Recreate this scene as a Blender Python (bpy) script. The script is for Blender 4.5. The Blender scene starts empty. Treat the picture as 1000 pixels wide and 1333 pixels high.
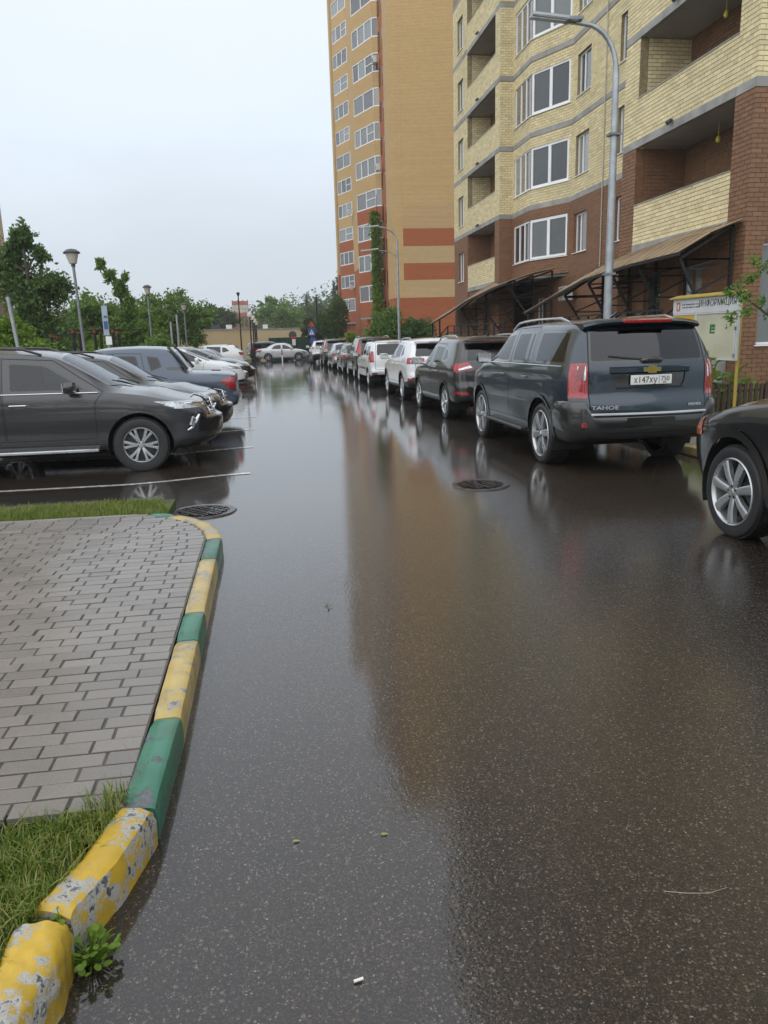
import bpy, bmesh, math, random
import numpy as np
from mathutils import Vector, Matrix
random.seed(11)
RNG = np.random.default_rng(11)
SC = bpy.context.scene
COL = SC.collection

# ------------------------------------------------------------------ camera
CAM_H = 1.72
def cam_axes():
    F = 1000.0
    d = np.array([345 - 500, 443 - 666.5, F]); d /= np.linalg.norm(d)       # vanishing point of the road
    dn = np.array([631 - 500, 5143 - 666.5, F]); dn /= np.linalg.norm(dn)    # vanishing point straight down
    up = -dn; up = up - d * (up @ d); up /= np.linalg.norm(up)
    return np.array([np.cross(d, up), d, up])
R = cam_axes()
cam_d = bpy.data.cameras.new('camera')
cam_d.lens = 27.0; cam_d.sensor_width = 36.0; cam_d.clip_start = 0.05; cam_d.clip_end = 5000
cam = bpy.data.objects.new('camera', cam_d); COL.objects.link(cam)
cx, cy, cz = R @ np.array([1, 0, 0]), R @ np.array([0, -1, 0]), R @ np.array([0, 0, -1])
M = Matrix(((cx[0], cy[0], cz[0], 0), (cx[1], cy[1], cz[1], 0), (cx[2], cy[2], cz[2], CAM_H), (0, 0, 0, 1)))
cam.matrix_world = M
SC.camera = cam

# ------------------------------------------------------------------ world, sun, exposure
SUN_EL, SUN_ROT = math.radians(42), math.radians(215)
W = bpy.data.worlds.new('World'); SC.world = W; W.use_nodes = True
nt = W.node_tree; nt.nodes.clear()
out = nt.nodes.new('ShaderNodeOutputWorld')
sky = nt.nodes.new('ShaderNodeTexSky'); sky.sky_type = 'NISHITA'; sky.sun_disc = False
sky.sun_elevation = SUN_EL; sky.sun_rotation = SUN_ROT
bg1 = nt.nodes.new('ShaderNodeBackground'); bg1.inputs[1].default_value = 0.06
nt.links.new(sky.outputs[0], bg1.inputs[0])
tc = nt.nodes.new('ShaderNodeTexCoord'); sx = nt.nodes.new('ShaderNodeSeparateXYZ')
nt.links.new(tc.outputs['Generated'], sx.inputs[0])
noi = nt.nodes.new('ShaderNodeTexNoise'); noi.inputs['Scale'].default_value = 2.2; noi.inputs['Detail'].default_value = 5
mp = nt.nodes.new('ShaderNodeMapping'); mp.inputs['Scale'].default_value = (1, 1, 2.5)
nt.links.new(tc.outputs['Generated'], mp.inputs[0]); nt.links.new(mp.outputs[0], noi.inputs[0])
ma = nt.nodes.new('ShaderNodeMath'); ma.operation = 'MULTIPLY_ADD'; ma.inputs[1].default_value = 0.34
nt.links.new(noi.outputs[0], ma.inputs[0])
ms = nt.nodes.new('ShaderNodeMath'); ms.operation = 'SUBTRACT'; ms.inputs[1].default_value = 0.17
nt.links.new(sx.outputs['Z'], ms.inputs[0]); nt.links.new(ms.outputs[0], ma.inputs[2])
rp = nt.nodes.new('ShaderNodeValToRGB'); cr = rp.color_ramp
cr.elements[0].position = 0.0; cr.elements[0].color = (0.53, 0.58, 0.64, 1)
cr.elements[1].position = 1.0; cr.elements[1].color = (0.80, 0.85, 0.92, 1)
e = cr.elements.new(0.10); e.color = (0.57, 0.63, 0.70, 1)
e = cr.elements.new(0.25); e.color = (0.70, 0.78, 0.87, 1)
e = cr.elements.new(0.45); e.color = (0.78, 0.84, 0.92, 1)
nt.links.new(ma.outputs[0], rp.inputs[0])
bg2 = nt.nodes.new('ShaderNodeBackground'); bg2.inputs[1].default_value = 0.95
nt.links.new(rp.outputs[0], bg2.inputs[0])
mx = nt.nodes.new('ShaderNodeMixShader'); mx.inputs[0].default_value = 0.94
nt.links.new(bg1.outputs[0], mx.inputs[1]); nt.links.new(bg2.outputs[0], mx.inputs[2])
nt.links.new(mx.outputs[0], out.inputs[0])
sun_d = bpy.data.lights.new('sun', 'SUN'); sun_d.energy = 1.5; sun_d.angle = math.radians(115); sun_d.color = (1, 0.97, 0.93)
sun = bpy.data.objects.new('sun', sun_d); COL.objects.link(sun)
sun.rotation_euler = (math.radians(90) - SUN_EL, 0, math.radians(180) - SUN_ROT)
SC.view_settings.view_transform = 'Standard'; SC.view_settings.look = 'None'
SC.view_settings.exposure = 0.42; SC.view_settings.gamma = 1.0; SC.view_settings.use_curve_mapping = False
try:
    SC.cycles.max_bounces = 8; SC.cycles.transparent_max_bounces = 12; SC.cycles.volume_bounces = 1
    SC.cycles.use_denoising = True
except Exception: pass

# ------------------------------------------------------------------ materials
class NT:
    def __init__(s, name):
        s.m = bpy.data.materials.new(name); s.m.use_nodes = True; s.t = s.m.node_tree
        s.p = s.t.nodes['Principled BSDF']; s.o = s.t.nodes['Material Output']
    def n(s, typ, **kw):
        n = s.t.nodes.new(typ)
        for k, v in kw.items():
            if k in n.inputs: n.inputs[k].default_value = v
            else: setattr(n, k, v)
        return n
    def l(s, a, b): s.t.links.new(a, b)
    def ramp(s, fac, stops):
        r = s.n('ShaderNodeValToRGB'); c = r.color_ramp
        while len(c.elements) < len(stops): c.elements.new(0.5)
        for e, (p, col) in zip(c.elements, stops): e.position = p; e.color = (*col, 1) if len(col) == 3 else col
        s.l(fac, r.inputs[0]); return r.outputs[0]
    def noise(s, scale, detail=4, rough=0.55, vec=None):
        n = s.n('ShaderNodeTexNoise', Scale=scale, Detail=detail, Roughness=rough)
        s.l(vec if vec is not None else s.obj(), n.inputs['Vector']); return n.outputs[0]
    def obj(s):
        if not hasattr(s, '_tc'): s._tc = s.n('ShaderNodeTexCoord')
        return s._tc.outputs['Object']
    def geo(s):
        if not hasattr(s, '_g'): s._g = s.n('ShaderNodeNewGeometry')
        return s._g
    def pos(s): return s.geo().outputs['Position']
    def math(s, op, a, b=None, c=None, clamp=False):
        n = s.n('ShaderNodeMath', operation=op, use_clamp=clamp)
        for i, v in enumerate((a, b, c)):
            if v is None: continue
            if isinstance(v, (int, float)): n.inputs[i].default_value = v
            else: s.l(v, n.inputs[i])
        return n.outputs[0]
    def mixc(s, fac, a, b, blend='MIX'):
        n = s.n('ShaderNodeMix', data_type='RGBA', blend_type=blend)
        for i, v in ((0, fac), (6, a), (7, b)):
            if isinstance(v, (int, float)): n.inputs[i].default_value = v
            elif isinstance(v, tuple): n.inputs[i].default_value = (*v, 1) if len(v) == 3 else v
            else: s.l(v, n.inputs[i])
        return n.outputs[2]
    def bump(s, h, strength=0.3, dist=0.01, normal=None):
        b = s.n('ShaderNodeBump', Strength=strength, Distance=dist); s.l(h, b.inputs['Height'])
        if normal is not None: s.l(normal, b.inputs['Normal'])
        return b.outputs[0]
    def set(s, **kw):
        for k, v in kw.items():
            k = k.replace('_', ' ')
            i = s.p.inputs[k]
            if hasattr(v, 'is_output') or isinstance(v, bpy.types.NodeSocket): s.l(v, i)
            elif isinstance(v, tuple) and len(v) == 3 and i.type == 'RGBA': i.default_value = (*v, 1)
            else: i.default_value = v
        return s

MATS = {}
def mat(name, col=(0.5, 0.5, 0.5), rough=0.5, metal=0.0, coat=0.0, vary=0.12, scale=3.0, bump=0.0, bscale=60, spec=0.5, coat_rough=0.04, emit=None):
    """a plain material with gentle mottling and fine relief"""
    if name in MATS: return MATS[name]
    t = NT(name)
    n = t.noise(scale, 5)
    lo = tuple(c * (1 - vary) for c in col); hi = tuple(min(1, c * (1 + vary)) for c in col)
    c = t.ramp(n, [(0.3, lo), (0.7, hi)])
    t.set(Base_Color=c, Metallic=metal, Coat_Weight=coat, Coat_Roughness=coat_rough, Specular_IOR_Level=spec)
    t.set(Roughness=t.math('MULTIPLY_ADD', n, 0.16, rough - 0.08, clamp=True))
    if bump: t.set(Normal=t.bump(t.noise(bscale, 4), bump, 0.01))
    MATS[name] = t.m
    return t.m

# ------------------------------------------------------------------ mesh helpers
class MB:
    def __init__(s): s.v = []; s.f = []; s.mi = []
    def add(s, vs, fs, mi=0):
        b = len(s.v); s.v += [tuple(map(float, v)) for v in vs]; s.f += [tuple(i + b for i in f) for f in fs]; s.mi += [mi] * len(fs)
        return s
    def box(s, a, b, mi=0):
        (x0, y0, z0), (x1, y1, z1) = a, b
        if x0 > x1: x0, x1 = x1, x0
        if y0 > y1: y0, y1 = y1, y0
        if z0 > z1: z0, z1 = z1, z0
        return s.add([(x0, y0, z0), (x1, y0, z0), (x1, y1, z0), (x0, y1, z0), (x0, y0, z1), (x1, y0, z1), (x1, y1, z1), (x0, y1, z1)],
                     [(0, 3, 2, 1), (4, 5, 6, 7), (0, 1, 5, 4), (1, 2, 6, 5), (2, 3, 7, 6), (3, 0, 4, 7)], mi)
    def obox(s, c, ax, ay, az, mi=0):
        c, ax, ay, az = map(lambda q: np.array(q, float), (c, ax, ay, az))
        vs = [c + i * ax + j * ay + k * az for k in (-1, 1) for i, j in ((-1, -1), (1, -1), (1, 1), (-1, 1))]
        return s.add(vs, [(0, 3, 2, 1), (4, 5, 6, 7), (0, 1, 5, 4), (1, 2, 6, 5), (2, 3, 7, 6), (3, 0, 4, 7)], mi)
    def bar(s, p, q, w, h=None, mi=0):
        p, q = np.array(p, float), np.array(q, float); d = q - p; L = np.linalg.norm(d); d /= L
        u = np.cross(d, (0, 0, 1)) if abs(d[2]) < 0.95 else np.cross(d, (0, 1, 0)); u /= np.linalg.norm(u); v = np.cross(u, d)
        h = h or w
        return s.obox((p + q) / 2, u * w / 2, d * L / 2, v * h / 2, mi)
    def tube(s, pts, r, n=8, mi=0, cap=True):
        pts = [np.array(p, float) for p in pts]
        rs = r if isinstance(r, (list, tuple)) else [r] * len(pts)
        vs = []; fs = []
        d0 = pts[1] - pts[0]; u = np.cross(d0, (0.13, 0.21, 1)); 
        if np.linalg.norm(u) < 1e-6: u = np.cross(d0, (1, 0, 0))
        u /= np.linalg.norm(u)
        for i, p in enumerate(pts):
            d = pts[min(i + 1, len(pts) - 1)] - pts[max(i - 1, 0)]; d /= (np.linalg.norm(d) + 1e-9)
            u = u - d * (u @ d); u /= (np.linalg.norm(u) + 1e-9); w = np.cross(d, u)
            for k in range(n):
                a = 2 * math.pi * k / n; vs.append(p + rs[i] * (math.cos(a) * u + math.sin(a) * w))
        for i in range(len(pts) - 1):
            for k in range(n): fs.append((i * n + k, i * n + (k + 1) % n, (i + 1) * n + (k + 1) % n, (i + 1) * n + k))
        if cap: fs.append(tuple(range(n))[::-1]); fs.append(tuple((len(pts) - 1) * n + k for k in range(n)))
        return s.add(vs, fs, mi)
    def prism(s, poly, z0, z1, mi=0):
        n = len(poly)
        vs = [(x, y, z0) for x, y in poly] + [(x, y, z1) for x, y in poly]
        return s.add(vs, [tuple(range(n))[::-1], tuple(range(n, 2 * n))] + [(i, (i + 1) % n, n + (i + 1) % n, n + i) for i in range(n)], mi)
    def lathe(s, prof, n=16, c=(0, 0, 0), mi=0, axis='z'):
        vs = []; fs = []; m = len(prof)
        for k in range(n):
            a = 2 * math.pi * k / n
            for r, z in prof:
                p = (r * math.cos(a), r * math.sin(a), z)
                if axis == 'y': p = (p[0], p[2], p[1])
                vs.append((p[0] + c[0], p[1] + c[1], p[2] + c[2]))
        for k in range(n):
            for i in range(m - 1):
                q = (k * m + i, ((k + 1) % n) * m + i, ((k + 1) % n) * m + i + 1, k * m + i + 1)
                fs.append(q if axis == 'z' else q[::-1])
        return s.add(vs, fs, mi)
    def mesh(s, name, mats, smooth=False):
        me = bpy.data.meshes.new(name); me.from_pydata(s.v, [], s.f)
        for m in (mats if isinstance(mats, (list, tuple)) else [mats]): me.materials.append(m)
        if any(s.mi): me.polygons.foreach_set('material_index', s.mi)
        me.polygons.foreach_set('use_smooth', [smooth] * len(me.polygons))
        if smooth: 
            try: me.set_sharp_from_angle(angle=math.radians(38))
            except Exception: pass
        me.update(); return me
    def build(s, name, mats, parent=None, smooth=False, bevel=0, seg=1, **tags):
        me = s.mesh(name, mats, smooth)
        if bevel:
            bm = bmesh.new(); bm.from_mesh(me)
            bmesh.ops.bevel(bm, geom=list(bm.edges), offset=bevel, segments=seg, affect='EDGES', clamp_overlap=True)
            bm.to_mesh(me); bm.free()
        return link(name, me, parent, **tags)

def link(name, me, parent=None, **tags):
    o = bpy.data.objects.new(name, me); COL.objects.link(o)
    if parent is not None: o.parent = parent
    for k, v in tags.items(): o[k] = v
    return o
def thing(name, label, cat, loc=(0, 0, 0), rz=0.0, group=None):
    o = bpy.data.objects.new(name, None); COL.objects.link(o); o.empty_display_size = 0.2
    o.location = loc; o.rotation_euler = (0, 0, rz); o['label'] = label; o['category'] = cat
    if group: o['group'] = group
    return o
def tag(o, label, cat, group=None):
    o['label'] = label; o['category'] = cat
    if group: o['group'] = group
    return o
def kids(o): return [c for c in ALLKIDS.get(o.name, [])]
def copy_tree(o, parent=None):
    c = o.copy(); COL.objects.link(c)
    if parent is not None: c.parent = parent
    for ch in list(o.children): copy_tree(ch, c)
    return c
def np_mesh(name, V, F, mats, smooth=False):
    """fast mesh from arrays; F is (n,k)"""
    me = bpy.data.meshes.new(name); V = np.asarray(V, np.float32); F = np.asarray(F, np.int32); k = F.shape[1]
    me.vertices.add(len(V)); me.vertices.foreach_set('co', V.ravel())
    me.loops.add(F.size); me.loops.foreach_set('vertex_index', F.ravel())
    me.polygons.add(len(F)); me.polygons.foreach_set('loop_start', np.arange(len(F), dtype=np.int32) * k)
    try: me.polygons.foreach_set('loop_total', np.full(len(F), k, np.int32))
    except Exception: pass
    for m in (mats if isinstance(mats, (list, tuple)) else [mats]): me.materials.append(m)
    me.polygons.foreach_set('use_smooth', np.full(len(F), smooth))
    me.update(calc_edges=True); me.validate(); return me
def text_mesh(body, size, mats, depth=0.0, name='lettering', align='CENTER', sx=1.0):
    cu = bpy.data.curves.new(name, 'FONT'); cu.body = body; cu.size = size; cu.extrude = depth
    cu.align_x = align; cu.align_y = 'CENTER'; cu.resolution_u = 3; cu.space_character = 1.0
    o = bpy.data.objects.new(name, cu); COL.objects.link(o)
    dg = bpy.context.evaluated_depsgraph_get(); me = bpy.data.meshes.new_from_object(o.evaluated_get(dg))
    bpy.data.objects.remove(o); bpy.data.curves.remove(cu)
    if sx != 1.0:
        for v in me.vertices: v.co.x *= sx
    me.materials.clear(); me.materials.append(mats); me.name = name
    return me
def frame_matrix(origin, xdir, updir):
    """local x -> xdir, local y -> updir, local z -> outwards"""
    x = Vector(xdir).normalized(); y = Vector(updir).normalized(); z = x.cross(y)
    return Matrix(((x.x, y.x, z.x, origin[0]), (x.y, y.y, z.y, origin[1]), (x.z, y.z, z.z, origin[2]), (0, 0, 0, 1)))
def gz(x, y):
    """the parking side lies a hand lower than the crown of the road"""
    def sm(t): t = min(1, max(0, t)); return t * t * (3 - 2 * t)
    return -0.07 * sm((-0.2 - x) / 1.8) * sm((y - 8.6) / 1.4)
# ------------------------------------------------------------------ asphalt
def asphalt_mat():
    t = NT('wet_asphalt'); P = t.pos()
    sep = t.n('ShaderNodeSeparateXYZ'); t.l(P, sep.inputs[0])
    X, Y = sep.outputs[0], sep.outputs[1]
    # stones of the aggregate
    wob = t.n('ShaderNodeTexNoise', Scale=130.0, Detail=3); t.l(P, wob.inputs['Vector']); wv = t.n('ShaderNodeVectorMath', operation='MULTIPLY_ADD'); t.l(wob.outputs['Color'], wv.inputs[0]); wv.inputs[1].default_value = (.011, .011, .011); t.l(P, wv.inputs[2])
    vo = t.n('ShaderNodeTexVoronoi', Scale=120.0, Randomness=1.0); t.l(wv.outputs[0], vo.inputs['Vector'])
    vr = t.n('ShaderNodeTexVoronoi', Scale=70.0, Randomness=1.0); t.l(wv.outputs[0], vr.inputs['Vector'])
    s1 = t.n('ShaderNodeSeparateColor'); t.l(vo.outputs['Color'], s1.inputs[0])
    s2 = t.n('ShaderNodeSeparateColor'); t.l(vr.outputs['Color'], s2.inputs[0])
    big = t.noise(0.35, 4, 0.5, P)
    dens = t.math('MULTIPLY_ADD', t.noise(0.9, 3, 0.5, P), 0.30, 0.42)
    chip = t.math('MULTIPLY', t.math('GREATER_THAN', s1.outputs[0], dens), t.math('LESS_THAN', vo.outputs['Distance'], t.math('MULTIPLY', s1.outputs[1], 0.50)))
    chip2 = t.math('MULTIPLY', t.math('GREATER_THAN', s2.outputs[0], t.math('ADD', dens, 0.26)), t.math('LESS_THAN', vr.outputs['Distance'], t.math('MULTIPLY', s2.outputs[1], 0.46)))
    base = t.ramp(t.math('ADD', t.math('MULTIPLY', big, 0.7), t.math('MULTIPLY', t.noise(14, 6, 0.7, P), 0.3)),
                  [(0.3, (0.009, 0.0066, 0.0047)), (0.55, (0.0150, 0.0108, 0.0074)), (0.75, (0.024, 0.0172, 0.0116))])
    ccol = t.ramp(s1.outputs[2], [(0.0, (0.045, 0.039, 0.033)), (0.5, (0.075, 0.062, 0.051)), (0.85, (0.13, 0.108, 0.084)), (1.0, (0.25, 0.22, 0.18))])
    ccol2 = t.ramp(s2.outputs[2], [(0.0, (0.07, 0.05, 0.036)), (0.6, (0.11, 0.086, 0.062)), (1.0, (0.20, 0.165, 0.125))])
    vf = t.n('ShaderNodeTexVoronoi', Scale=230.0, Randomness=1.0); t.l(wv.outputs[0], vf.inputs['Vector']); s3 = t.n('ShaderNodeSeparateColor'); t.l(vf.outputs['Color'], s3.inputs[0])
    fines = t.ramp(s3.outputs[0], [(0.0, (.25, .25, .25)), (.55, (.8, .78, .75)), (.8, (2.2, 2.0, 1.75)), (1.0, (5.0, 4.4, 3.6))])
    base = t.mixc(1.0, base, fines, 'MULTIPLY')
    tone = t.ramp(t.noise(.45, 4, .6, P), [(.35, (.75, .75, .75)), (.65, (1.25, 1.2, 1.1))]); base = t.mixc(1.0, base, tone, 'MULTIPLY')
    c = t.mixc(chip, base, ccol); c = t.mixc(chip2, c, ccol2)
    # where water stands: the two gutters, and shallow pans in between
    gl = t.math('MULTIPLY_ADD', X, -1.5, 1.35, clamp=True)                      # the left-hand lane sheds to the kerb
    gr = t.math('MULTIPLY', t.math('SUBTRACT', X, 4.55), 1.3, clamp=True)
    mp = t.n('ShaderNodeMapping'); mp.inputs['Scale'].default_value = (0.55, 0.22, 1); t.l(P, mp.inputs[0])
    pan = t.noise(1.0, 4, 0.55, mp.outputs[0])
    far = t.math('MULTIPLY', t.math('SUBTRACT', Y, 5.0), 0.03, clamp=True)
    wet = t.math('ADD', t.math('ADD', t.math('MULTIPLY', gl, 0.42), t.math('MULTIPLY', gr, 0.4)), t.math('ADD', pan, t.math('MULTIPLY', far, 0.5)))
    wet = t.ramp(wet, [(0.50, (0, 0, 0)), (0.80, (1, 1, 1))])
    dry = t.math('SUBTRACT', 1.0, wet)
    h = t.math('ADD', t.math('MULTIPLY', t.noise(150, 3, 0.6, P), 0.6), t.math('MULTIPLY', vo.outputs['Distance'], -0.6))
    nb = t.n('ShaderNodeBump', Distance=0.004); t.l(h, nb.inputs['Height']); t.l(t.math('MULTIPLY_ADD', dry, 0.40, 0.015), nb.inputs['Strength'])
    # water film: fine wind ripples, stretched across the road
    mr = t.n('ShaderNodeMapping'); mr.inputs['Scale'].default_value = (52, 22, 1); mr.inputs['Rotation'].default_value = (0, 0, 0.5); t.l(P, mr.inputs[0])
    rip = t.noise(1.0, 3, 0.5, mr.outputs[0])
    rb = t.n('ShaderNodeBump', Distance=0.004); t.l(rip, rb.inputs['Height']); t.l(t.math('MULTIPLY_ADD', t.ramp(t.noise(.55, 3, .5, P), [(.52, (0, 0, 0)), (.68, (1, 1, 1))]), .20, t.math('MULTIPLY_ADD', t.math('MULTIPLY', t.math('SUBTRACT', Y, 9.0), .06, clamp=True), .07, .035)), rb.inputs['Strength'])
    coarse = t.math('MULTIPLY_ADD', Y, -.20, 1.55, clamp=True)                  # bare worn wearing course at the near end of the road
    film = t.n('ShaderNodeBump', Distance=0.003); t.l(h, film.inputs['Height']); t.l(t.math('MULTIPLY_ADD', t.math('MULTIPLY', dry, t.math('MULTIPLY_ADD', coarse, .6, .4)), 0.12, 0.022), film.inputs['Strength']); t.l(rb.outputs[0], film.inputs['Normal'])
    # every stone stands a little proud of the film and tips the reflection its own way
    dome = t.math('ADD', t.math('MULTIPLY', t.math('MULTIPLY', vr.outputs['Distance'], vr.outputs['Distance']), -1.0), t.math('MULTIPLY', t.noise(75, 2, .5, P), .8))
    st = t.n('ShaderNodeBump', Distance=0.006); t.l(dome, st.inputs['Height']); t.l(t.math('MULTIPLY_ADD', t.math('MULTIPLY', dry, coarse), .12, .012), st.inputs['Strength']); t.l(film.outputs[0], st.inputs['Normal']); film = st
    t.set(Base_Color=c, Roughness=0.55, Normal=nb.outputs[0], Coat_Weight=1.0, Coat_IOR=1.64, Specular_IOR_Level=0.25)
    t.set(Coat_Roughness=t.math('MULTIPLY_ADD', dry, 0.035, 0.015), Coat_Normal=film.outputs[0])
    return t.m
ASPH = asphalt_mat()
WHITE_LINE = mat('road_paint', (0.55, 0.54, 0.52), 0.25, coat=0.8, vary=0.35, scale=14, bump=0.2)
def soil_mat():
    t = NT('earth_and_turf'); n = t.noise(2.0, 6, 0.6, t.pos()); n2 = t.noise(40, 4, 0.6, t.pos())
    c = t.ramp(t.math('ADD', t.math('MULTIPLY', n, 0.5), t.math('MULTIPLY', n2, 0.5)), [(0.35, (0.035, 0.045, 0.015)), (0.5, (0.06, 0.085, 0.02)), (0.65, (0.09, 0.12, 0.03))])
    t.set(Base_Color=c, Roughness=0.8, Normal=t.bump(n2, 0.5, 0.03)); return t.m
TURF = soil_mat()
SAND = mat('joint_sand', (0.045, 0.04, 0.034), 0.5, vary=0.3, scale=20, bump=0.4, bscale=120, coat=0.3)

g = MB(); g.add([(-900, -60, -0.2), (900, -60, -0.2), (900, 1500, -0.2), (-900, 1500, -0.2)], [(0, 1, 2, 3)])
link('ground', g.mesh('ground', TURF), kind='structure')

def sheet(x0, x1, y0, y1, dx, dy, zf):
    xs = np.unique(np.append(np.arange(x0, x1, dx), x1)); ys = np.unique(np.append(np.arange(y0, y1, dy), y1))
    V = [(x, y, zf(x, y)) for y in ys for x in xs]; n = len(xs)
    return V, [(j * n + i, j * n + i + 1, (j + 1) * n + i + 1, (j + 1) * n + i) for j in range(len(ys) - 1) for i in range(n - 1)]
V, F = sheet(-7.0, 5.70, -14, 60, 0.4, 0.8, gz)
b = MB().add(V, F)
link('road', np_mesh('road', b.v, b.f, ASPH, True), kind='structure')
V, F = sheet(-60, 60, 60, 88, 12, 7, lambda x, y: gz(x, 60) if -7 < x < 5.7 else -0.02)
V = [(x, y, -0.005 if y > 60 else gz(x, y) - 0.004) for x, y, z in V]
b = MB().add(V, F)
link('road', np_mesh('road', b.v, b.f, ASPH, True), kind='structure')

# white bay lines across the parking side
lines = MB()
for Yl in (10.25, 12.85, 15.5, 18.1, 20.7, 23.3, 25.9, 28.5, 31.1):
    x = -6.2
    while x < -0.32:
        x2 = min(x + 0.2, -0.3); w = 0.05
        lines.add([(x, Yl - w, gz(x, Yl) + .005), (x2, Yl - w, gz(x2, Yl) + .005), (x2, Yl + w, gz(x2, Yl) + .005), (x, Yl + w, gz(x, Yl) + .005)], [(0, 1, 2, 3)])
        x = x2
lines.build('road_markings', WHITE_LINE, kind='structure')

# ------------------------------------------------------------------ paved island
def kerb_paint(name, col, worn, under=(0.16, 0.15, 0.14), white=0.0):
    t = NT(name); P = t.obj()
    n = t.noise(6.5, 8, 0.68, P); n2 = t.noise(38, 6, 0.7, P); n3 = t.noise(5, 3, 0.5, P)
    m = t.math('ADD', t.math('MULTIPLY', n, 0.75), t.math('MULTIPLY', n2, 0.25))
    paint = t.ramp(n3, [(0.3, tuple(c * 0.72 for c in col)), (0.55, col), (0.75, tuple(min(1, c * 1.15) for c in col))])
    conc = t.ramp(n2, [(0.3, tuple(c * 0.35 for c in under)), (0.5, under), (0.7, tuple(c * 1.6 for c in under))])
    if white > .6:                                            # the road-side face has lost more of its paint
        sn = t.n('ShaderNodeSeparateXYZ'); t.l(t.geo().outputs['Normal'], sn.inputs[0]); m = t.math('SUBTRACT', m, t.math('MULTIPLY_ADD', sn.outputs[2], -.045, .045))
        n4 = t.noise(70, 5, .75, P)
    k = t.ramp(m, [(worn - 0.012, (0, 0, 0)), (worn + 0.012, (1, 1, 1))])
    c = t.mixc(k, conc, paint)
    if white:
        k2 = t.ramp(m, [(worn - 0.05, (0, 0, 0)), (worn - 0.03, (1, 1, 1)), (worn, (1, 1, 1)), (worn + 0.02, (0, 0, 0))])
        c = t.mixc(t.math('MULTIPLY', k2, white), c, (0.45, 0.44, 0.40))
    dirt = t.ramp(t.noise(3.3, 6, 0.65, P), [(0.55, (0, 0, 0)), (0.75, (1, 1, 1))])
    c = t.mixc(t.math('MULTIPLY', dirt, 0.6), c, (0.09, 0.08, 0.06))
    h = t.math('ADD', t.math('MULTIPLY', k, 0.5), t.math('MULTIPLY', n2, 0.6))
    t.set(Base_Color=c, Roughness=0.5, Coat_Weight=0.35, Coat_Roughness=0.12, Normal=t.bump(h, 0.5, 0.008)); return t.m
K_YEL = kerb_paint('yellow_kerb_paint', (0.46, 0.34, 0.11), 0.455, white=.5)
K_GRN = kerb_paint('green_kerb_paint', (0.035, 0.17, 0.105), 0.45, (0.10, 0.11, 0.12))
K_OLD = kerb_paint('flaking_yellow_kerb_paint', (0.50, 0.32, 0.02), 0.435, (0.10, 0.098, 0.095), 0.8)
K_CON = kerb_paint('bare_kerb_concrete', (0.22, 0.21, 0.19), 0.40)

def hash_noise(p, s=1.0):
    x, y, z = (q * s for q in p)
    return (math.sin(x * 12.9 + y * 7.1 + z * 5.3) + math.sin(x * 5.7 - y * 11.3 + z * 9.1 + 1.3) + math.sin(-x * 8.3 + y * 4.1 + z * 13.7 + 2.1)) / 3
def smooth_line(pts, k):
    out = []
    for i in range(len(pts) - 1):
        p0, p1, p2, p3 = (np.array(pts[max(0, min(len(pts) - 1, i + d))], float) for d in (-1, 0, 1, 2))
        for q in range(k):
            t = q / k; out.append(tuple(.5 * (2 * p1 + (p2 - p0) * t + (2 * p0 - 5 * p1 + 4 * p2 - p3) * t * t + (3 * p1 - p0 - 3 * p2 + p3) * t ** 3)))
    return out + [pts[-1]]
def kerb_stone(path, width, h, m, parent, rough=0.0012, cham=0.022, n=14, z0=-0.06, zoff=0.0):
    """sweep a kerb profile along path of outer base points (inner side to the left of travel)"""
    pts = [np.array(p, float) for p in path]; d = [0]
    for a, b_ in zip(pts, pts[1:]): d.append(d[-1] + np.linalg.norm(b_ - a))
    prof = [(0.004, z0), (0.0, h * .45), (0.002, h - cham * 1.4), (cham * .35, h - cham * .4), (cham * 1.2, h), (width * .5, h + .001), (width - cham * .8, h), (width - cham * .1, h - cham * .5), (width, h - cham * 1.5), (width, z0)]
    if cham > .04: prof = [prof[0]] + smooth_line(prof[1:-1], 4) + [prof[-1]]; n *= 2
    V = []; k = len(prof)
    for i in range(n + 1):
        s = d[-1] * i / n; 
        p = np.array([np.interp(s, d, [q[j] for q in pts]) for j in range(2)])
        p2 = np.array([np.interp(min(s + .03, d[-1]), d, [q[j] for q in pts]) for j in range(2)]); p1 = np.array([np.interp(max(s - .03, 0), d, [q[j] for q in pts]) for j in range(2)])
        t = (p2 - p1) / (np.linalg.norm(p2 - p1) + 1e-9); nrm = np.array([-t[1], t[0]])
        e_ = 1 - 0.016 / max(h, .05) * (1 if i in (0, n) else 0)
        for (a, z) in prof:
            q = p + nrm * a; z_ = z * e_ + zoff
            V.append((q[0] + rough * hash_noise((q[0], q[1], z_), 9), q[1] + rough * hash_noise((q[1], z_, q[0]), 9), z_ + rough * .8 * hash_noise((q[0], z_, q[1]), 11)))
    F = [(i * k + j, (i + 1) * k + j, (i + 1) * k + j + 1, i * k + j + 1) for i in range(n) for j in range(k - 1)]
    b = MB().add(V, F); b.add([V[j] for j in range(k)], [tuple(range(k))]); b.add([V[n * k + j] for j in range(k)], [tuple(range(k))[::-1]])
    return b.build('kerb_stone', m, parent, smooth=True)

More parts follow.
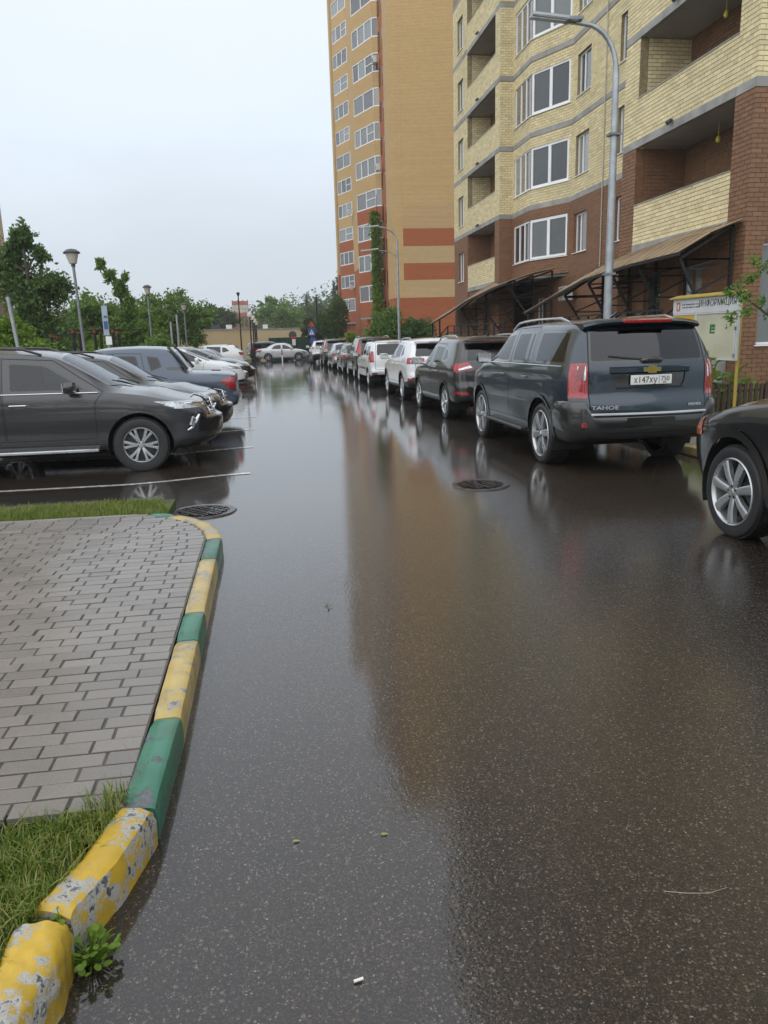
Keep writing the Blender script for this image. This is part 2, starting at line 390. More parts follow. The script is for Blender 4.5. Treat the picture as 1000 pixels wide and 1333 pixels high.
kerb = link('kerb', MB().box((-.59, 2.6, -.1), (-.49, 6.2, .02)).mesh('kerb', SAND), kind='structure')
def straight(y0, y1, m, x0=-.455, x1=-.455): kerb_stone([(x0, y0 + .006), (x1, y1 - .006)], .125, .145, m, kerb, n=max(5, int((y1 - y0) / .08)))
straight(2.50, 3.17, K_GRN, -.475, -.455); straight(3.17, 4.07, K_YEL); straight(4.07, 4.52, K_GRN); straight(4.52, 5.70, K_YEL); straight(5.70, 6.32, K_GRN, -.455, -.45)
kerb_stone([(-.45, 6.335), (-.50, 6.62), (-.60, 6.90), (-.76, 7.14), (-.92, 7.30)], .13, .145, K_YEL, kerb, n=16)
kerb_stone([(-.93, 7.31), (-1.03, 7.37), (-1.16, 7.42)], .12, .145, K_GRN, kerb, n=6)
kerb_stone([(-1.17, 7.425), (-3.0, 7.46)], .06, .14, K_CON, kerb, n=12); kerb_stone([(-3.01, 7.46), (-6.5, 7.46)], .06, .14, K_CON, kerb, n=12)
kerb_stone([(-.64, 1.99), (-.545, 2.20), (-.475, 2.475)], .135, .155, K_OLD, kerb, rough=.003, cham=.035, n=26)
kerb_stone([(-.74, 1.30), (-.675, 1.62), (-.63, 1.80), (-.635, 1.965)], .16, .165, K_OLD, kerb, rough=.0035, cham=.045, n=30)

def paver_mat(name, col):
    t = NT(name); P = t.obj(); oi = t.n('ShaderNodeObjectInfo')
    r = t.math('ADD', oi.outputs['Random'], t.geo().outputs['Random Per Island'])
    r = t.math('FRACT', r)
    c = t.ramp(r, [(0.0, tuple(q * .74 for q in col)), (0.5, col), (1.0, tuple(min(1, q * 1.22) for q in col))])
    W_ = t.noise(1.1, 5, 0.6, t.pos()); g2 = t.noise(170, 3, 0.6, t.pos())
    c = t.mixc(t.math('MULTIPLY', t.ramp(W_, [(0.4, (0, 0, 0)), (0.7, (1, 1, 1))]), 0.4), c, tuple(q * .55 for q in col))
    c = t.mixc(0.25, c, t.ramp(g2, [(0.35, tuple(q * .4 for q in col)), (0.65, tuple(q * 1.7 for q in col))]))
    t.set(Base_Color=c, Roughness=0.45, Coat_Weight=0.7, Coat_Roughness=t.math('MULTIPLY_ADD', W_, -.25, .30, clamp=True), Coat_IOR=1.33, Normal=t.bump(g2, 0.25, 0.004)); return t.m
PAVER = paver_mat('wet_grey_pavers', (0.176, 0.155, 0.134))

def block_mesh(lx, ly, h, m, ch=0.003, name='paver'):
    a, b_ = lx / 2, ly / 2; V = []
    for (dx, z) in ((0, 0), (0, h - ch), (ch, h)):
        V += [(-a + dx, -b_ + dx, z), (a - dx, -b_ + dx, z), (a - dx, b_ - dx, z), (-a + dx, b_ - dx, z)]
    F = [(r * 4 + i, r * 4 + (i + 1) % 4, r * 4 + 4 + (i + 1) % 4, r * 4 + 4 + i) for r in (0, 1) for i in range(4)] + [(8, 9, 10, 11)]
    return V, F
def in_frame(p, marg=20):
    c = R.T @ (np.array(p, float) - np.array([0, 0, CAM_H]))
    if c[2] < 0.1: return False
    u, v = c[0] / c[2] * 1000 + 500, c[1] / c[2] * 1000 + 666.5
    return -marg < u < 1000 + marg and -marg < v < 1333 + marg
def lay_pavers(parent, x0, x1f, ya, yb, z, limit, name='paver', skip=lambda x, y: False):
    """running bond, courses along X; the nearest visible ones are objects, the rest one part"""
    cells = []
    r = 0; y = ya
    while y < yb:
        xe = x1f(y + .05); x = xe; first = 0.13 if r % 2 else 0.2
        first += random.uniform(-.012, .012)
        L = first
        while x > x0:
            cx_, cy_ = x - L / 2, y + .05
            if L > .05 and not skip(cx_, cy_): cells.append((cx_, cy_, L))
            x -= L; L = 0.2
        y += 0.1; r += 1
    def key(c): return (0 if in_frame((c[0], c[1], z)) else 1, (c[0] ** 2 + c[1] ** 2))
    cells.sort(key=key)
    cache = {}; SV = []; SF = []
    for i, (cx_, cy_, L) in enumerate(cells):
        L_ = round(L, 2); gap = .0105
        dz = random.gauss(0, .0012); tx, ty = random.gauss(0, .006), random.gauss(0, .006)
        if i < limit and in_frame((cx_, cy_, z)):
            if L_ not in cache:
                V, F = block_mesh(L_ - gap, .1 - gap, .03, PAVER); cache[L_] = np_mesh(name, V, F, PAVER)
            o = link(name, cache[L_], parent); o.location = (cx_ + random.gauss(0, .001), cy_ + random.gauss(0, .001), z - .03 + dz); o.rotation_euler = (tx, ty, random.gauss(0, .006))
        else:
            V, F = block_mesh(L - gap, .1 - gap, .03, PAVER)
            k = len(SV); SV += [(a + cx_, b_ + cy_, c + z - .03 + dz + a * ty) for a, b_, c in V]; SF += [tuple(q + k for q in f) for f in F]
    if SV: link(name, np_mesh(name, SV, SF, PAVER), parent, kind='stuff')
pv = MB().prism([(-6.5, 2.46), (-.59, 2.56), (-.582, 6.34), (-.62, 6.6), (-.72, 6.84), (-.86, 7.04), (-1.04, 7.22), (-1.2, 7.36), (-6.5, 7.40)], -.05, .1305)
pave = link('pavement', pv.mesh('pavement', SAND), kind='structure')
def right_edge(y):
    if y < 6.3: return -.588
    return np.interp(y, [6.3, 6.6, 6.85, 7.05, 7.2, 7.4], [-.588, -.64, -.74, -.88, -1.04, -1.22])
lay_pavers(pave, -4.6, right_edge, 2.52, 7.34, .136, 300)
MB().box((-3.6, 6.91, .10), (-2.2, 6.955, .150)).build('edging_slab', K_CON, pave, bevel=.006)

# ------------------------------------------------------------------ right-hand walk
def g_right(y): return 7.55
kr = link('kerb', MB().box((5.70, 6, -.1), (5.82, 50, .02)).mesh('kerb', SAND), kind='structure')
for i in range(42):
    y0 = 6 + i
    kerb_stone([(5.70, y0 + .995), (5.70, y0 + .005)], .14, .13, (K_YEL if y0 in (8, 9, 10, 12) else K_CON), kr, n=6, rough=.002)
walk = link('pavement', MB().box((5.82, 6, -.1), (7.62, 50, .119)).mesh('pavement', SAND), kind='structure')
lay_pavers(walk, 5.86, g_right, 9.2, 13.6, .125, 170)
bed = link('flower_bed', MB().box((7.62, 6.0, -.1), (10.7, 16.6, .09)).box((7.62, 16.6, -.1), (8.9, 44, .09)).mesh('flower_bed', TURF), kind='structure')
MB().box((-60, 6, -.15), (-6.75, 58, .02)).box((-30, 67, -.15), (-1.25, 72.5, .06)).build('lawn', TURF, kind='structure')
bk = link('kerb', MB().box((-1.25, 67, -.1), (-1.1, 72.5, .09)).box((-20, 66.85, -.1), (-1.1, 67, .09)).mesh('kerb', K_GRN), kind='structure')
bk2 = link('kerb', MB().box((-6.75, 8.3, -.2), (-6.6, 58, .04)).mesh('kerb', K_CON), kind='structure')

# ------------------------------------------------------------------ manhole covers, litter
IRON = mat('wet_cast_iron', (0.030, 0.020, 0.016), 0.35, metal=0.5, coat=0.5, vary=0.5, scale=9, bump=0.5, bscale=40)
def manhole(x, y, label, rz):
    z = gz(x, y)
    t = thing('manhole_cover', label, 'manhole cover', (x, y, z), rz)
    MB().lathe([(.27, .001), (.272, .012), (.33, .014), (.345, .001)], 36).build('frame', IRON, t, smooth=True)
    b = MB().lathe([(0.0, .006), (.262, .006), (.265, .0)], 36)
    for i in range(-5, 6):
        for j in range(-5, 6):
            if math.hypot(i, j) * .046 < .24: b.box((i * .046 - .015, j * .046 - .015, .005), (i * .046 + .015, j * .046 + .015, .016 + .003 * ((i * 7 + j * 3) % 3)))
    b.build('lid', IRON, t)
manhole(2.38, 8.55, 'round rusty manhole cover in the roadway left of the blue SUV', .3)
manhole(-.74, 7.98, 'round dark manhole cover beside the rounded corner of the paved island', .7)
butt = MB().tube([(0, 0, .004), (.026, .006, .004)], .004, 8)
tag(link('cigarette_butt', butt.mesh('cigarette_butt', mat('butt_paper', (.75, .72, .66), .6))), 'small white cigarette butt lying on the wet asphalt in front', 'litter').location = (.135, 1.76, 0.003)
TWIG = mat('twig', (.10, .14, .04), .6)
tw = MB().tube([(0, 0, .004), (.01, .05, .01), (-.004, .10, .006), (.006, .15, .004)], [.004, .003, .003, .001], 5).tube([(.01, .05, .01), (.035, .075, .012)], .002, 4).tube([(-.004, .10, .006), (-.02, .13, .014)], .002, 4)
tag(link('twig', tw.mesh('twig', TWIG)), 'thin green twig lying alone on the wet roadway', 'twig').location = (.30, 4.72, 0.002)
st = MB().tube([(0, 0, .004), (.06, -.03, .012), (.13, -.035, .006), (.2, -.02, .004)], [.0011, .0011, .0009, .0006], 4)
tag(link('grass_stalk', st.mesh('grass_stalk', mat('dry_stalk', (.30, .28, .20), .6))), 'dry pale grass stalk lying on the asphalt at the right edge', 'grass stalk').location = (1.13, 1.93, 0.003)
LEAFY = mat('fallen_leaf', (.30, .27, .06), .5)
for (x, y, lab) in ((.30, 2.38, 'small yellow green fallen leaf on the asphalt in front'), (-.01, 2.40, 'small dull green fallen leaf on asphalt near the green kerb stone'), (-.42, 8.45, 'flat green leaf lying by the far manhole cover')):
    q_ = .6; l_ = MB().add([(a * q_, b_ * q_, c_ * q_) for a, b_, c_ in ((0, 0, .004), (.012, .008, .007), (.034, .004, .006), (.046, 0, .003), (.03, -.009, .005), (.01, -.009, .006))], [(0, 1, 2, 3, 4, 5)])
    tag(link('fallen_leaf', l_.mesh('fallen_leaf', LEAFY)), lab, 'leaf').location = (x, y, gz(x, y) + .002)
# ------------------------------------------------------------------ brick and window makers
def brick_mat(name, col, vary=0.16, mul=1.0):
    t = NT(name); oi = t.n('ShaderNodeObjectInfo')
    r = t.math('FRACT', t.math('ADD', oi.outputs['Random'], t.geo().outputs['Random Per Island']))
    c = t.ramp(r, [(0.0, tuple(q * (1 - vary * 1.6) for q in col)), (0.3, tuple(q * (1 - vary * .4) for q in col)), (0.75, col), (1.0, tuple(min(1, q * (1 + vary)) for q in col))])
    n = t.noise(26, 4, 0.6, t.pos()); big = t.noise(.35, 4, 0.6, t.pos())
    c = t.mixc(0.22, c, t.ramp(n, [(0.3, tuple(q * .55 for q in col)), (0.7, tuple(min(1, q * 1.3) for q in col))]))
    c = t.mixc(t.math('MULTIPLY', t.ramp(big, [(0.45, (0, 0, 0)), (0.7, (1, 1, 1))]), 0.30), c, tuple(q * .62 for q in col))
    t.set(Base_Color=c, Roughness=0.7, Normal=t.bump(n, 0.3, 0.006)); return t.m
B_YEL = brick_mat('pale_yellow_brick', (0.74, 0.63, 0.375)); B_BRN = brick_mat('brown_brick', (0.225, 0.115, 0.060), .14)
MORTAR_Y = mat('dark_mortar', (0.27, 0.215, 0.12), .85, vary=.3, scale=8); MORTAR_B = mat('brown_mortar', (0.20, 0.10, 0.05), .85, vary=.25, scale=8)
CONC = mat('grey_concrete', (0.30, 0.295, 0.28), .75, vary=.28, scale=1.6, bump=.25, bscale=30)
SOFFIT = mat('painted_soffit', (0.36, 0.345, 0.32), .8, vary=.15, scale=.9)
PVC = mat('white_window_plastic', (0.82, 0.83, 0.84), .35, vary=.04)
DARK_IN = mat('dark_interior', (0.03, 0.028, 0.026), .8)
BLACKM = mat('black_iron', (0.020, 0.019, 0.019), .6, vary=.3, scale=12, coat=.0, spec=.25)
def glass_mat(name, cols, rough=0.03, seed=0.0):
    """window glass with a room, a blind or a curtain close behind it"""
    t = NT(name); oi = t.n('ShaderNodeObjectInfo')
    n = t.noise(1.7, 2, 0.5, t.pos())
    r = t.math('FRACT', t.math('ADD', t.math('MULTIPLY', oi.outputs['Random'], 3.7), t.math('ADD', t.math('MULTIPLY', n, 0.05), t.geo().outputs['Random Per Island'])))
    k = len(cols); c = t.ramp(r, [(i / k, q) for i, q in enumerate(cols)])
    t.set(Base_Color=c, Roughness=rough, Specular_IOR_Level=0.6, Coat_Weight=1.0, Coat_Roughness=0.02, Coat_IOR=1.45); return t.m
GLASS = glass_mat('window_glass', [(.012, .013, .014), (.03, .035, .038), (.16, .17, .16), (.02, .02, .022), (.07, .075, .075), (.10, .07, .055), (.26, .27, .26)])
WOOD = mat('brown_door_frame', (.20, .10, .05), .5, vary=.2, scale=6)
BRICKS = []            # every brick of the near building: (corner matrix columns, size, material)
def brick_wall(o, u, L, z0, z1, holes=(), kind='y', bl=.25, bh=.088, jt=.012, out=None, off=0):
    """o = left foot seen from outside, u = direction along the wall; outward = u x z rotated"""
    o = np.array(o, float); u = np.array([u[0], u[1], 0.0]); u /= np.linalg.norm(u); nrm = np.array([u[1], -u[0], 0.0])
    p = bh + jt; r0 = int(round(z0 / p)); row = 0; z = z0
    while z < z1 - .03:
        h = min(bh, z1 - z); mid = z + h / 2
        cuts = sorted((max(0, a), min(L, b)) for a, b, c, d in holes if c < mid < d)
        free = []; s = 0
        for a, b in cuts:
            if a - s > .04: free.append((s, a))
            s = max(s, b)
        if L - s > .04: free.append((s, L))
        for a, b in free:
            x = a - ((row % 2) * (bl + jt) / 2 + off) 
            while x < b:
                x0, x1 = max(a, x), min(b, x + bl)
                if x1 - x0 > .02: BRICKS.append((o + u * (x0 + x1) / 2 + np.array([0, 0, mid]), u, nrm, (x1 - x0) / 2, h / 2, kind, out))
                x += bl + jt
        z += p; row += 1
def wall_panel(mb, o, u, L, z0, z1, holes, th=.24, inset=.012, mi=0):
    """backing masonry with openings, 12 mm behind the brick faces"""
    o = np.array(o, float); u = np.array([u[0], u[1], 0.0]); u /= np.linalg.norm(u); nrm = np.array([u[1], -u[0], 0.0])
    ea, eb = inset + .002, L - inset - .002
    us = sorted({ea, eb, *[min(eb, max(ea, h[i])) for h in holes for i in (0, 1)]}); zs = sorted({z0, z1, *[min(z1, max(z0, h[i])) for h in holes for i in (2, 3)]})
    for a, b in zip(us, us[1:]):
        run = None
        for c, d in zip(zs, zs[1:]):
            if b - a < 1e-4 or d - c < 1e-4: continue
            if any(h[0] < (a + b) / 2 < h[1] and h[2] < (c + d) / 2 < h[3] for h in holes): continue
            mb.obox(o + u * (a + b) / 2 - nrm * (inset + th / 2) + np.array([0, 0, (c + d) / 2]), u * (b - a) / 2, nrm * th / 2, np.array([0, 0, (d - c) / 2]), mi)
def window_unit(parent, o, u, w, h, splits, name='window', sill=True, fr=.06, dep=.07, inset=.10, glass=None, bar=None, z=None, fmat=None):
    """o = lower left corner on the outer wall face"""
    o = np.array(o, float); u = np.array([u[0], u[1], 0.0]); u /= np.linalg.norm(u); nrm = np.array([u[1], -u[0], 0.0]); zz = np.array([0, 0, 1.0])
    c0 = o - nrm * inset
    f = MB(); g = MB()
    def bx(mb, a, b, c, d, t0, t1): mb.obox(c0 + u * (a + b) / 2 + zz * (c + d) / 2 + nrm * (t0 + t1) / 2, u * (b - a) / 2, nrm * (t1 - t0) / 2, zz * (d - c) / 2)
    bx(f, 0, w, 0, fr, -dep, 0); bx(f, 0, w, h - fr, h, -dep, 0)
    xs = [0] + [w * s for s in splits] + [w]
    bx(f, 0, fr, fr, h - fr, -dep, 0); bx(f, w - fr, w, fr, h - fr, -dep, 0)
    for x in xs[1:-1]: bx(f, x - fr * .7, x + fr * .7, fr, h - fr, -dep, .002)
    if bar: 
        i, q = bar; bx(f, xs[i] + fr * .7, xs[i + 1] - fr * .7, h * q - fr / 2, h * q + fr / 2, -dep, -.004)
    for a, b in zip(xs, xs[1:]): bx(g, a + fr * .6, b - fr * .6, fr * .8, h - fr * .8, -dep * .7, -dep * .45)
    fo = f.build(name, fmat or PVC, parent); g.build('pane', glass or GLASS, fo)
    if sill:
        s = MB(); s.obox(c0 + u * w / 2 - zz * .015 + nrm * (inset * .5 + .02), u * (w / 2 + .05), nrm * (inset * .5 + .03), zz * .012); s.build('sill', PVC, fo)
    return fo

# ------------------------------------------------------------------ the near apartment block
blk = thing('apartment_block', 'near apartment block of pale yellow brick over a brown brick ground storey', 'building', (12, 30, 0))
blk.location = (0, 0, 0)
ST = 2.82; Z1 = 6.72; TOPZ = Z1 + ST * 12
FL = [3.9 + ST * k for k in range(14)]              # slab undersides
def colour(z): return 'b' if z < Z1 - .01 else 'y'
mbY, mbB, mbC, mbS = MB(), MB(), MB(), MB()
VIS = Z1 + ST * 4 + .01                               # bricks one by one up to here, above it backing and bands only
def wall(o, u, L, z0, z1, holes=(), bricks=True):
    for c, a, b in (('b', z0, min(z1, Z1)), ('y', max(z0, Z1 + .2) if z1 > Z1 else z1, z1)):
        if b - a < .02: continue
        hs = [h for h in holes]
        bands = [] if c == 'b' else [(-1, L + 1, q - .001, q + .2) for q in FL if a < q + .1 < b and q > Z1 + .1]
        wall_panel(mbB if c == 'b' else mbY, o, u, L, a, b, hs, inset=.012)
        if bricks: brick_wall(o, u, L, a, min(b, VIS), hs + bands, c)
        n = np.array([u[1], -u[0], 0.0]) / math.hypot(*u)
        for q in FL:
            if q > Z1 - .1 and a - .3 < q < b and q < TOPZ: 
                cuts = sorted((h[0], h[1]) for h in hs if h[2] < q + .1 < h[3]); s = 0; uu = np.array([u[0], u[1], 0.0]) / math.hypot(*u)
                for x0, x1 in cuts + [(L, L)]:
                    if x0 - s > .02: mbC.obox(np.array(o, float) + uu * (s + x0) / 2 - n * .05 + np.array([0, 0, q + .1]), uu * (x0 - s) / 2, n * .053, np.array([0, 0, .099]))
                    s = max(s, x1)
# outward normal = (u.y, -u.x): facade faces -X, so u = (0,-1); the end walls face -Y, so u = (1,0)
# -- near balcony stack: pillar (far), opening, pillar (near), then the end wall
XF, XR = 10.7, 12.25
wall((XF, 22.95, 0), (0, -1), .85, 0, TOPZ)                         # far pillar
wall((XF, 17.35, 0), (0, -1), .75, 0, TOPZ)                         # near pillar
wins_end = [(.45, 1.75, 1.3 + 0, 3.55)] + [(.9, 2.3, q + 1.02, q + 2.5) for q in FL]
wall((XF, 16.6, 0), (1, 0), 11.3, 0, TOPZ, wins_end)
for (a, b, c, d) in wins_end[:5]: window_unit(blk, (XF + a, 16.6, c), (1, 0), b - a, d - c, (.5,))
def balcony(y0, y1, xf, xb, levels, plain_side):
    """recess between y0 (near) and y1 (far): slab, parapet, side walls, back wall with a door"""
    for k in levels:
        zb = FL[k]; up = FL[k + 1]
        mbC.box((xf - .012, y0 + .001, zb), (xf + .13, y1 - .001, zb + .2))
        mbS.box((xf + .132, y0, zb + .004), (xb, y1, zb + .19))
        wall_panel(mbY, (xf, y1, 0), (0, -1), y1 - y0, zb + .2, zb + 1.27, [], th=.11)
        brick_wall((xf, y1, 0), (0, -1), y1 - y0, zb + .2, zb + 1.27, (), 'y')
        mbC.box((xf - .02, y0 + .002, zb + 1.272), (xf + .15, y1 - .002, zb + 1.30))
        # back and side walls of the recess
        c = 'b' if k == 0 else plain_side
        wall_panel(mbB, (xb, y1, 0), (0, -1), y1 - y0, zb + .2, up, [], th=.2); brick_wall((xb, y1, 0), (0, -1), y1 - y0, zb + .2, up, (((y1 - y0) * .22, (y1 - y0) * .52, 0, zb + 2.3),), 'b')
        wall_panel(mbB if c == 'b' else mbY, (xf + .25, y1 - .02, 0), (1, 0), xb - xf - .25, zb + .2, up, [], th=.2); brick_wall((xf + .25, y1 - .02, 0), (1, 0), xb - xf - .25, zb + .2, up, (), c)
        mbB.box((xf + .25, y0 - .18, zb + .2), (xb, y0 - .0, up))
        W_ = y1 - y0
        window_unit(blk, (xb, y1 - W_ * .22, zb + .25), (0, -1), W_ * .30, 2.05, (.5,), 'balcony_door', sill=False, inset=.02, glass=GLASS)
balcony(17.35, 22.1, XF, 12.2, range(0, 5), 'y')
balcony(35.95, 40.8, XF, 11.9, range(0, 6), 'y')
mbS.box((XF + .13, 17.35, FL[5]), (12.2, 22.1, FL[5] + .2)); mbS.box((XF + .13, 35.95, FL[6]), (11.9, 40.8, FL[6] + .2))
# upper storeys out of the frame: closed parapet strips keep the mass
for (y0, y1, lo) in ((17.35, 22.1, 5), (35.95, 40.8, 6)):
    for k in range(lo, 13):
        mbY.box((XF + .01, y0, FL[k] + .2), (XF + .13, y1, FL[k] + 1.27)); mbC.box((XF - .01, y0, FL[k]), (XF + .13, y1, FL[k] + .2)); mbB.box((12.2, y0, FL[k]), (12.4, y1, FL[k + 1] if k < 13 else TOPZ))
        mbS.box((XF + .13, y0, FL[k] + .01), (12.2, y1, FL[k] + .19))
# -- flat wall between the balcony stack and the bay
wz = [(4.73 + ST * k, 4.73 + ST * k + 1.45) for k in range(5)]
fl_holes = []
for a, b in wz: fl_holes += [(.45, 1.70, a, b), (4.1, 5.3, a, b)]
upw = [(4.73 + ST * k, 4.73 + ST * k + 1.45) for k in range(5, 12)]
for a, b in upw: fl_holes += [(.45, 1.70, a, b), (4.1, 5.3, a, b)]
wall((XR, 30.85, 0), (0, -1), 8.7, 0, TOPZ, fl_holes)
for k, (a, b) in enumerate(wz + upw):
    for s in (.45, 4.1): window_unit(blk, (XR, 30.85 - s, a), (0, -1), 1.25 if s < 1 else 1.2, b - a, (.36,) if s < 1 else (.55,), inset=.12)
# -- bay: front parallel to the road, near flank turned towards the street
XB = 11.3; bay_dir = np.array([XR - XB, 30.85 - 32.9, 0.0]); bl_ = np.linalg.norm(bay_dir)
bz = [(4.72 + ST * k, 4.72 + ST * k + 1.6) for k in range(12)]
wall((XB, 35.25, 0), (0, -1), 2.35, 4.05, TOPZ, [(.25, 2.33, a, b) for a, b in bz])
wall((XB, 32.9, 0), (bay_dir[0], bay_dir[1]), bl_, 4.05, TOPZ, [(.02, bl_ - .12, a, b) for a, b in bz])
for a, b in bz:
    window_unit(blk, (XB, 35.0, a), (0, -1), 2.08, b - a, (.36, .68), inset=.03, fr=.07); window_unit(blk, (XB + bay_dir[0] / bl_ * .02, 32.9 + bay_dir[1] / bl_ * .02, a), (bay_dir[0], bay_dir[1]), bl_ - .14, b - a, (.5,), inset=.03, fr=.11)
mbC.prism([(XB, 35.25), (XB, 32.9), (XR + .2, 30.85), (XR + .2, 35.25)], 3.95, 4.05)
# ground storey behind the bay
wall((XR, 35.25, 0), (0, -1), 4.4, 0, 3.95, [(.7, 1.75, 1.1, 3.2)]); window_unit(blk, (XR, 34.55, 1.1), (0, -1), 1.05, 2.1, (.5,))
# -- far block: column whose flank faces the street end, balcony, window strip
wall((XF, 35.25, 0), (1, 0), .7, 0, TOPZ)
wall((XF, 35.95, 0), (0, -1), .70, 0, TOPZ)
fw = [(4.5 + ST * k, 4.5 + ST * k + 1.5) for k in range(12)]
wall((XF, 43.7, 0), (0, -1), 2.9, 0, TOPZ, [(.95, 2.05, a, b) for a, b in fw])
for a, b in fw[:6]: window_unit(blk, (XF, 42.75, a), (0, -1), 1.1, b - a, (.5,), inset=.12)
# ground storey walls under the balconies, with doors and shop windows
for y0, y1 in ((17.35, 22.1), (35.95, 40.8)):
    L_ = y1 - y0
    wall((XF + .06, y1, 0), (0, -1), L_, 0, 3.9, [(L_ * .15, L_ * .15 + .95, 1.2, 3.3), (L_ * .55, L_ * .55 + 1.1, 1.2, 3.3)])
    window_unit(blk, (XF + .06, y1 - L_ * .15, 1.2), (0, -1), .95, 2.1, (), 'door', sill=False, fmat=WOOD)
    window_unit(blk, (XF + .06, y1 - L_ * .55, 1.2), (0, -1), 1.1, 2.1, (.5,), fmat=WOOD)
# core so that nothing shows through, roof
core = MB().box((13.0, 16.9, 0), (22, 43.6, TOPZ)).box((XF + .05, 43.45, 0), (13.5, 43.68, TOPZ)).box((XF + .5, 16.9, TOPZ - .3), (13, 43.5, TOPZ))
core.build('core_wall', MORTAR_Y, blk)
mbY.build('wall', MORTAR_Y, blk); mbB.build('lower_wall', MORTAR_B, blk, label='brown brick ground storey wall'); mbC.build('concrete_band', CONC, blk); [MB().add(mbS.v[8 * i:8 * i + 8], [tuple(q - 8 * i for q in f) for f in mbS.f[6 * i:6 * i + 6]]).build('balcony_slab', SOFFIT, blk) for i in range(len(mbS.v) // 8)]

# bricks: the 300 that show largest as parts, the others joined
def emit_bricks(parent, limit=300):
    vis = []
    for i, b in enumerate(BRICKS):
        c = b[0]; d2 = c[0] ** 2 + c[1] ** 2 + (c[2] - CAM_H) ** 2
        dvec = np.array([0, 0, CAM_H]) - c
        if dvec @ b[2] > 0 and in_frame(c, 0) and (b[1] == 0).any(): vis.append((d2 / max(.02, (dvec @ b[2]) / math.sqrt(d2)) / b[3], i))
    vis.sort(); single = {i for _, i in vis[:limit] if BRICKS[i][0][2] > 4.2}
    k = len(single)
    for _, i in vis[limit:]:
        if k >= limit: break
        if BRICKS[i][0][2] > 4.2: single.add(i); k += 1
    arr = {'y': ([], []), 'b': ([], [])}; cache = {}
    T = np.array([(-1, -1, -1), (1, -1, -1), (1, 1, -1), (-1, 1, -1), (-.985, -.96, 1), (.985, -.96, 1), (.985, .96, 1), (-.985, .96, 1)], float)
    Q = np.array([(0, 1, 5, 4), (1, 2, 6, 5), (2, 3, 7, 6), (3, 0, 4, 7), (4, 5, 6, 7)])
    th = .0075
    for i, (c, u, n, a, h, kind, _) in enumerate(BRICKS):
        dz = random.gauss(0, .0009)
        if i in single:
            key = (round(a, 3), round(h, 3), kind)
            if key not in cache: cache[key] = np_mesh('brick', T * np.array([a, h, th]), Q, B_YEL if kind == 'y' else B_BRN)
            o = link('brick', cache[key], parent); o.matrix_local = frame_matrix(c - n * (th - dz), u, (0, 0, 1))
        else: arr[kind][0].append(np.concatenate([c - n * (th - dz), u, n, [a, h]]))
    for kind in 'yb':
        if not arr[kind][0]: continue
        A = np.array(arr[kind][0]); N = len(A); C_, U_, N_ = A[:, 0:3], A[:, 3:6], A[:, 6:9]; a, h = A[:, 9], A[:, 10]
        Zc = np.array([0, 0, 1.0])
        V = C_[:, None, :] + U_[:, None, :] * (T[None, :, 0] * a[:, None])[..., None] + Zc[None, None, :] * (T[None, :, 1] * h[:, None])[..., None] + N_[:, None, :] * (T[None, :, 2] * th)[..., None]
        Fq = (np.arange(N)[:, None, None] * 8 + Q[None]).reshape(-1, 4)
        link('brickwork', np_mesh('brickwork', V.reshape(-1, 3), Fq, B_YEL if kind == 'y' else B_BRN), parent, kind='stuff')
    print('bricks', len(BRICKS), 'single', len(single))
emit_bricks(blk)

# balcony spotlights and yellow lamps on the block
BRASS = mat('yellow_lamp_glass', (.55, .48, .05), .3); DGREY = mat('dark_grey_fitting', (.05, .05, .055), .5)
for k in range(0, 4):
    for (yy, xx) in ((20.1, XF - .06), (38.6, XF - .06)):
        MB().box((xx - .06, yy - .07, FL[k + 1] + .18), (xx + .02, yy + .07, FL[k + 1] + .24)).tube([(xx - .02, yy, FL[k + 1] + .2), (xx - .1, yy, FL[k + 1] + .14)], [.045, .06], 8).build('spotlight', DGREY, blk)
for k in range(0, 3): MB().lathe([(0, -.11), (.045, -.09), (.065, -.03), (.05, .03), (.03, .06), (0.0, .06)], 10, (11.6, 19.45, FL[k + 1] - .36)).tube([(11.6, 19.45, FL[k + 1] - .30), (11.6, 19.45, FL[k + 1] + .01)], .012, 6).build('balcony_lamp', BRASS, blk, smooth=True)
# drain pipe and cable
MB().tube([(XR - .04, 27.75, 4.0), (XR - .04, 27.75, 18)], .02, 6).build('cable', mat('pale_cable', (.45, .43, .38), .6), blk)
AC = mat('air_conditioner_white', (.62, .63, .62), .4, vary=.08)
def aircon(parent, c, u):
    u = np.array([u[0], u[1], 0.0]); n = np.array([u[1], -u[0], 0]); c = np.array(c, float); z = np.array([0, 0, 1.0])
    b = MB().obox(c, u * .4, n * .15, z * .27); o = b.build('air_conditioner', AC, parent, bevel=.015)
    g = MB()
    for r in (.21, .15, .09, .03):
        pts = [c + n * .155 - u * .1 + r * (math.cos(a) * u + math.sin(a) * z) for a in np.linspace(0, 2 * math.pi, 17)]; g.tube(pts, .007, 4)
    g.build('fan_grille', DGREY, o)
aircon(blk, (11.9, 30.2, 3.2), (0, -1))

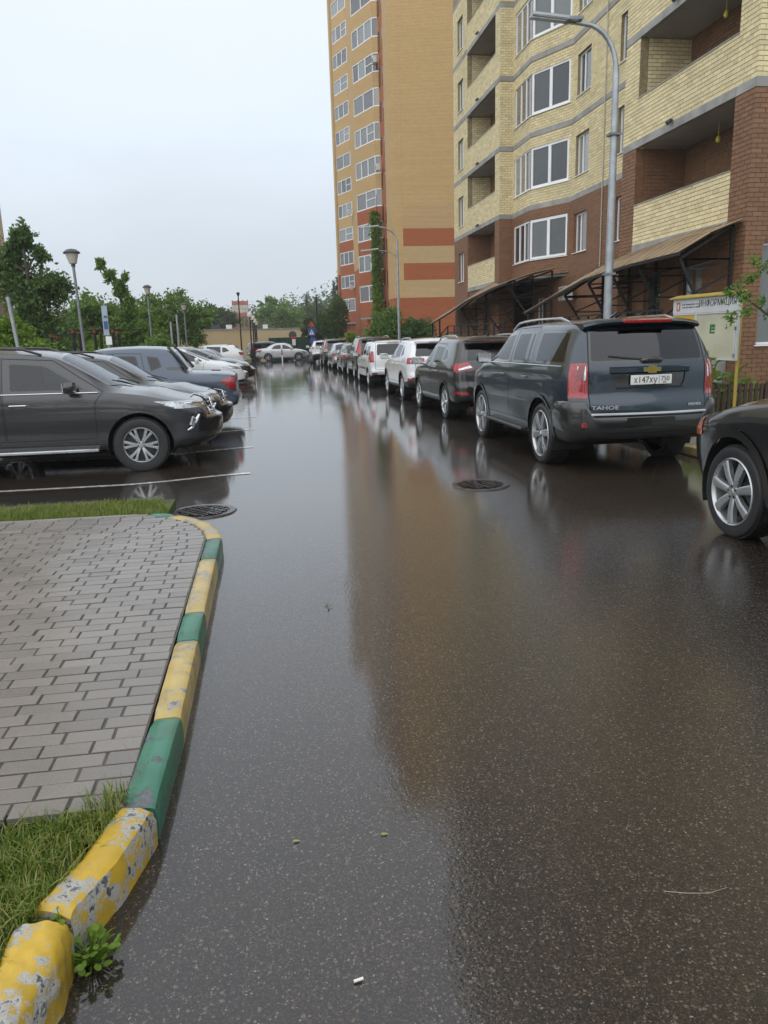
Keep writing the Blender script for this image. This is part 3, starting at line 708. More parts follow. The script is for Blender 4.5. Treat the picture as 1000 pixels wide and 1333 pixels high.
# ------------------------------------------------------------------ sheet-metal canopies on lattice brackets
RUST = None
def rust_mat():
    t = NT('rusty_sheet_metal'); P = t.pos()
    mp = t.n('ShaderNodeMapping'); mp.inputs['Scale'].default_value = (1.2, 6, 1.2); t.l(P, mp.inputs[0])
    n = t.noise(1.0, 6, .65, mp.outputs[0]); n2 = t.noise(1.1, 4, .6, P)
    c = t.ramp(t.math('ADD', t.math('MULTIPLY', n, .6), t.math('MULTIPLY', n2, .4)), [(.35, (.16, .085, .045)), (.48, (.25, .165, .09)), (.58, (.30, .235, .14)), (.72, (.20, .14, .10))])
    t.set(Base_Color=c, Roughness=.5, Coat_Weight=.35, Coat_Roughness=.25, Normal=t.bump(n, .3, .01)); return t.m
RUST = rust_mat()
def canopy(name_label, outer, inner, brackets):
    t = thing('canopy', name_label, 'canopy')
    b = MB(); n = len(outer); m = 4
    for dz in (0, -.025):
        V = []
        for (o, i) in zip(outer, inner):
            for j in range(m + 1):
                f = j / m; V.append((o[0] + (i[0] - o[0]) * f, o[1] + (i[1] - o[1]) * f, o[2] + (i[2] - o[2]) * f + .06 * math.sin(math.pi * f) + dz))
        Fq = [(k * (m + 1) + j, k * (m + 1) + j + 1, (k + 1) * (m + 1) + j + 1, (k + 1) * (m + 1) + j) for k in range(n - 1) for j in range(m)]
        b.add(V, Fq if dz else [f[::-1] for f in Fq])
    b.build('roof_sheet', RUST, t, smooth=True)
    for k in range(0, n):                                   # standing seams
        o, i = np.array(outer[k]), np.array(inner[k])
        MB().tube([o + (0, 0, .012), (o + i) / 2 + (0, 0, .075), i + (0, 0, .012)], .012, 4).build('seam', RUST, t)
    e = MB()
    for a, c in zip(outer, outer[1:]): e.bar(np.array(a) + (0, 0, -.05), np.array(c) + (0, 0, -.05), .05, .06)
    e.build('edge_beam', BLACKM, t)
    for (y, xo, xi, zt, zb) in brackets:
        oy = [q[1] for q in outer][::-1]; zo_ = np.interp(y, oy, [q[2] for q in outer][::-1]) - .12; zi_ = np.interp(y, oy, [q[2] for q in inner][::-1]) - .08; zt = zi_
        f = MB(); W_ = .06
        f.bar((xi, y, zb), (xi, y, zt), W_); f.bar((xo, y, zo_), (xi, y, zi_), W_); f.bar((xo, y, zo_), (xi - .14, y, zb), W_)
        N_ = 5
        for q in range(N_):
            za = zb + (zt - zb) * (q + .5) / (N_ + .3); zc = zb + (zt - zb) * (q + 1.3) / (N_ + .3)
            xa = xi - .14 + (xo - xi + .14) * min(1, (za - zb) / (zo_ - zb))
            zc = min(zc, zi_ + (zo_ - zi_) * (xi - xa) / (xi - xo) - .02); za = min(za, zc)
            f.bar((xa, y, za), (xi, y, za), .035); f.bar((xa, y, za), (xi, y, min(zc, zt)), .035)
        f.build('bracket', BLACKM, t)
    return t
def lerp_path(pts, n):
    d = [0]
    for a, b in zip(pts, pts[1:]): d.append(d[-1] + math.dist(a, b))
    return [tuple(np.interp(d[-1] * k / n, d, [p[j] for p in pts]) for j in range(3)) for k in range(n + 1)]
near_o = lerp_path([(9.2, 27.2, 2.42), (9.2, 24.4, 2.86), (9.2, 21.9, 3.2), (9.2, 19.1, 3.34), (9.2, 16.7, 3.38)], 26)
near_i = [(10.66, p[1] + (0.0), min(4.05, p[2] + .70 - .1 * max(0, (p[1] - 24) / 3))) for p in near_o]
canopy('rusty sheet metal canopy over the near entrance, behind the blue SUV', near_o, near_i, [(16.95, 9.35, 10.6, 3.9, 1.2), (18.9, 9.35, 10.6, 3.85, 1.2), (20.4, 9.35, 10.6, 3.78, 1.2), (22.0, 9.35, 10.6, 3.6, 1.2), (23.8, 9.35, 10.6, 3.6, 1.2)])
link('entrance_step', MB().box((9.0, 17.0, .02), (10.69, 27.0, 1.2)).mesh('entrance_step', CONC), kind='structure')
far_o = lerp_path([(9.2, 43.4, 2.36), (9.2, 39.0, 2.80), (9.2, 35.6, 3.22), (9.2, 31.4, 3.52), (9.2, 29.2, 3.62)], 26)
far_i = [(10.62 if p[1] > 35.3 else 11.2, p[1], min(4.1, p[2] + .80)) for p in far_o]
canopy('rusty sheet metal canopy over the far entrance beside the striped tower', far_o, far_i, [(29.6, 9.35, 11.1, 3.9, 1.2), (31.8, 9.35, 11.1, 3.88, 1.2), (34.2, 9.35, 11.1, 3.8, 1.2), (37.0, 9.35, 10.6, 3.5, 1.2)])
link('entrance_step', MB().box((9.0, 29.0, .02), (10.69, 39.0, 1.2)).mesh('entrance_step', CONC), kind='structure')
def railing(label, pts, h=.95):
    t = thing('stair_railing', label, 'railing'); r = MB()
    for k in (.33, .66, 1.0):
        for a, b in zip(pts, pts[1:]): r.bar(np.array(a) + (0, 0, h * k), np.array(b) + (0, 0, h * k), .045)
    r.build('rail', BLACKM, t)
    for a, b in zip(pts, pts[1:]):
        n = max(1, int(math.dist(a, b) / 1.3))
        for k in range(n + 1):
            p = np.array(a) + (np.array(b) - np.array(a)) * k / n; MB().bar(p, p + (0, 0, h), .05).build('post', BLACKM, t)
    return t
railing('black steel stair railing under the near rusty canopy', [(9.08, 17.1, 1.2), (9.08, 25.5, 1.2), (9.08, 27.6, .2)])
railing('black steel stair railing under the far rusty canopy', [(9.08, 29.2, 1.2), (9.08, 38.6, 1.2), (9.08, 43.0, .15)])
for y, top in ((26.9, 2.42), (25.3, 2.66)): tag(MB().bar((9.25, y, 0), (9.25, y, top), .08).build('canopy_post', BLACKM), 'black square post at the low end of the near canopy, %s' % ('outermost' if y > 26 else 'second from its tip'), 'post')
for y, top in ((43.0, 2.36), (41.2, 2.55)): tag(MB().bar((9.25, y, 0), (9.25, y, top), .08).build('canopy_post', BLACKM), 'black square post at the low end of the far canopy, %s' % ('outermost' if y > 42 else 'second from its tip'), 'post')
# ------------------------------------------------------------------ the striped tower beyond
def course_mat(name, col, col2=None):
    """brick too far off to tell apart: courses as relief and faint tone"""
    t = NT(name); P = t.pos(); sp = t.n('ShaderNodeSeparateXYZ'); t.l(P, sp.inputs[0])
    w = t.math('ADD', sp.outputs[0], sp.outputs[1]); cb = t.n('ShaderNodeCombineXYZ'); t.l(w, cb.inputs[0]); t.l(sp.outputs[2], cb.inputs[1])
    br = t.n('ShaderNodeTexBrick'); br.offset = .5; t.l(cb.outputs[0], br.inputs['Vector'])
    br.inputs['Scale'].default_value = 1; br.inputs['Brick Width'].default_value = .27; br.inputs['Row Height'].default_value = .1; br.inputs['Mortar Size'].default_value = .011
    br.inputs['Color1'].default_value = (*col, 1); br.inputs['Color2'].default_value = (*[c * .88 for c in col], 1); br.inputs['Mortar'].default_value = (*[c * .5 for c in col], 1)
    mp = t.n('ShaderNodeMapping'); mp.inputs['Scale'].default_value = (.12, .12, 2.4); t.l(P, mp.inputs[0])
    n = t.noise(1.0, 4, .6, mp.outputs[0]); c = t.mixc(t.math('MULTIPLY', t.ramp(n, [(.4, (0, 0, 0)), (.62, (1, 1, 1))]), .38), br.outputs[0], tuple(q * .70 for q in col))
    t.set(Base_Color=c, Roughness=.75, Normal=t.bump(br.outputs['Fac'], -.3, .01)); return t.m
T_TAN = course_mat('tan_brick', (0.66, 0.435, 0.195)); T_RED = course_mat('orange_red_brick', (0.45, 0.130, 0.048)); T_CRM = course_mat('cream_brick', (0.64, 0.445, 0.225)); T_CR2 = course_mat('pinkish_cream_brick', (0.63, 0.41, 0.20))
tow = thing('striped_tower', 'tall tan brick apartment tower with orange red stripes at its foot', 'building')
X0, Y0, TT = 11.0, 66.4, 44.0
bands = [(-.2, 4.9, T_RED), (4.9, 6.34, T_CRM), (6.34, 7.7, T_RED), (7.7, 9.06, T_CRM), (9.06, 10.46, T_RED), (10.46, 12.2, T_CR2), (12.2, TT, T_TAN)]
for a, b, m in bands: MB().box((X0 + .9, Y0, a), (32, Y0 + 30, b - .004)).build('wall', m, tow)
for a, b, m in [(-.2, 4.9, T_RED), (4.9, 7.7, T_TAN), (7.7, TT, T_TAN)]: MB().box((X0 + .001, Y0 + .02, a), (X0 + .9, Y0 + 2.9, b - .004)).build('corner_pier', m, tow)
MB().box((X0 + .12, Y0 + 2.9, -.2), (X0 + .9, Y0 + 5.9, TT)).build('stair_strip', T_RED, tow)
MB().box((X0 + .1, Y0 + 5.9, -.2), (X0 + 1.2, Y0 + 30, 9.4)).build('side_wall', T_RED, tow); MB().box((X0 + .1, Y0 + 5.9, 9.41), (X0 + 1.2, Y0 + 30, TT)).build('side_wall', T_TAN, tow)
MB().box((9.6, 99.6, -.2), (11.6, 101.4, 9.4)).build('end_pier', T_RED, tow); MB().box((9.6, 99.6, 9.41), (11.6, 101.4, TT)).build('end_pier', T_TAN, tow)
SH = 2.74
SLIT = mat('slit_glass', (.02, .02, .022), .1)
for k in range(13):
    MB().box((X0 + .06, Y0 + 2.95, 3.2 + SH * k), (X0 + .13, Y0 + 3.75, 4.7 + SH * k)).build('slit_window', SLIT, tow)
    MB().box((X0 + .06, Y0 + 5.2, 3.6 + SH * k), (X0 + .13, Y0 + 5.9, 5.0 + SH * k)).build('slit_window', SLIT, tow)
T_GLASS = glass_mat('tower_glass', [(.03, .02, .016), (.16, .17, .165), (.02, .022, .025), (.07, .045, .035), (.30, .31, .30), (.035, .04, .042), (.20, .215, .21)])
def bay(p1, p2, back, z0, hz, zred, nst):
    """three-sided bay: p1 near, p2 far end of its main face"""
    p1, p2 = np.array(p1), np.array(p2); d = (p2 - p1); L = np.linalg.norm(d); d /= L; n = np.array([-d[1], d[0]])
    if n[0] > 0: n = -n
    a = p1 - n * .55 - d * .55; b = p2 - n * .55 + d * .55
    poly = [tuple(a), tuple(p1), tuple(p2), tuple(b), (back, b[1]), (back, a[1])]
    ins = lambda q: tuple(np.array(q) - n * .14)
    poly_in = [ins(a), ins(p1 + d * .05), ins(p2 - d * .05), ins(b), (back - .05, b[1]), (back - .05, a[1])]
    for k in range(nst):
        zs = z0 + SH * k; zt = zs + 1.52
        low = zs - (SH - 1.52) if k else 3.55
        m = T_RED if zs < zred else T_TAN
        MB().prism(poly, low, zs).build('spandrel', m, tow)
        if k == 0: MB().prism([tuple(np.array(q) - n * .0) for q in poly], 3.40, 3.549).build('bay_soffit', CONC, tow)
        f = MB(); g = MB()
        for (q0, q1, sp) in ((p1, p2, (.36, .70) if k % 3 else (.5,)), (a, p1, ()), (p2, b, ())):
            u = q1 - q0; ll = np.linalg.norm(u); u /= ll; nn = np.array([-u[1], u[0]]); nn = -nn if nn[0] > 0 else nn
            if abs(nn @ n) < .2 and nn @ (q0 - (p1 + p2) / 2) < 0: nn = -nn
            U, N, Z = np.array([*u, 0]), np.array([*nn, 0]), np.array([0, 0, 1.0]); o = np.array([*q0, zs]); h = zt - zs; fr = .10
            def bx(mb, x0, x1, c, e, t0, t1): mb.obox(o + U * (x0 + x1) / 2 + Z * (c + e) / 2 + N * (t0 + t1) / 2, U * (x1 - x0) / 2, N * (t1 - t0) / 2, Z * (e - c) / 2)
            bx(f, 0, ll, .003, fr, -.12, -.01); bx(f, 0, ll, h - fr, h - .003, -.12, -.01)
            xs = [0] + [ll * s for s in sp] + [ll]
            for x in xs: bx(f, max(0, x - .06), min(ll, x + .06), fr, h - fr, -.12, -.012)
            if len(sp) and k % 2: bx(f, xs[0] + .06, xs[1] - .06, h * .5 - .04, h * .5 + .04, -.12, -.02)
            for x0, x1 in zip(xs, xs[1:]): bx(g, x0 + .05, x1 - .05, fr * .8, h - fr * .8, -.09, -.06)
        fo = f.build('window', PVC, tow); g.build('pane', T_GLASS, fo)
bay((10.62, 72.75), (9.30, 76.2), 11.4, 4.98, 0, 13.3, 14)
bay((11.05, 95.7), (9.80, 99.1), 11.9, 4.9, 0, 13.3, 14)
for k, (x, y, z) in enumerate([(10.98, 71.6, 16.2), (10.98, 71.8, 24.8), (10.9, 94.9, 7.6), (10.9, 94.6, 16.0)]): aircon(tow, (x - .3, y, z), (0, -1))
# bay bottom panels on the ground storey
MB().prism([(10.95, 72.6), (9.9, 75.9), (11.4, 76.2)], -.2, 3.4).build('wall', T_RED, tow)
MB().prism([(11.3, 95.7), (10.3, 98.8), (11.8, 99.1)], -.2, 3.4).build('wall', T_RED, tow)

# ------------------------------------------------------------------ buildings far down the road and on the left
BEIGE = mat('beige_render', (.52, .40, .235), .8, vary=.1, scale=.25); BEIGE2 = mat('pale_beige_render', (.58, .46, .29), .8, vary=.1, scale=.3)
bb = thing('low_building', 'blank beige rendered low building at the end of the car park', 'building')
MB().box((-12, 92, -.2), (-1.25, 108, 3.0)).build('wall', BEIGE, bb); MB().box((-12.1, 91.9, 3.0), (-1.15, 108.1, 3.12)).build('roof_edge', CONC, bb)
MB().box((-4.5, 96, 3.12), (-3.8, 96.6, 3.65)).build('roof_box', PVC, bb); MB().box((-6.2, 95, 3.12), (-5.2, 96, 3.7)).build('roof_box', DGREY, bb)
b2 = thing('low_building', 'long pale beige building behind the dark green fence', 'building')
MB().box((-1.0, 112, -.2), (14, 124, 3.2)).build('wall', BEIGE2, b2); MB().box((-1.1, 111.9, 3.2), (14.1, 124.1, 3.34)).build('roof_edge', CONC, b2); MB().box((-.2, 112.3, 3.34), (.5, 113.0, 3.9)).build('roof_box', PVC, b2)
for x in (2.2, 5.2, 8.4): window_unit(b2, (x, 112, 1.7), (1, 0), 1.0, .8, (.5,), sill=False)
MB().lathe([(.0, 0), (.55, 0), (.55, .06), (.0, .06)], 20, (0, 0, 0), axis='y').build('round_vent', DGREY, b2).location = (3.9, 111.93, 2.35)
GRNF = mat('dark_green_sheet', (.012, .055, .038), .5, vary=.2)
gf = thing('sheet_fence', 'dark green corrugated sheet fence in front of the pale beige building', 'fence')
V = []; n_ = 90
for i in range(n_ + 1):
    x = .5 + 8.5 * i / n_; y = 100 + (.05 if i % 2 else 0); V += [(x, y, -.1), (x, y, 2.0)]
MB().add(V, [(2 * i, 2 * i + 2, 2 * i + 3, 2 * i + 1) for i in range(n_)]).build('sheet', GRNF, gf)
for i in range(5): MB().bar((.5 + 2.1 * i, 100.1, -.1), (.5 + 2.1 * i, 100.1, 2.05), .08).build('post', GRNF, gf)
lt = thing('corner_tower', 'beige high-rise with a brown base at the left edge of the picture', 'building')
LX = -22.9
MB().box((LX - 14, 62, 5.6), (LX, 78, 46)).build('wall', mat('far_beige_brick', (.50, .40, .26), .8, vary=.1, scale=.4), lt)
MB().box((LX - 14, 62, -.2), (LX - .01, 78, 5.59)).build('lower_wall', mat('far_brown_brick', (.26, .14, .09), .8, vary=.1, scale=.4), lt)
for k in range(12): window_unit(lt, (LX - 2.2, 62, 3.2 + 2.8 * k), (1, 0), 1.4, 1.4, (.5,), sill=False)
wt = thing('panelled_tower', 'faded red and white panelled tower rising above the distant trees', 'tower')
RD = mat('faded_red_panel', (.36, .13, .10), .7, vary=.3, scale=.5); WH = mat('faded_white_panel', (.52, .46, .42), .7, vary=.2, scale=.5)
for i in range(6):
    for j in range(4): MB().box((-6.5 + .56 * i, 172 + (.05 if (i + j) % 2 else 0), 6.8 + .82 * j), (-6.5 + .56 * i + .52, 175, 6.8 + .82 * j + .78)).build('panel', RD if (j in (0,) or (i * 3 + j * 2) % 3 == 0) else WH, wt)
tb = MB()
for x in (-6.4, -5.3, -4.2, -3.2):
    for y in (172.3, 174.7): tb.bar((x, y, -.2), (x, y, 10.3), .16)
for z in (2.5, 4.6, 6.6): tb.bar((-6.4, 172.3, z), (-3.2, 172.3, z), .14); tb.bar((-6.4, 172.3, z - 2), (-3.2, 172.3, z), .1)
tb.build('frame', RD, wt)
# ------------------------------------------------------------------ cars: one lofted shell, cut into panels, panes and lamps
def paint_mat(name, col, metal=0.35, rough=0.32, drops=0.10):
    t = NT(name); P = t.obj()
    v = t.n('ShaderNodeTexVoronoi', Scale=85.0); t.l(P, v.inputs['Vector'])
    s = t.n('ShaderNodeSeparateColor'); t.l(v.outputs['Color'], s.inputs[0])
    drop = t.math('MULTIPLY', t.math('SUBTRACT', t.math('MULTIPLY', s.outputs[0], .42), v.outputs['Distance'], clamp=True), 3.0)
    n = t.noise(2.2, 5, .6, P); grime = t.noise(7, 6, .7, P)
    sp = t.n('ShaderNodeSeparateXYZ'); t.l(P, sp.inputs[0])
    low = t.math('MULTIPLY_ADD', sp.outputs[2], -1.6, 1.05, clamp=True)
    c = t.mixc(t.math('MULTIPLY', t.math('MULTIPLY', low, grime), .18), col, (.10, .085, .07))
    b = t.n('ShaderNodeBump', Strength=drops, Distance=.006); t.l(drop, b.inputs['Height'])
    # backs of the panels are dark lining
    bf = t.geo().outputs['Backfacing']; c = t.mixc(bf, c, (.02, .02, .02))
    t.set(Base_Color=c, Metallic=metal, Roughness=rough, Coat_Weight=1.0, Coat_Roughness=t.math('MULTIPLY_ADD', t.math('MULTIPLY', low, grime), .10, .03), Coat_Normal=b.outputs[0])
    return t.m
def carglass_mat(name, tint, refl=1.0):
    t = NT(name); t.t.nodes.remove(t.p)
    tr = t.n('ShaderNodeBsdfTransparent'); tr.inputs[0].default_value = (*tint, 1)
    gl = t.n('ShaderNodeBsdfGlossy'); gl.inputs['Roughness'].default_value = .02; gl.inputs[0].default_value = (.95, .97, 1, 1)
    v = t.n('ShaderNodeTexVoronoi', Scale=70.0); t.l(t.obj(), v.inputs['Vector'])
    s = t.n('ShaderNodeSeparateColor'); t.l(v.outputs['Color'], s.inputs[0])
    b = t.n('ShaderNodeBump', Strength=.07, Distance=.006); t.l(t.math('SUBTRACT', t.math('MULTIPLY', s.outputs[0], .4), v.outputs['Distance'], clamp=True), b.inputs['Height'])
    t.l(b.outputs[0], gl.inputs['Normal'])
    fr = t.n('ShaderNodeFresnel', IOR=1.62); ms_ = t.n('ShaderNodeMixShader'); front = t.math('SUBTRACT', 1.0, t.math('MULTIPLY', t.geo().outputs['Backfacing'], .9)); t.l(t.math('MULTIPLY', fr.outputs[0], t.math('MULTIPLY', front, refl), clamp=True), ms_.inputs[0])
    t.l(tr.outputs[0], ms_.inputs[1]); t.l(gl.outputs[0], ms_.inputs[2]); t.l(ms_.outputs[0], t.o.inputs[0]); return t.m
G_DARK = carglass_mat('privacy_glass', (.03, .033, .036), .95); G_LITE = carglass_mat('clear_car_glass', (.27, .30, .285), .95)
TRIM = mat('black_car_trim', (.018, .018, .019), .42, vary=.2, scale=6, coat=.25, coat_rough=.2)
GLOSSB = mat('gloss_black_trim', (.008, .008, .009), .15, coat=1.0)
SEAMM = mat('panel_gap', (.004, .004, .004), .9)
TYRE = mat('wet_tyre_rubber', (.012, .012, .0125), .55, vary=.3, scale=12, coat=.25, coat_rough=.3, bump=.2, bscale=90)
CHROME = mat('chrome', (.62, .63, .65), .12, metal=1.0, vary=.05)
ALLOY = mat('silver_alloy', (.46, .47, .48), .28, metal=.85, vary=.08, coat=.5)
ALLOYD = mat('dark_alloy', (.05, .05, .055), .35, metal=.7)
LRED = mat('red_lamp_lens', (.30, .007, .012), .12, coat=1.0, vary=.5, scale=34)
LREDD = mat('dark_red_lamp_lens', (.16, .006, .008), .12, coat=1.0, vary=.3, scale=30)
LWHITE = mat('clear_lamp_lens', (.60, .60, .60), .1, metal=.5, coat=1.0, vary=.35, scale=26)
LORANGE = mat('orange_lamp_lens', (.50, .10, .03), .15, coat=1.0)
LHEAD = mat('head_lamp', (.35, .37, .39), .1, metal=.7, coat=1.0, vary=.5, scale=22)
PLATE = mat('white_plate', (.66, .66, .63), .4, vary=.06); INK = mat('black_lettering', (.012, .012, .012), .5)
SEATM = mat('seat_cloth', (.05, .048, .046), .8, vary=.2)
UNDER = mat('car_underside', (.008, .008, .008), .8)

def pchip(pts, x):
    xs = [p[0] for p in pts]; ys = [p[1] for p in pts]; n = len(xs)
    if x <= xs[0]: return ys[0]
    if x >= xs[-1]: return ys[-1]
    h = [xs[i + 1] - xs[i] for i in range(n - 1)]; dl = [(ys[i + 1] - ys[i]) / h[i] for i in range(n - 1)]
    m = [dl[0]] + [0 if dl[i - 1] * dl[i] <= 0 else 2 * dl[i - 1] * dl[i] / (dl[i - 1] + dl[i]) for i in range(1, n - 1)] + [dl[-1]]
    i = max(k for k in range(n - 1) if xs[k] <= x); t = (x - xs[i]) / h[i]
    return (2 * t**3 - 3 * t**2 + 1) * ys[i] + (t**3 - 2 * t**2 + t) * h[i] * m[i] + (-2 * t**3 + 3 * t**2) * ys[i + 1] + (t**3 - t**2) * h[i] * m[i + 1]
def poly_ccw(P):
    a = sum(P[i][0] * P[(i + 1) % len(P)][1] - P[(i + 1) % len(P)][0] * P[i][1] for i in range(len(P)))
    return P if a > 0 else P[::-1]
def poly_inset(P, d):
    P = poly_ccw(P); n = len(P); out = []
    for i in range(n):
        a, b, c = np.array(P[i - 1]), np.array(P[i]), np.array(P[(i + 1) % n])
        e1 = (b - a) / np.linalg.norm(b - a); e2 = (c - b) / np.linalg.norm(c - b)
        n1 = np.array([-e1[1], e1[0]]); n2 = np.array([-e2[1], e2[0]])
        k = 1 + n1 @ n2
        out.append(tuple(b + (n1 + n2) * d / max(.4, k)))
    return out
def in_poly(P, x, y):
    c = False; j = len(P) - 1
    for i in range(len(P)):
        if (P[i][1] > y) != (P[j][1] > y) and x < (P[j][0] - P[i][0]) * (y - P[i][1]) / (P[j][1] - P[i][1]) + P[i][0]: c = not c
        j = i
    return c
def round_poly(P, r, k=3):
    """round the corners of a polygon"""
    out = []; n = len(P)
    for i in range(n):
        a, b, c = np.array(P[i - 1], float), np.array(P[i], float), np.array(P[(i + 1) % n], float)
        da, dc = np.linalg.norm(a - b), np.linalg.norm(c - b); rr = min(r, da * .45, dc * .45)
        p, q = b + (a - b) / da * rr, b + (c - b) / dc * rr
        for j in range(k + 1):
            t = j / k; out.append(tuple((1 - t)**2 * p + 2 * t * (1 - t) * b + t * t * q))
    return out
def circle(cx_, cz_, r, n=28): return [(cx_ + r * math.cos(2 * math.pi * i / n), cz_ + r * math.sin(2 * math.pi * i / n)) for i in range(n)]

VIEW = {'side': (0, 2), 'rear': (1, 2), 'front': (1, 2), 'top': (0, 1)}
def facing(view, n, lim):
    return {'side': abs(n.y) > (lim or .3), 'rear': n.x < -(lim or .35), 'front': n.x > (lim or .3), 'top': n.z > (lim or .15)}[view]
def cut(bm, view, P, lim=None, xr=None):
    i, j = VIEW[view]; P = poly_ccw(P); n = len(P)
    lo = (min(p[0] for p in P), min(p[1] for p in P)); hi = (max(p[0] for p in P), max(p[1] for p in P))
    eps = .002
    def bbox(f):
        a = [v.co[i] for v in f.verts]; b = [v.co[j] for v in f.verts]; return min(a), min(b), max(a), max(b)
    def ok(f):
        if not facing(view, f.normal, lim): return False
        if xr:
            x = f.calc_center_median().x
            if not xr[0] <= x <= xr[1]: return False
        a, b, c, d = bbox(f); return a <= hi[0] and c >= lo[0] and b <= hi[1] and d >= lo[1]
    cand = [f for f in bm.faces if ok(f)]
    for k in range(n):
        p, q = P[k], P[(k + 1) % n]
        e = [min(p[0], q[0]) - eps, min(p[1], q[1]) - eps, max(p[0], q[0]) + eps, max(p[1], q[1]) + eps]
        sub = []
        for f in cand:
            if not f.is_valid: continue
            a, b, c, d = bbox(f)
            if a <= e[2] and c >= e[0] and b <= e[3] and d >= e[1]: sub.append(f)
        if not sub: continue
        pn = [0, 0, 0]; pn[i] = -(q[1] - p[1]); pn[j] = q[0] - p[0]; pc = [0, 0, 0]; pc[i], pc[j] = p[0], p[1]
        old = len(bm.faces)
        ge = set(sub)
        for f in sub: ge.update(f.edges); ge.update(f.verts)
        r = bmesh.ops.bisect_plane(bm, geom=list(ge), dist=.0006, plane_co=pc, plane_no=Vector(pn).normalized())
        new = {f for f in r['geom'] if isinstance(f, bmesh.types.BMFace)}
        cs = set(f for f in cand if f.is_valid); cand = list(cs | new)

def loft(S):
    L, Wd = S['L'], S['W']; hw = Wd / 2; step = S.get('lstep', .075)
    xs = set(np.linspace(0, L, int(L / step)).tolist())
    for k in (.012, .03, .06, .1, .15, .22): xs.add(k); xs.add(L - k)
    xs = sorted(xs); ns = S.get('ns', 14); ng = S.get('ng', 7)
    rows = []
    for x in xs:
        w = hw * pchip(S['wid'], x); zs = pchip(S['sill'], x); zb = pchip(S['belt'], x); zt = pchip(S['top'], x); wt = hw * pchip(S['topw'], x)
        cr_ = min(S.get('crown', .07), .55 * max(.01, zt - zb)); ze = zt - cr_
        ring = [(0, zs + .02), (.5 * w, zs + .01), (.86 * w, zs), (.94 * w, zs + .02)]
        for k in range(1, ns + 1):
            t = k / ns; f = pchip(S.get('sidef', [(0, .962), (.12, .98), (.35, .992), (.62, 1.0), (.85, .995), (1, .968)]), t)
            ring.append((w * f, zs + .045 + (zb - zs - .045) * t))
        y0 = w * pchip(S.get('sidef', [(0, .962), (1, .968)]), 1.0)
        for k in range(1, ng + 1):
            t = k / ng; ring.append((y0 + (wt - y0) * t + .018 * 4 * t * (1 - t) * min(1, (ze - zb) / .3), zb + (ze - zb) * t))
        for a in (.05, .12, .22, .38, .58, .8): ring.append((wt * (1 - a), ze + (zt - ze) * (1 - (1 - a) ** 2.4) ** .85))
        ring.append((0, zt))
        pr = []
        for (y, z) in ring:
            r_ = max(0, 1 - x / S['rx']) ** 1.3 * pchip(S['rprof'], z); f_ = max(0, 1 - (L - x) / S['fx']) ** 1.3 * pchip(S['fprof'], z)
            pr.append((x + r_ - f_, y, z))
        rows.append(pr)
    K = len(rows[0]); bm = bmesh.new(); VR = []; VL = []
    for pr in rows:
        a = [bm.verts.new((p[0], p[1], p[2])) for p in pr]
        b = [a[i] if i in (0, K - 1) else bm.verts.new((pr[i][0], -pr[i][1], pr[i][2])) for i in range(K)]
        VL.append(a); VR.append(b)
    for i in range(len(rows) - 1):
        for k in range(K - 1):
            for (A, flip) in ((VL, False), (VR, True)):
                q = [A[i][k], A[i + 1][k], A[i + 1][k + 1], A[i][k + 1]]
                q = [v for n_, v in enumerate(q) if v not in q[:n_]]
                if len(q) > 2: bm.faces.new(q if flip else q[::-1])
    Mc = S.get('mc', 12)
    for end, bulge, sgn in ((0, S.get('rb', .07), -1), (len(rows) - 1, S.get('fb', .16), 1)):
        ym = max(p[1] for p in rows[end]); prev = None
        for k in range(K):
            x, y, z = rows[end][k]
            if k in (0, K - 1): row = [VL[end][k]]
            else:
                row = []
                for c in range(Mc + 1):
                    yy = -y + 2 * y * c / Mc
                    if c == 0: row.append(VR[end][k])
                    elif c == Mc: row.append(VL[end][k])
                    else: row.append(bm.verts.new((x + sgn * bulge * (y * y - yy * yy) / (ym * ym), yy, z)))
            if prev is not None:
                if len(prev) == 1 or len(row) == 1:
                    one, many = (prev, row) if len(prev) == 1 else (row, prev)
                    for c in range(Mc):
                        q = [many[c], many[c + 1], one[0]]; bm.faces.new(q)
                else:
                    for c in range(Mc): bm.faces.new([prev[c], prev[c + 1], row[c + 1], row[c]])
            prev = row
    bmesh.ops.recalc_face_normals(bm, faces=bm.faces)
    return bm

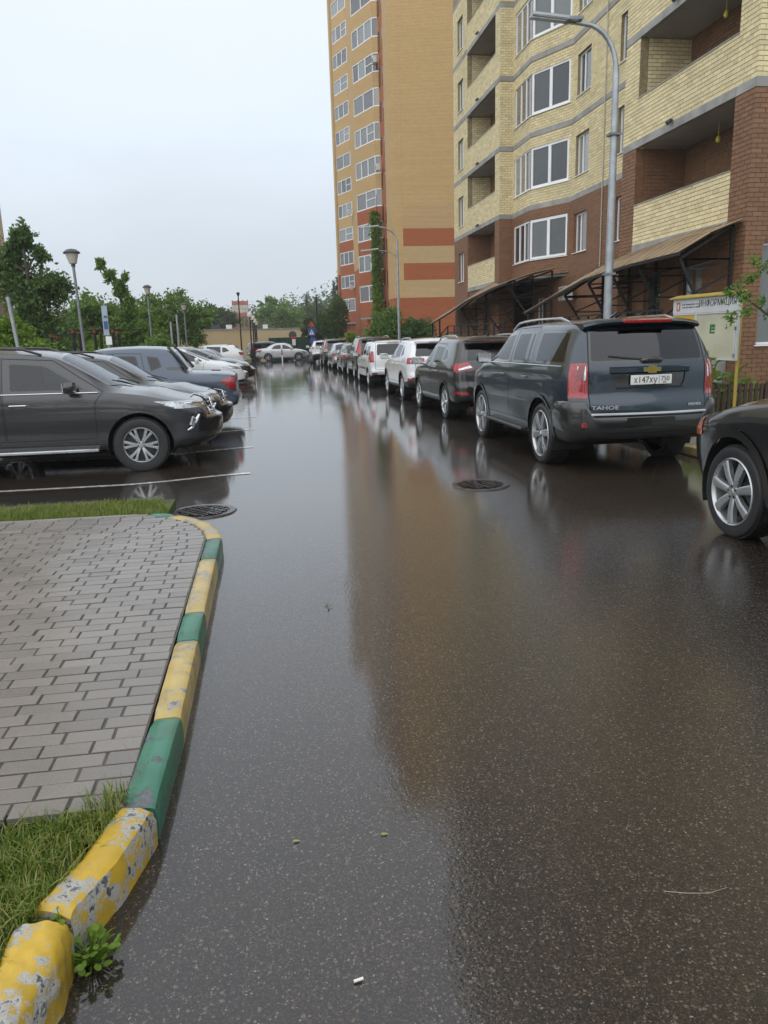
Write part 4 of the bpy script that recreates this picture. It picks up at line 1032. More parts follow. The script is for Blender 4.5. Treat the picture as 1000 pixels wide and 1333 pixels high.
def rear_surf(S, y, z):
    ym = S['W'] / 2 * pchip(S['wid'], 0); return pchip(S['rprof'], z) - S.get('rb', .07) * max(0, 1 - (y / ym) ** 2)
def rear_bar(S, y0, y1, z, t, h, name, m, parent, n=10, proud=.006):
    """a strip that follows the curve of the tail"""
    b = MB(); V = []
    for i in range(n + 1):
        y = y0 + (y1 - y0) * i / n; x = rear_surf(S, y, z); V += [(x + .03, y, z - h), (x - proud, y, z - h), (x - proud - t, y, z - h * .6), (x - proud - t, y, z + h * .6), (x - proud, y, z + h), (x + .03, y, z + h)]
    F = [(6 * i + j, 6 * i + (j + 1) % 6, 6 * i + 6 + (j + 1) % 6, 6 * i + 6 + j) for i in range(n) for j in range(6)] + [tuple(range(6)), tuple(6 * n + j for j in range(6))[::-1]]
    return b.add(V, F).build(name, m, parent)
def spoke_rim(S, r):
    """alloy rim in the xz plane, outer face towards -y, centred on the origin"""
    rr = r * S.get('rimf', .70); n = S.get('spokes', 5); b = MB(); wd = S.get('tw', .23)
    style = S.get('rim', 'star')
    b.lathe([(rr * .90, wd * .55), (rr * .93, .02), (rr * .97, -.006), (rr * 1.0, -.012), (rr * 1.03, -.004), (rr * 1.03, .02)], 36, axis='y', mi=0)
    dsc = MB().lathe([(0, .05), (rr * .74, .05)], 24, axis='y').lathe([(rr * .92, .085), (0.0, .085)], 24, axis='y')
    hubr = rr * .19
    b.lathe([(0, -.012), (hubr * .55, -.012), (hubr * .62, .0), (hubr * 1.15, .002), (hubr * 1.35, .03)], 20, axis='y')
    for i in range(n):
        a = 2 * math.pi * i / n + S.get('rim_rot', .3)
        offs = [(0, 1.0)] if style in ('star', 'wide') else [(-.17, .80), (.17, .80)]
        for (oa, ws) in offs:
            ca, sa = math.cos(a + oa * .55), math.sin(a + oa * .55); ca2, sa2 = math.cos(a + oa * 1.05), math.sin(a + oa * 1.05)
            nf = min(1, 6 / n); w0 = rr * (.22 if style == 'wide' else .17) * ws * nf; w1 = rr * (.35 if style == 'wide' else .22) * ws * nf
            def P(rad, lat, y, c, s): return (rad * c - lat * s, y, rad * s + lat * c)
            V = []
            for rad, w_, y0, y1, c, s in ((hubr * .8, w0, .004, .045, ca, sa), (rr * .55, (w0 + w1) / 2, -.012, .035, (ca + ca2) / 2, (sa + sa2) / 2), (rr * .955, w1, -.008, .035, ca2, sa2)):
                V += [P(rad, -w_ / 2, y0 + .008, c, s), P(rad, -w_ * .32, y0, c, s), P(rad, w_ * .32, y0, c, s), P(rad, w_ / 2, y0 + .008, c, s), P(rad, w_ / 2, y1, c, s), P(rad, -w_ / 2, y1, c, s)]
            F = [(6 * q + k, 6 * q + (k + 1) % 6, 6 * q + 6 + (k + 1) % 6, 6 * q + 6 + k) for q in (0, 1) for k in range(6)]
            b.add(V, F)
    for i in range(5):
        a = 2 * math.pi * i / 5; q = (hubr * .92 * math.cos(a), 0, hubr * .92 * math.sin(a))
        dsc.tube([(q[0], -.004, q[2]), (q[0], .03, q[2])], .011, 6)
    return b, dsc
def tyre(S, r):
    w = S.get('tw', .23); rr = r * S.get('rimf', .70) * 1.02; b = MB()
    b.lathe([(rr, .012), (rr * 1.03, -.004), (rr + (r - rr) * .45, -.014), (r * .955, -.004), (r * .985, .012), (r, .04), (r, w - .04), (r * .985, w - .012), (r * .95, w + .006), (rr, w)], 44, axis='y')
    n = 44                                                    # tread blocks
    for i in range(n):
        a = 2 * math.pi * i / n
        for (y0, y1) in ((.022, .075), (.082, w / 2 - .004), (w / 2 + .004, w - .082), (w - .075, w - .022)):
            c, s = math.cos(a), math.sin(a); t = np.array([-s, 0, c]); rad = np.array([c, 0, s])
            b.obox(rad * (r + .001) + np.array([0, (y0 + y1) / 2, 0]), t * (math.pi * r / n * .82), np.array([0, (y1 - y0) / 2, 0]), rad * .005)
    return b
WHEELS = {}
def add_wheel(S, car, x, y, side, r):
    """side +1: left of the car; returns the wheel part"""
    key = (S['name'], r)
    if key not in WHEELS:
        rim, dsc = spoke_rim(S, r); WHEELS[key] = (tyre(S, r).mesh('tyre', TYRE, True), rim.mesh('rim', S.get('rim_mat', ALLOY), True), dsc.mesh('brake_disc', ALLOYD, True))
    w = bpy.data.objects.new('wheel', None); COL.objects.link(w); w.parent = car; w.empty_display_size = .1
    w.location = (x, y, r - .004); w.rotation_euler = (0, random.uniform(0, 6), math.pi if side > 0 else 0)
    for n_, m_ in zip(('tyre', 'rim', 'brake_disc'), WHEELS[key]): link(n_, m_, w)
    return w

def make_car(S, label, cat, loc, rz, paint, group=None, pitch=0.0):
    """car frame: x forward from the rear bumper, y to the left, z up"""
    car = thing(S['name'], label, cat, loc, rz, group); car.rotation_euler = (0, pitch, rz)
    L, Wd, r = S['L'], S['W'], S['r']; bm = loft(S); hw = Wd / 2
    arches = []
    for ax in (S['ra'], S['fa']): arches.append((ax, r + .005, S.get('arch', r + .065)))
    for (ax, az, ar) in arches:
        P = circle(ax, az, ar, 30)
        cut(bm, 'side', P, .12); 
        if S.get('flare'): cut(bm, 'side', circle(ax, az, ar + S['flare'], 30), .12)
    for sh in S['shapes']:
        P = sh['poly']; views = sh['view']
        cut(bm, views, P, sh.get('lim'), sh.get('xr'))
        if sh.get('sym'): cut(bm, views, [(-a, b) for a, b in P], sh.get('lim'), sh.get('xr'))
        if sh.get('seam'):
            Q = poly_inset(P, sh['seam']); sh['_in'] = Q; cut(bm, views, Q, sh.get('lim'), sh.get('xr'))
            if sh.get('sym'): cut(bm, views, [(-a, b) for a, b in Q], sh.get('lim'), sh.get('xr'))
    bm.normal_update(); bm.verts.ensure_lookup_table()
    groups = {}
    for f in bm.faces:
        c = f.calc_center_median(); n = f.normal; key = ('body', 0); mi = 'paint'; dead = False
        if n.z < -.6 and c.z < .62: mi = 'under'
        for (ax, az, ar) in arches:
            d = math.hypot(c.x - ax, c.z - az)
            if d < ar and abs(c.y) > hw * .62 and c.z < az + ar and c.x > .05 and c.x < L - .05 and (abs(n.y) > .1 or n.z < -.3): dead = True
            elif S.get('flare') and d < ar + S['flare'] and abs(n.y) > .12: key = ('flare', 1 if c.y > 0 else -1)
        if dead: continue
        if S.get('clad') and c.z < S['clad'] and mi == 'paint': mi = 'clad'
        for sh in S['shapes']:
            if not facing(sh['view'], n, sh.get('lim')): continue
            if sh.get('xr') and not sh['xr'][0] <= c.x <= sh['xr'][1]: continue
            i, j = VIEW[sh['view']]; a, b = c[i], c[j]; side = 1 if c.y > 0 else -1
            if not (in_poly(sh['poly'], a, b) or (sh.get('sym') and in_poly(sh['poly'], -a, b))): continue
            if key[0] == 'flare' and not sh.get('over'): continue
            if sh.get('seam'):
                Q = sh['_in']
                if not (in_poly(Q, a, b) or (sh.get('sym') and in_poly(Q, -a, b))): mi = sh.get('ring', 'seam'); continue
            if sh['key'] == 'body': mi = sh['mat']; key = ('body', 0)
            else: key = (sh['key'], side if (sh['view'] == 'side' or sh.get('sym')) else 0); mi = sh.get('mat', 'paint')
        groups.setdefault(key, []).append((f, mi))
    MM = {'paint': paint, 'under': UNDER, 'clad': TRIM, 'seam': SEAMM, 'black': GLOSSB, 'trim': TRIM, 'dark': G_DARK, 'lite': G_LITE, 'red': LRED, 'dred': LREDD, 'white': LWHITE, 'orange': LORANGE, 'head': LHEAD, 'chrome': CHROME, 'silver': ALLOY}
    info = {sh['key']: sh for sh in S['shapes']}; made = {}
    nm = {'body': 'body', 'flare': 'wheel_arch_trim'}
    order = sorted(groups, key=lambda k: (0 if k[0] in ('body', 'flare') else 1 if not info[k[0]].get('parent') else 2))
    for key in order:
        fs = groups[key]; mats_ = []; vid = {}; V = []; N_ = []; F = []; mi_ = []
        push = 0 if key[0] == 'body' else (.012 if key[0] == 'flare' else info[key[0]].get('push', 0))
        for f, mname in fs:
            mm = TRIM if key[0] == 'flare' and mname == 'paint' else MM[mname]
            if S.get('flare_paint') and key[0] == 'flare': mm = paint
            if mm not in mats_: mats_.append(mm)
            idx = []
            for v in f.verts:
                if v.index not in vid:
                    vid[v.index] = len(V); V.append(tuple(v.co + v.normal * push)); N_.append(tuple(v.normal))
                idx.append(vid[v.index])
            F.append(idx); mi_.append(mats_.index(mm))
        me = bpy.data.meshes.new(key[0]); me.from_pydata(V, [], F)
        for m_ in mats_: me.materials.append(m_)
        me.polygons.foreach_set('material_index', mi_); me.polygons.foreach_set('use_smooth', [True] * len(F))
        try: me.normals_split_custom_set_from_vertices(N_)
        except Exception: pass
        if key[0] in info: nm[key[0]] = info[key[0]].get('name', key[0])
        par = car
        if key[0] in info and info[key[0]].get('parent'):
            pk = info[key[0]]['parent']; par = made.get((pk, key[1])) or made.get((pk, 0)) or car
        o = link(nm[key[0]], me, par); made[key] = o
        if key[0] in info and info[key[0]].get('label'): o['label'] = info[key[0]]['label']
    bm.free()
    # wheel wells, wheels
    ins = S.get('inset', .015)
    for k, (ax, az, ar) in enumerate(arches):
        yw = hw * pchip(S['wid'], ax) * .975
        for s in (1, -1):
            b = MB(); n_ = 20; V = []
            for i in range(n_ + 1):
                a = math.pi * (-.12 + 1.24 * i / n_)
                for y in (yw - .004, yw - .42): V.append((ax + (ar + .004) * math.cos(a), y * s, az + (ar + .004) * math.sin(a)))
            b.add(V, [(2 * i, 2 * i + 1, 2 * i + 3, 2 * i + 2) for i in range(n_)]); b.add([V[2 * i + 1] for i in range(n_ + 1)], [tuple(range(n_ + 1))])
            b.build('wheel_well', UNDER, car)
            if (k, s) not in S.get('nowheel', ()): add_wheel(S, car, ax, (yw - ins) * s, s, r)
    ud = MB().box((S['ra'] - .1, -hw * .4, .22), (S['fa'] + .1, hw * .4, .4)).tube([(S['ra'], -hw * .8, r), (S['ra'], hw * .8, r)], .05, 8).tube([(S['fa'], -hw * .8, r), (S['fa'], hw * .8, r)], .05, 8)
    ud.build('underbody', UNDER, car)
    extras(S, car, paint, made)
    return car

def blob(b, c, s, n=3, mi=0):
    """a rounded lump"""
    bm = bmesh.new(); bmesh.ops.create_cube(bm, size=2); bmesh.ops.subdivide_edges(bm, edges=bm.edges[:], cuts=n, use_grid_fill=True)
    V = []
    for v in bm.verts:
        p = v.co; l = max(abs(p.x), abs(p.y), abs(p.z)); q = p.normalized() * 1.08; k = .55
        V.append((c[0] + s[0] * (p.x * (1 - k) + q.x * k), c[1] + s[1] * (p.y * (1 - k) + q.y * k), c[2] + s[2] * (p.z * (1 - k) + q.z * k)))
    bm.verts.index_update(); F = [tuple(v.index for v in f.verts) for f in bm.faces]; bm.free()
    b.add(V, F, mi); return b
def extras(S, car, paint, made):
    L, hw = S['L'], S['W'] / 2
    for s in (1, -1):
        if 'mirror' in S:
            x, y, z = S['mirror']; b = MB(); blob(b, (x, (y + .12) * s, z + .03), (.075, .125, .085)); b.tube([(x + .02, (y - .06) * s, z - .04), (x + .01, (y + .06) * s, z)], .03, 8)
            m = b.build('mirror', S.get('mirror_mat') or paint, car, smooth=True)
            MB().obox((x - .074, (y + .125) * s, z + .03), (.006, 0, 0), (0, .105, 0), (0, 0, .066)).build('mirror_glass', CHROME, m)
        for (x, z, w_) in S.get('handles', ()):
            yy = hw * pchip(S['wid'], x) * .992; b = MB()
            b.tube([(x - w_ / 2, (yy - .01) * s, z), (x - w_ / 2 + .02, (yy + .022) * s, z), (x + w_ / 2 - .02, (yy + .022) * s, z), (x + w_ / 2, (yy - .01) * s, z)], .013, 8)
            par = next((made[k] for k in ((('door_f', s), ('door_r', s)) if x > S.get('bpillar', 2.4) else (('door_r', s), ('door_f', s))) if k in made), car)
            b.build('handle', S.get('handle_mat') or paint, par, smooth=True)
        if 'rails' in S:
            x0, x1, y, z0, z1 = S['rails']; n = 8
            pts = [(x0 + (x1 - x0) * t / n, y * s, (pchip(S['top'], x0 + (x1 - x0) * t / n) - .045 + (z1 if 0 < t < n else z0))) for t in range(n + 1)]
            MB().tube(pts, .018, 8).build('roof_rail', S.get('rail_mat') or TRIM, car, smooth=True)
        if 'step' in S:
            x0, x1, z = S['step']; y = hw * .99
            MB().obox(((x0 + x1) / 2, y * s, z), ((x1 - x0) / 2, 0, 0), (0, .075, 0), (0, 0, .022)).build('side_step', S.get('step_mat') or TRIM, car, bevel=.01)
        if 'strip' in S:
            for (x0, x1, z0, z1, m_) in S['strip']:
                n = 6; pts = []
                for i in range(n + 1):
                    x = x0 + (x1 - x0) * i / n; pts.append((x, (hw * pchip(S['wid'], x) * S.get('strip_y', .992) + .003) * s, z0 + (z1 - z0) * i / n))
                MB().tube(pts, .009, 6).build('trim_strip', m_, car)
    if 'plate' in S:
        x, z, nx, txt = S['plate']; x = rear_surf(S, 0, z) - S.get('plate_out', .016)
        p = MB().obox((x, 0, z), (.008, 0, 0), (0, .26, 0), (0, 0, .056)).build('number_plate', PLATE, car, bevel=.003)
        if txt:
            for (body, size, y, dz) in txt:
                me = text_mesh(body, size, INK, .0015, 'lettering', sx=.92); o = link('lettering', me, p); o.matrix_local = frame_matrix((x - .0095 if nx < 0 else x + .0095, y, z + dz), (0, -1, 0) if nx < 0 else (0, 1, 0), (0, 0, 1))
            MB().bar((x - .0085, -.098, z - .05), (x - .0085, -.098, z + .05), .004).build('plate_rule', INK, p)
    if S.get('seats'):
        for (x, y) in S['seats']:
            b = MB(); blob(b, (x, y, .70), (.27, .25, .11)); blob(b, (x - .30, y, 1.02), (.10, .24, .33)); blob(b, (x - .36, y, 1.40), (.06, .13, .10)); b.build('seat', SEATM, car, smooth=True)
    if S.get('dash'):
        x = S['dash']; b = MB(); blob(b, (x, 0, 1.0), (.28, hw * .82, .13)); d = b.build('dashboard', TRIM, car, smooth=True)
        pts = [(x - .36 + .06 * math.sin(a), .38 + .19 * math.cos(a), 1.06 + .18 * math.sin(a)) for a in np.linspace(0, 2 * math.pi, 17)]; MB().tube(pts, .016, 6).build('steering_wheel', TRIM, d)
    for fn in S.get('more', ()): fn(S, car, paint, made)
# ------------------------------------------------------------------ car designs
def suv(name, L, W, H, ra, fa, r, belt, hood, ws0, ws1, rake=.32, gtop=.86, bump=.62, wid_r=.90, panes=(), doors=(), **kw):
    """ws0/ws1: x of windscreen foot and head; belt: glass sill; hood: bonnet height at the foot"""
    S = dict(name=name, L=L, W=W, H=H, ra=ra, fa=fa, r=r)
    S['top'] = [(0, H - .10), (.12, H - .045), (.45, H - .012), (L * .35, H), (ws1 - .45, H - .02), (ws1, H - .085), (ws1 + .18, H - .165), (ws0 - .06, hood + .045), (ws0 + .05, hood), (ws0 + .4, hood - .03), (L - .45, hood - .115), (L - .14, hood - .21), (L, hood - .40)]
    S['belt'] = [(0, belt + .02), (ws1, belt), (ws0 - .1, belt - .035), (ws0 + .25, hood - .10), (L - .45, hood - .20), (L - .1, hood - .30), (L, hood - .46)]
    S['sill'] = [(0, .42), (.25, .36), (ra, .33), (fa, .30), (L - .25, .30), (L, .34)]
    S['wid'] = [(0, wid_r), (.05, wid_r + .035), (.16, .962), (.45, .988), (1.0, 1.0), (L - 1.2, 1.0), (L - .7, .985), (L - .35, .93), (L - .12, .83), (L, .72)]
    S['topw'] = [(0, gtop * .86), (.2, gtop * .90), (.8, gtop * .94), (L * .45, gtop * .945), (ws1, gtop * .92), (ws0 - .05, gtop * .955), (ws0 + .1, gtop * .93), (L - .5, .78), (L - .15, .68), (L, .58)]
    S['rx'], S['fx'] = 1.0, .9
    S['rprof'] = [(.30, .10), (.44, .05), (.52, .0), (bump, .0), (bump + .025, .045), (belt - .12, .06), (belt + .03, .085), (H - .10, rake * .92), (H, rake)]
    S['fprof'] = [(.25, .10), (.45, .0), (.62, .0), (.8, .03), (hood - .12, .10), (hood, .2)]
    S['shapes'] = []; S.update(kw); sh = S['shapes']
    for k, P in doors: sh.append(dict(key=k, name='door', view='side', poly=P, mat='paint', seam=.009))
    for k, P, par, m in panes: sh.append(dict(key=k, name='window', view='side', poly=round_poly(P, .05), mat=m, seam=.024, ring='black', parent=par, over=True))
    wf = gtop * W / 2
    sh.append(dict(key='windscreen', view='top', poly=round_poly([(ws0 - .02, -wf * .93), (ws0 + .01, 0), (ws0 - .02, wf * .93), (ws1 + .06, wf * .84), (ws1 + .02, 0), (ws1 + .06, -wf * .84)], .06), mat='lite', seam=.03, ring='black', xr=(ws1 - .1, ws0 + .12), lim=.2))
    return S
def rear_gate(S, gl, gate, m='dark'):
    S['shapes'].append(dict(key='tailgate', view='rear', poly=round_poly(gate, .05), mat='paint', seam=.011, lim=.25))
    S['shapes'].append(dict(key='rear_window', view='rear', poly=round_poly(gl, .06), mat=m, seam=.022, ring='black', parent='tailgate', lim=.15))
def mirror_sym(P): return P + [(-a, b) for a, b in P[::-1]]
def rear(S, key, P, m, sym=True, **k): S['shapes'].append(dict(key=key, view='rear', poly=P, mat=m, sym=sym, push=k.pop('push', .004), lim=k.pop('lim', .18), **k))
def side(S, key, P, m, **k):
    lim = k.pop('lim', .12)
    S['shapes'].append(dict(key=key, view='side', poly=P, mat=m, push=k.pop('push', .003), lim=.5 if 'light' in key and P[0][0] < 1 and key != 'headlight' else lim, **k))

def small_parts(rear_x, wz, wiper=True):
    def fn(S, car, paint, made):
        if wiper: MB().tube([(rear_x - .02, 0, wz), (rear_x - .015, .12, wz + .05), (rear_x + .02, .42, wz + .11)], .012, 6).build('rear_wiper', TRIM, car)
    return fn
def rear_box(y0, y1, z0, z1, x0, x1, name, m, bev=.012):
    def fn(S, car, paint, made):
        MB().box((x0, y0, z0), (x1, y1, z1)).build(name, m or paint, car, bevel=bev, seg=2)
    return fn

BRIGHT = mat('bright_alloy', (.44, .45, .46), .28, metal=.75, vary=.06, coat=.5)
SILV_L = mat('bright_lettering', (.62, .63, .65), .25, metal=.25)
# -- big body-on-frame wagon with a blunt tail (blue-black, nearest on the right)
def spec_big():
    S = suv('parked_suv', 5.06, 1.97, 1.885, 1.10, 4.03, .40, 1.30, 1.27, 3.90, 3.00, rake=.30, gtop=.83, bump=.90, wid_r=.815,
            doors=[('door_r', [(1.48, .52), (2.44, .52), (2.44, 1.785), (1.58, 1.80), (1.50, 1.2)]), ('door_f', [(2.455, .52), (3.54, .52), (3.54, 1.1), (3.68, 1.30), (3.50, 1.44), (2.98, 1.755), (2.455, 1.785)])],
            panes=[('glass_f', [(2.52, 1.315), (3.58, 1.30), (3.38, 1.46), (2.96, 1.70), (2.54, 1.725)], 'door_f', 'lite'), ('glass_r', [(1.80, 1.32), (2.38, 1.315), (2.38, 1.725), (1.84, 1.735)], 'door_r', 'dark'),
                   ('vent', [(1.60, 1.32), (1.75, 1.32), (1.78, 1.735), (1.66, 1.735)], 'door_r', 'dark'), ('glass_q', [(.34, 1.33), (1.38, 1.32), (1.42, 1.735), (.50, 1.73)], None, 'dark')],
            flare=.045, flare_paint=True, arch=.475, mirror=(3.50, .94, 1.32), handles=[(1.70, 1.13, .2), (2.68, 1.13, .2)], bpillar=2.45, rails=(.75, 3.0, .72, .0, .055), step=(1.65, 3.45, .40), rail_mat=CHROME,
            plate=(.035, 1.135, -1, [('х147ху', .105, .075, -.004), ('750', .082, -.175, .006), ('RUS', .028, -.17, -.038)]), rim='wide', spokes=6, rimf=.76, tw=.275, rim_mat=BRIGHT, rb=.10, clad=.0, inset=.005, step_mat=TRIM)
    S['rprof'] = [(.36, .12), (.46, .05), (.55, .0), (.885, .02), (.91, .055), (1.28, .075), (1.33, .09), (1.76, .27), (1.885, .34)]
    S['strip'] = [(1.62, 3.5, .80, .79, CHROME), (.40, 3.6, 1.305, 1.285, CHROME)]; S['strip_y'] = .985
    rear_gate(S, mirror_sym([(.735, 1.345), (.685, 1.745)]), mirror_sym([(.745, .70), (.75, 1.34), (.70, 1.80)]))
    rear(S, 'tail_light', round_poly([(.755, .93), (1.05, .93), (1.05, 1.335), (.755, 1.345)], .03), 'red'); side(S, 'tail_light', [(-.1, .93), (.20, .93), (.18, 1.15), (.22, 1.34), (-.1, 1.345)], 'red')
    rear(S, 'light_lens', round_poly([(.775, 1.14), (.85, 1.14), (.85, 1.31), (.775, 1.315)], .02), 'white', push=.008, parent='tail_light'); side(S, 'light_lens2', [(.03, 1.14), (.13, 1.14), (.15, 1.32), (.03, 1.32)], 'dred', push=.006, parent='tail_light', name='light_lens')
    rear(S, 'plate_recess', round_poly(mirror_sym([(.40, 1.03), (.45, 1.10), (.47, 1.25)]), .04), 'black', sym=False, push=-.012, parent='tailgate')
    rear(S, 'lower_valance', mirror_sym([(.99, .3), (.99, .50)]), 'trim', sym=False)
    side(S, 'body', [(-.2, .2), (.62, .2), (.62, .50), (-.2, .50)], 'trim')
    def more(S, car, paint, made):
        tg = made[('tailgate', 0)]
        rear_bar(S, -.50, .50, 1.252, .03, .042, 'tailgate_trim', paint, tg)
        half = [(.74, .972), (.50, .985), (.30, .990), (.17, .975), (.07, .925), (.0, .84), (-.016, .80), (-.042, .70), (-.065, .60), (-.09, .40), (-.105, .20), (-.11, 0)]
        plan = half + [(x, -y) for x, y in half[-2::-1]]; prof = [(.10, .50), (.035, .515), (.012, .56), (.0, .66), (.0, .80), (.012, .872), (.035, .893), (.11, .900)]
        V = []; k = len(prof)
        for i, (x, y) in enumerate(plan):
            a, c = np.array(plan[max(0, i - 1)]), np.array(plan[min(len(plan) - 1, i + 1)]); t_ = (c - a) / np.linalg.norm(c - a); n_ = np.array([-t_[1], t_[0]])
            if n_ @ (np.array([x, y]) - np.array([1.5, 0])) > 0: n_ = -n_
            top_ = np.interp(abs(y), [.70, .80], [.715, .90])
            for d_, z in prof:
                z = .50 + (z - .50) * (top_ - .50) / .40
                V.append((x + n_[0] * d_, y + n_[1] * d_, z))
        bp = MB().add(V, [(i * k + j, i * k + j + 1, i * k + k + j + 1, i * k + k + j) for i in range(len(plan) - 1) for j in range(k - 1)]).build('rear_bumper', paint, car, smooth=True)
        rear_bar(S, -.735, .735, .737, .012, .013, 'chrome_strip', SILV_L, bp, proud=.02)
        MB().add([(x - .010, y, z) for x, y in ((-.098, .30), (-.112, 0), (-.098, -.30)) for z in (.59, .69)], [(0, 1, 3, 2), (2, 3, 5, 4)]).build('tow_cover', paint, bp)
        for s_ in (1, -1): MB().obox((-.012, .80 * s_, .615), (.012, .004 * s_, 0), (-.018, .045 * s_, 0), (0, 0, .030)).build('reflector', LRED, bp, bevel=.004)
        rear_bar(S, -.42, .42, 1.045, .012, .012, 'lower_lip', paint, tg)
        b = MB(); V = []                                        # roof-edge spoiler with its brake lamp
        ys = np.linspace(-.745, .745, 15)
        for y in ys:
            k = (y / .745) ** 2; z0 = 1.838 - .050 * k * k; x0 = .13 + .10 * k; V += [(x0 + .03, y, z0 - .05), (x0, y, z0 - .02), (x0 + .06, y, z0 + .018), (.60, y, z0 + .030), (.60, y, z0 - .06)]
        n_ = len(ys); F = [(5 * i + j, 5 * i + (j + 1) % 5, 5 * i + 5 + (j + 1) % 5, 5 * i + 5 + j) for i in range(n_ - 1) for j in range(5)] + [(0, 1, 2, 3, 4), tuple(5 * (n_ - 1) + j for j in range(5))[::-1]]
        sp = b.add(V, F).build('spoiler', paint, car, smooth=True)
        MB().obox((.118, 0, 1.826), (.03, 0, .008), (0, .30, 0), (-.003, 0, .018)).build('brake_light', LRED, sp, bevel=.004)
        z = 1.256; xb = rear_surf(S, 0, z) - .042; bt = MB()      # cross-shaped badge
        bt.obox((xb, 0, z), (.004, 0, 0), (0, .098, 0), (0, 0, .020)).obox((xb - .001, 0, z), (.004, 0, 0), (0, .042, 0), (0, 0, .036)).build('badge', mat('gold_badge', (.62, .42, .09), .2, metal=.9, vary=.1), tg)
        MB().obox((xb + .003, 0, z), (.004, 0, 0), (0, .112, 0), (0, 0, .027)).obox((xb + .002, 0, z), (.004, 0, 0), (0, .055, 0), (0, 0, .044)).build('badge_rim', CHROME, tg)
        for txt, y, z, s, k in (('TAHOE', .57, .815, .062, 1.6), ('PREMIER', -.58, .82, .045, 1.1)):
            o = link('lettering', text_mesh(txt, s, SILV_L, .003, 'lettering', sx=k), tg); dy = .12; tx = (rear_surf(S, y + dy, z) - rear_surf(S, y - dy, z)) / (2 * dy)
            o.matrix_local = frame_matrix((rear_surf(S, y, z) - .012, y, z), (-tx, -1, 0), (0, 0, 1))
        MB().tube([(1.0, 0, 1.87), (.95, 0, 1.95), (1.16, 0, 1.88)], [.02, .008, .02], 6).build('antenna', paint, car)
        xw = rear_surf(S, 0, 1.36); dome = MB(); blob(dome, (xw, -.02, 1.362), (.03, .14, .035)); dome.build('wiper_cover', GLOSSB, tg, smooth=True)
        MB().tube([(xw - .02, .0, 1.375), (rear_surf(S, .3, 1.40) - .02, .3, 1.405), (rear_surf(S, .5, 1.42) - .015, .5, 1.43)], .007, 6).build('rear_wiper', TRIM, tg)
    S['more'] = [more]; S['seats'] = [(2.45, .42), (2.45, -.42), (1.5, .4), (1.5, -.4)]; S['dash'] = 3.55; return S

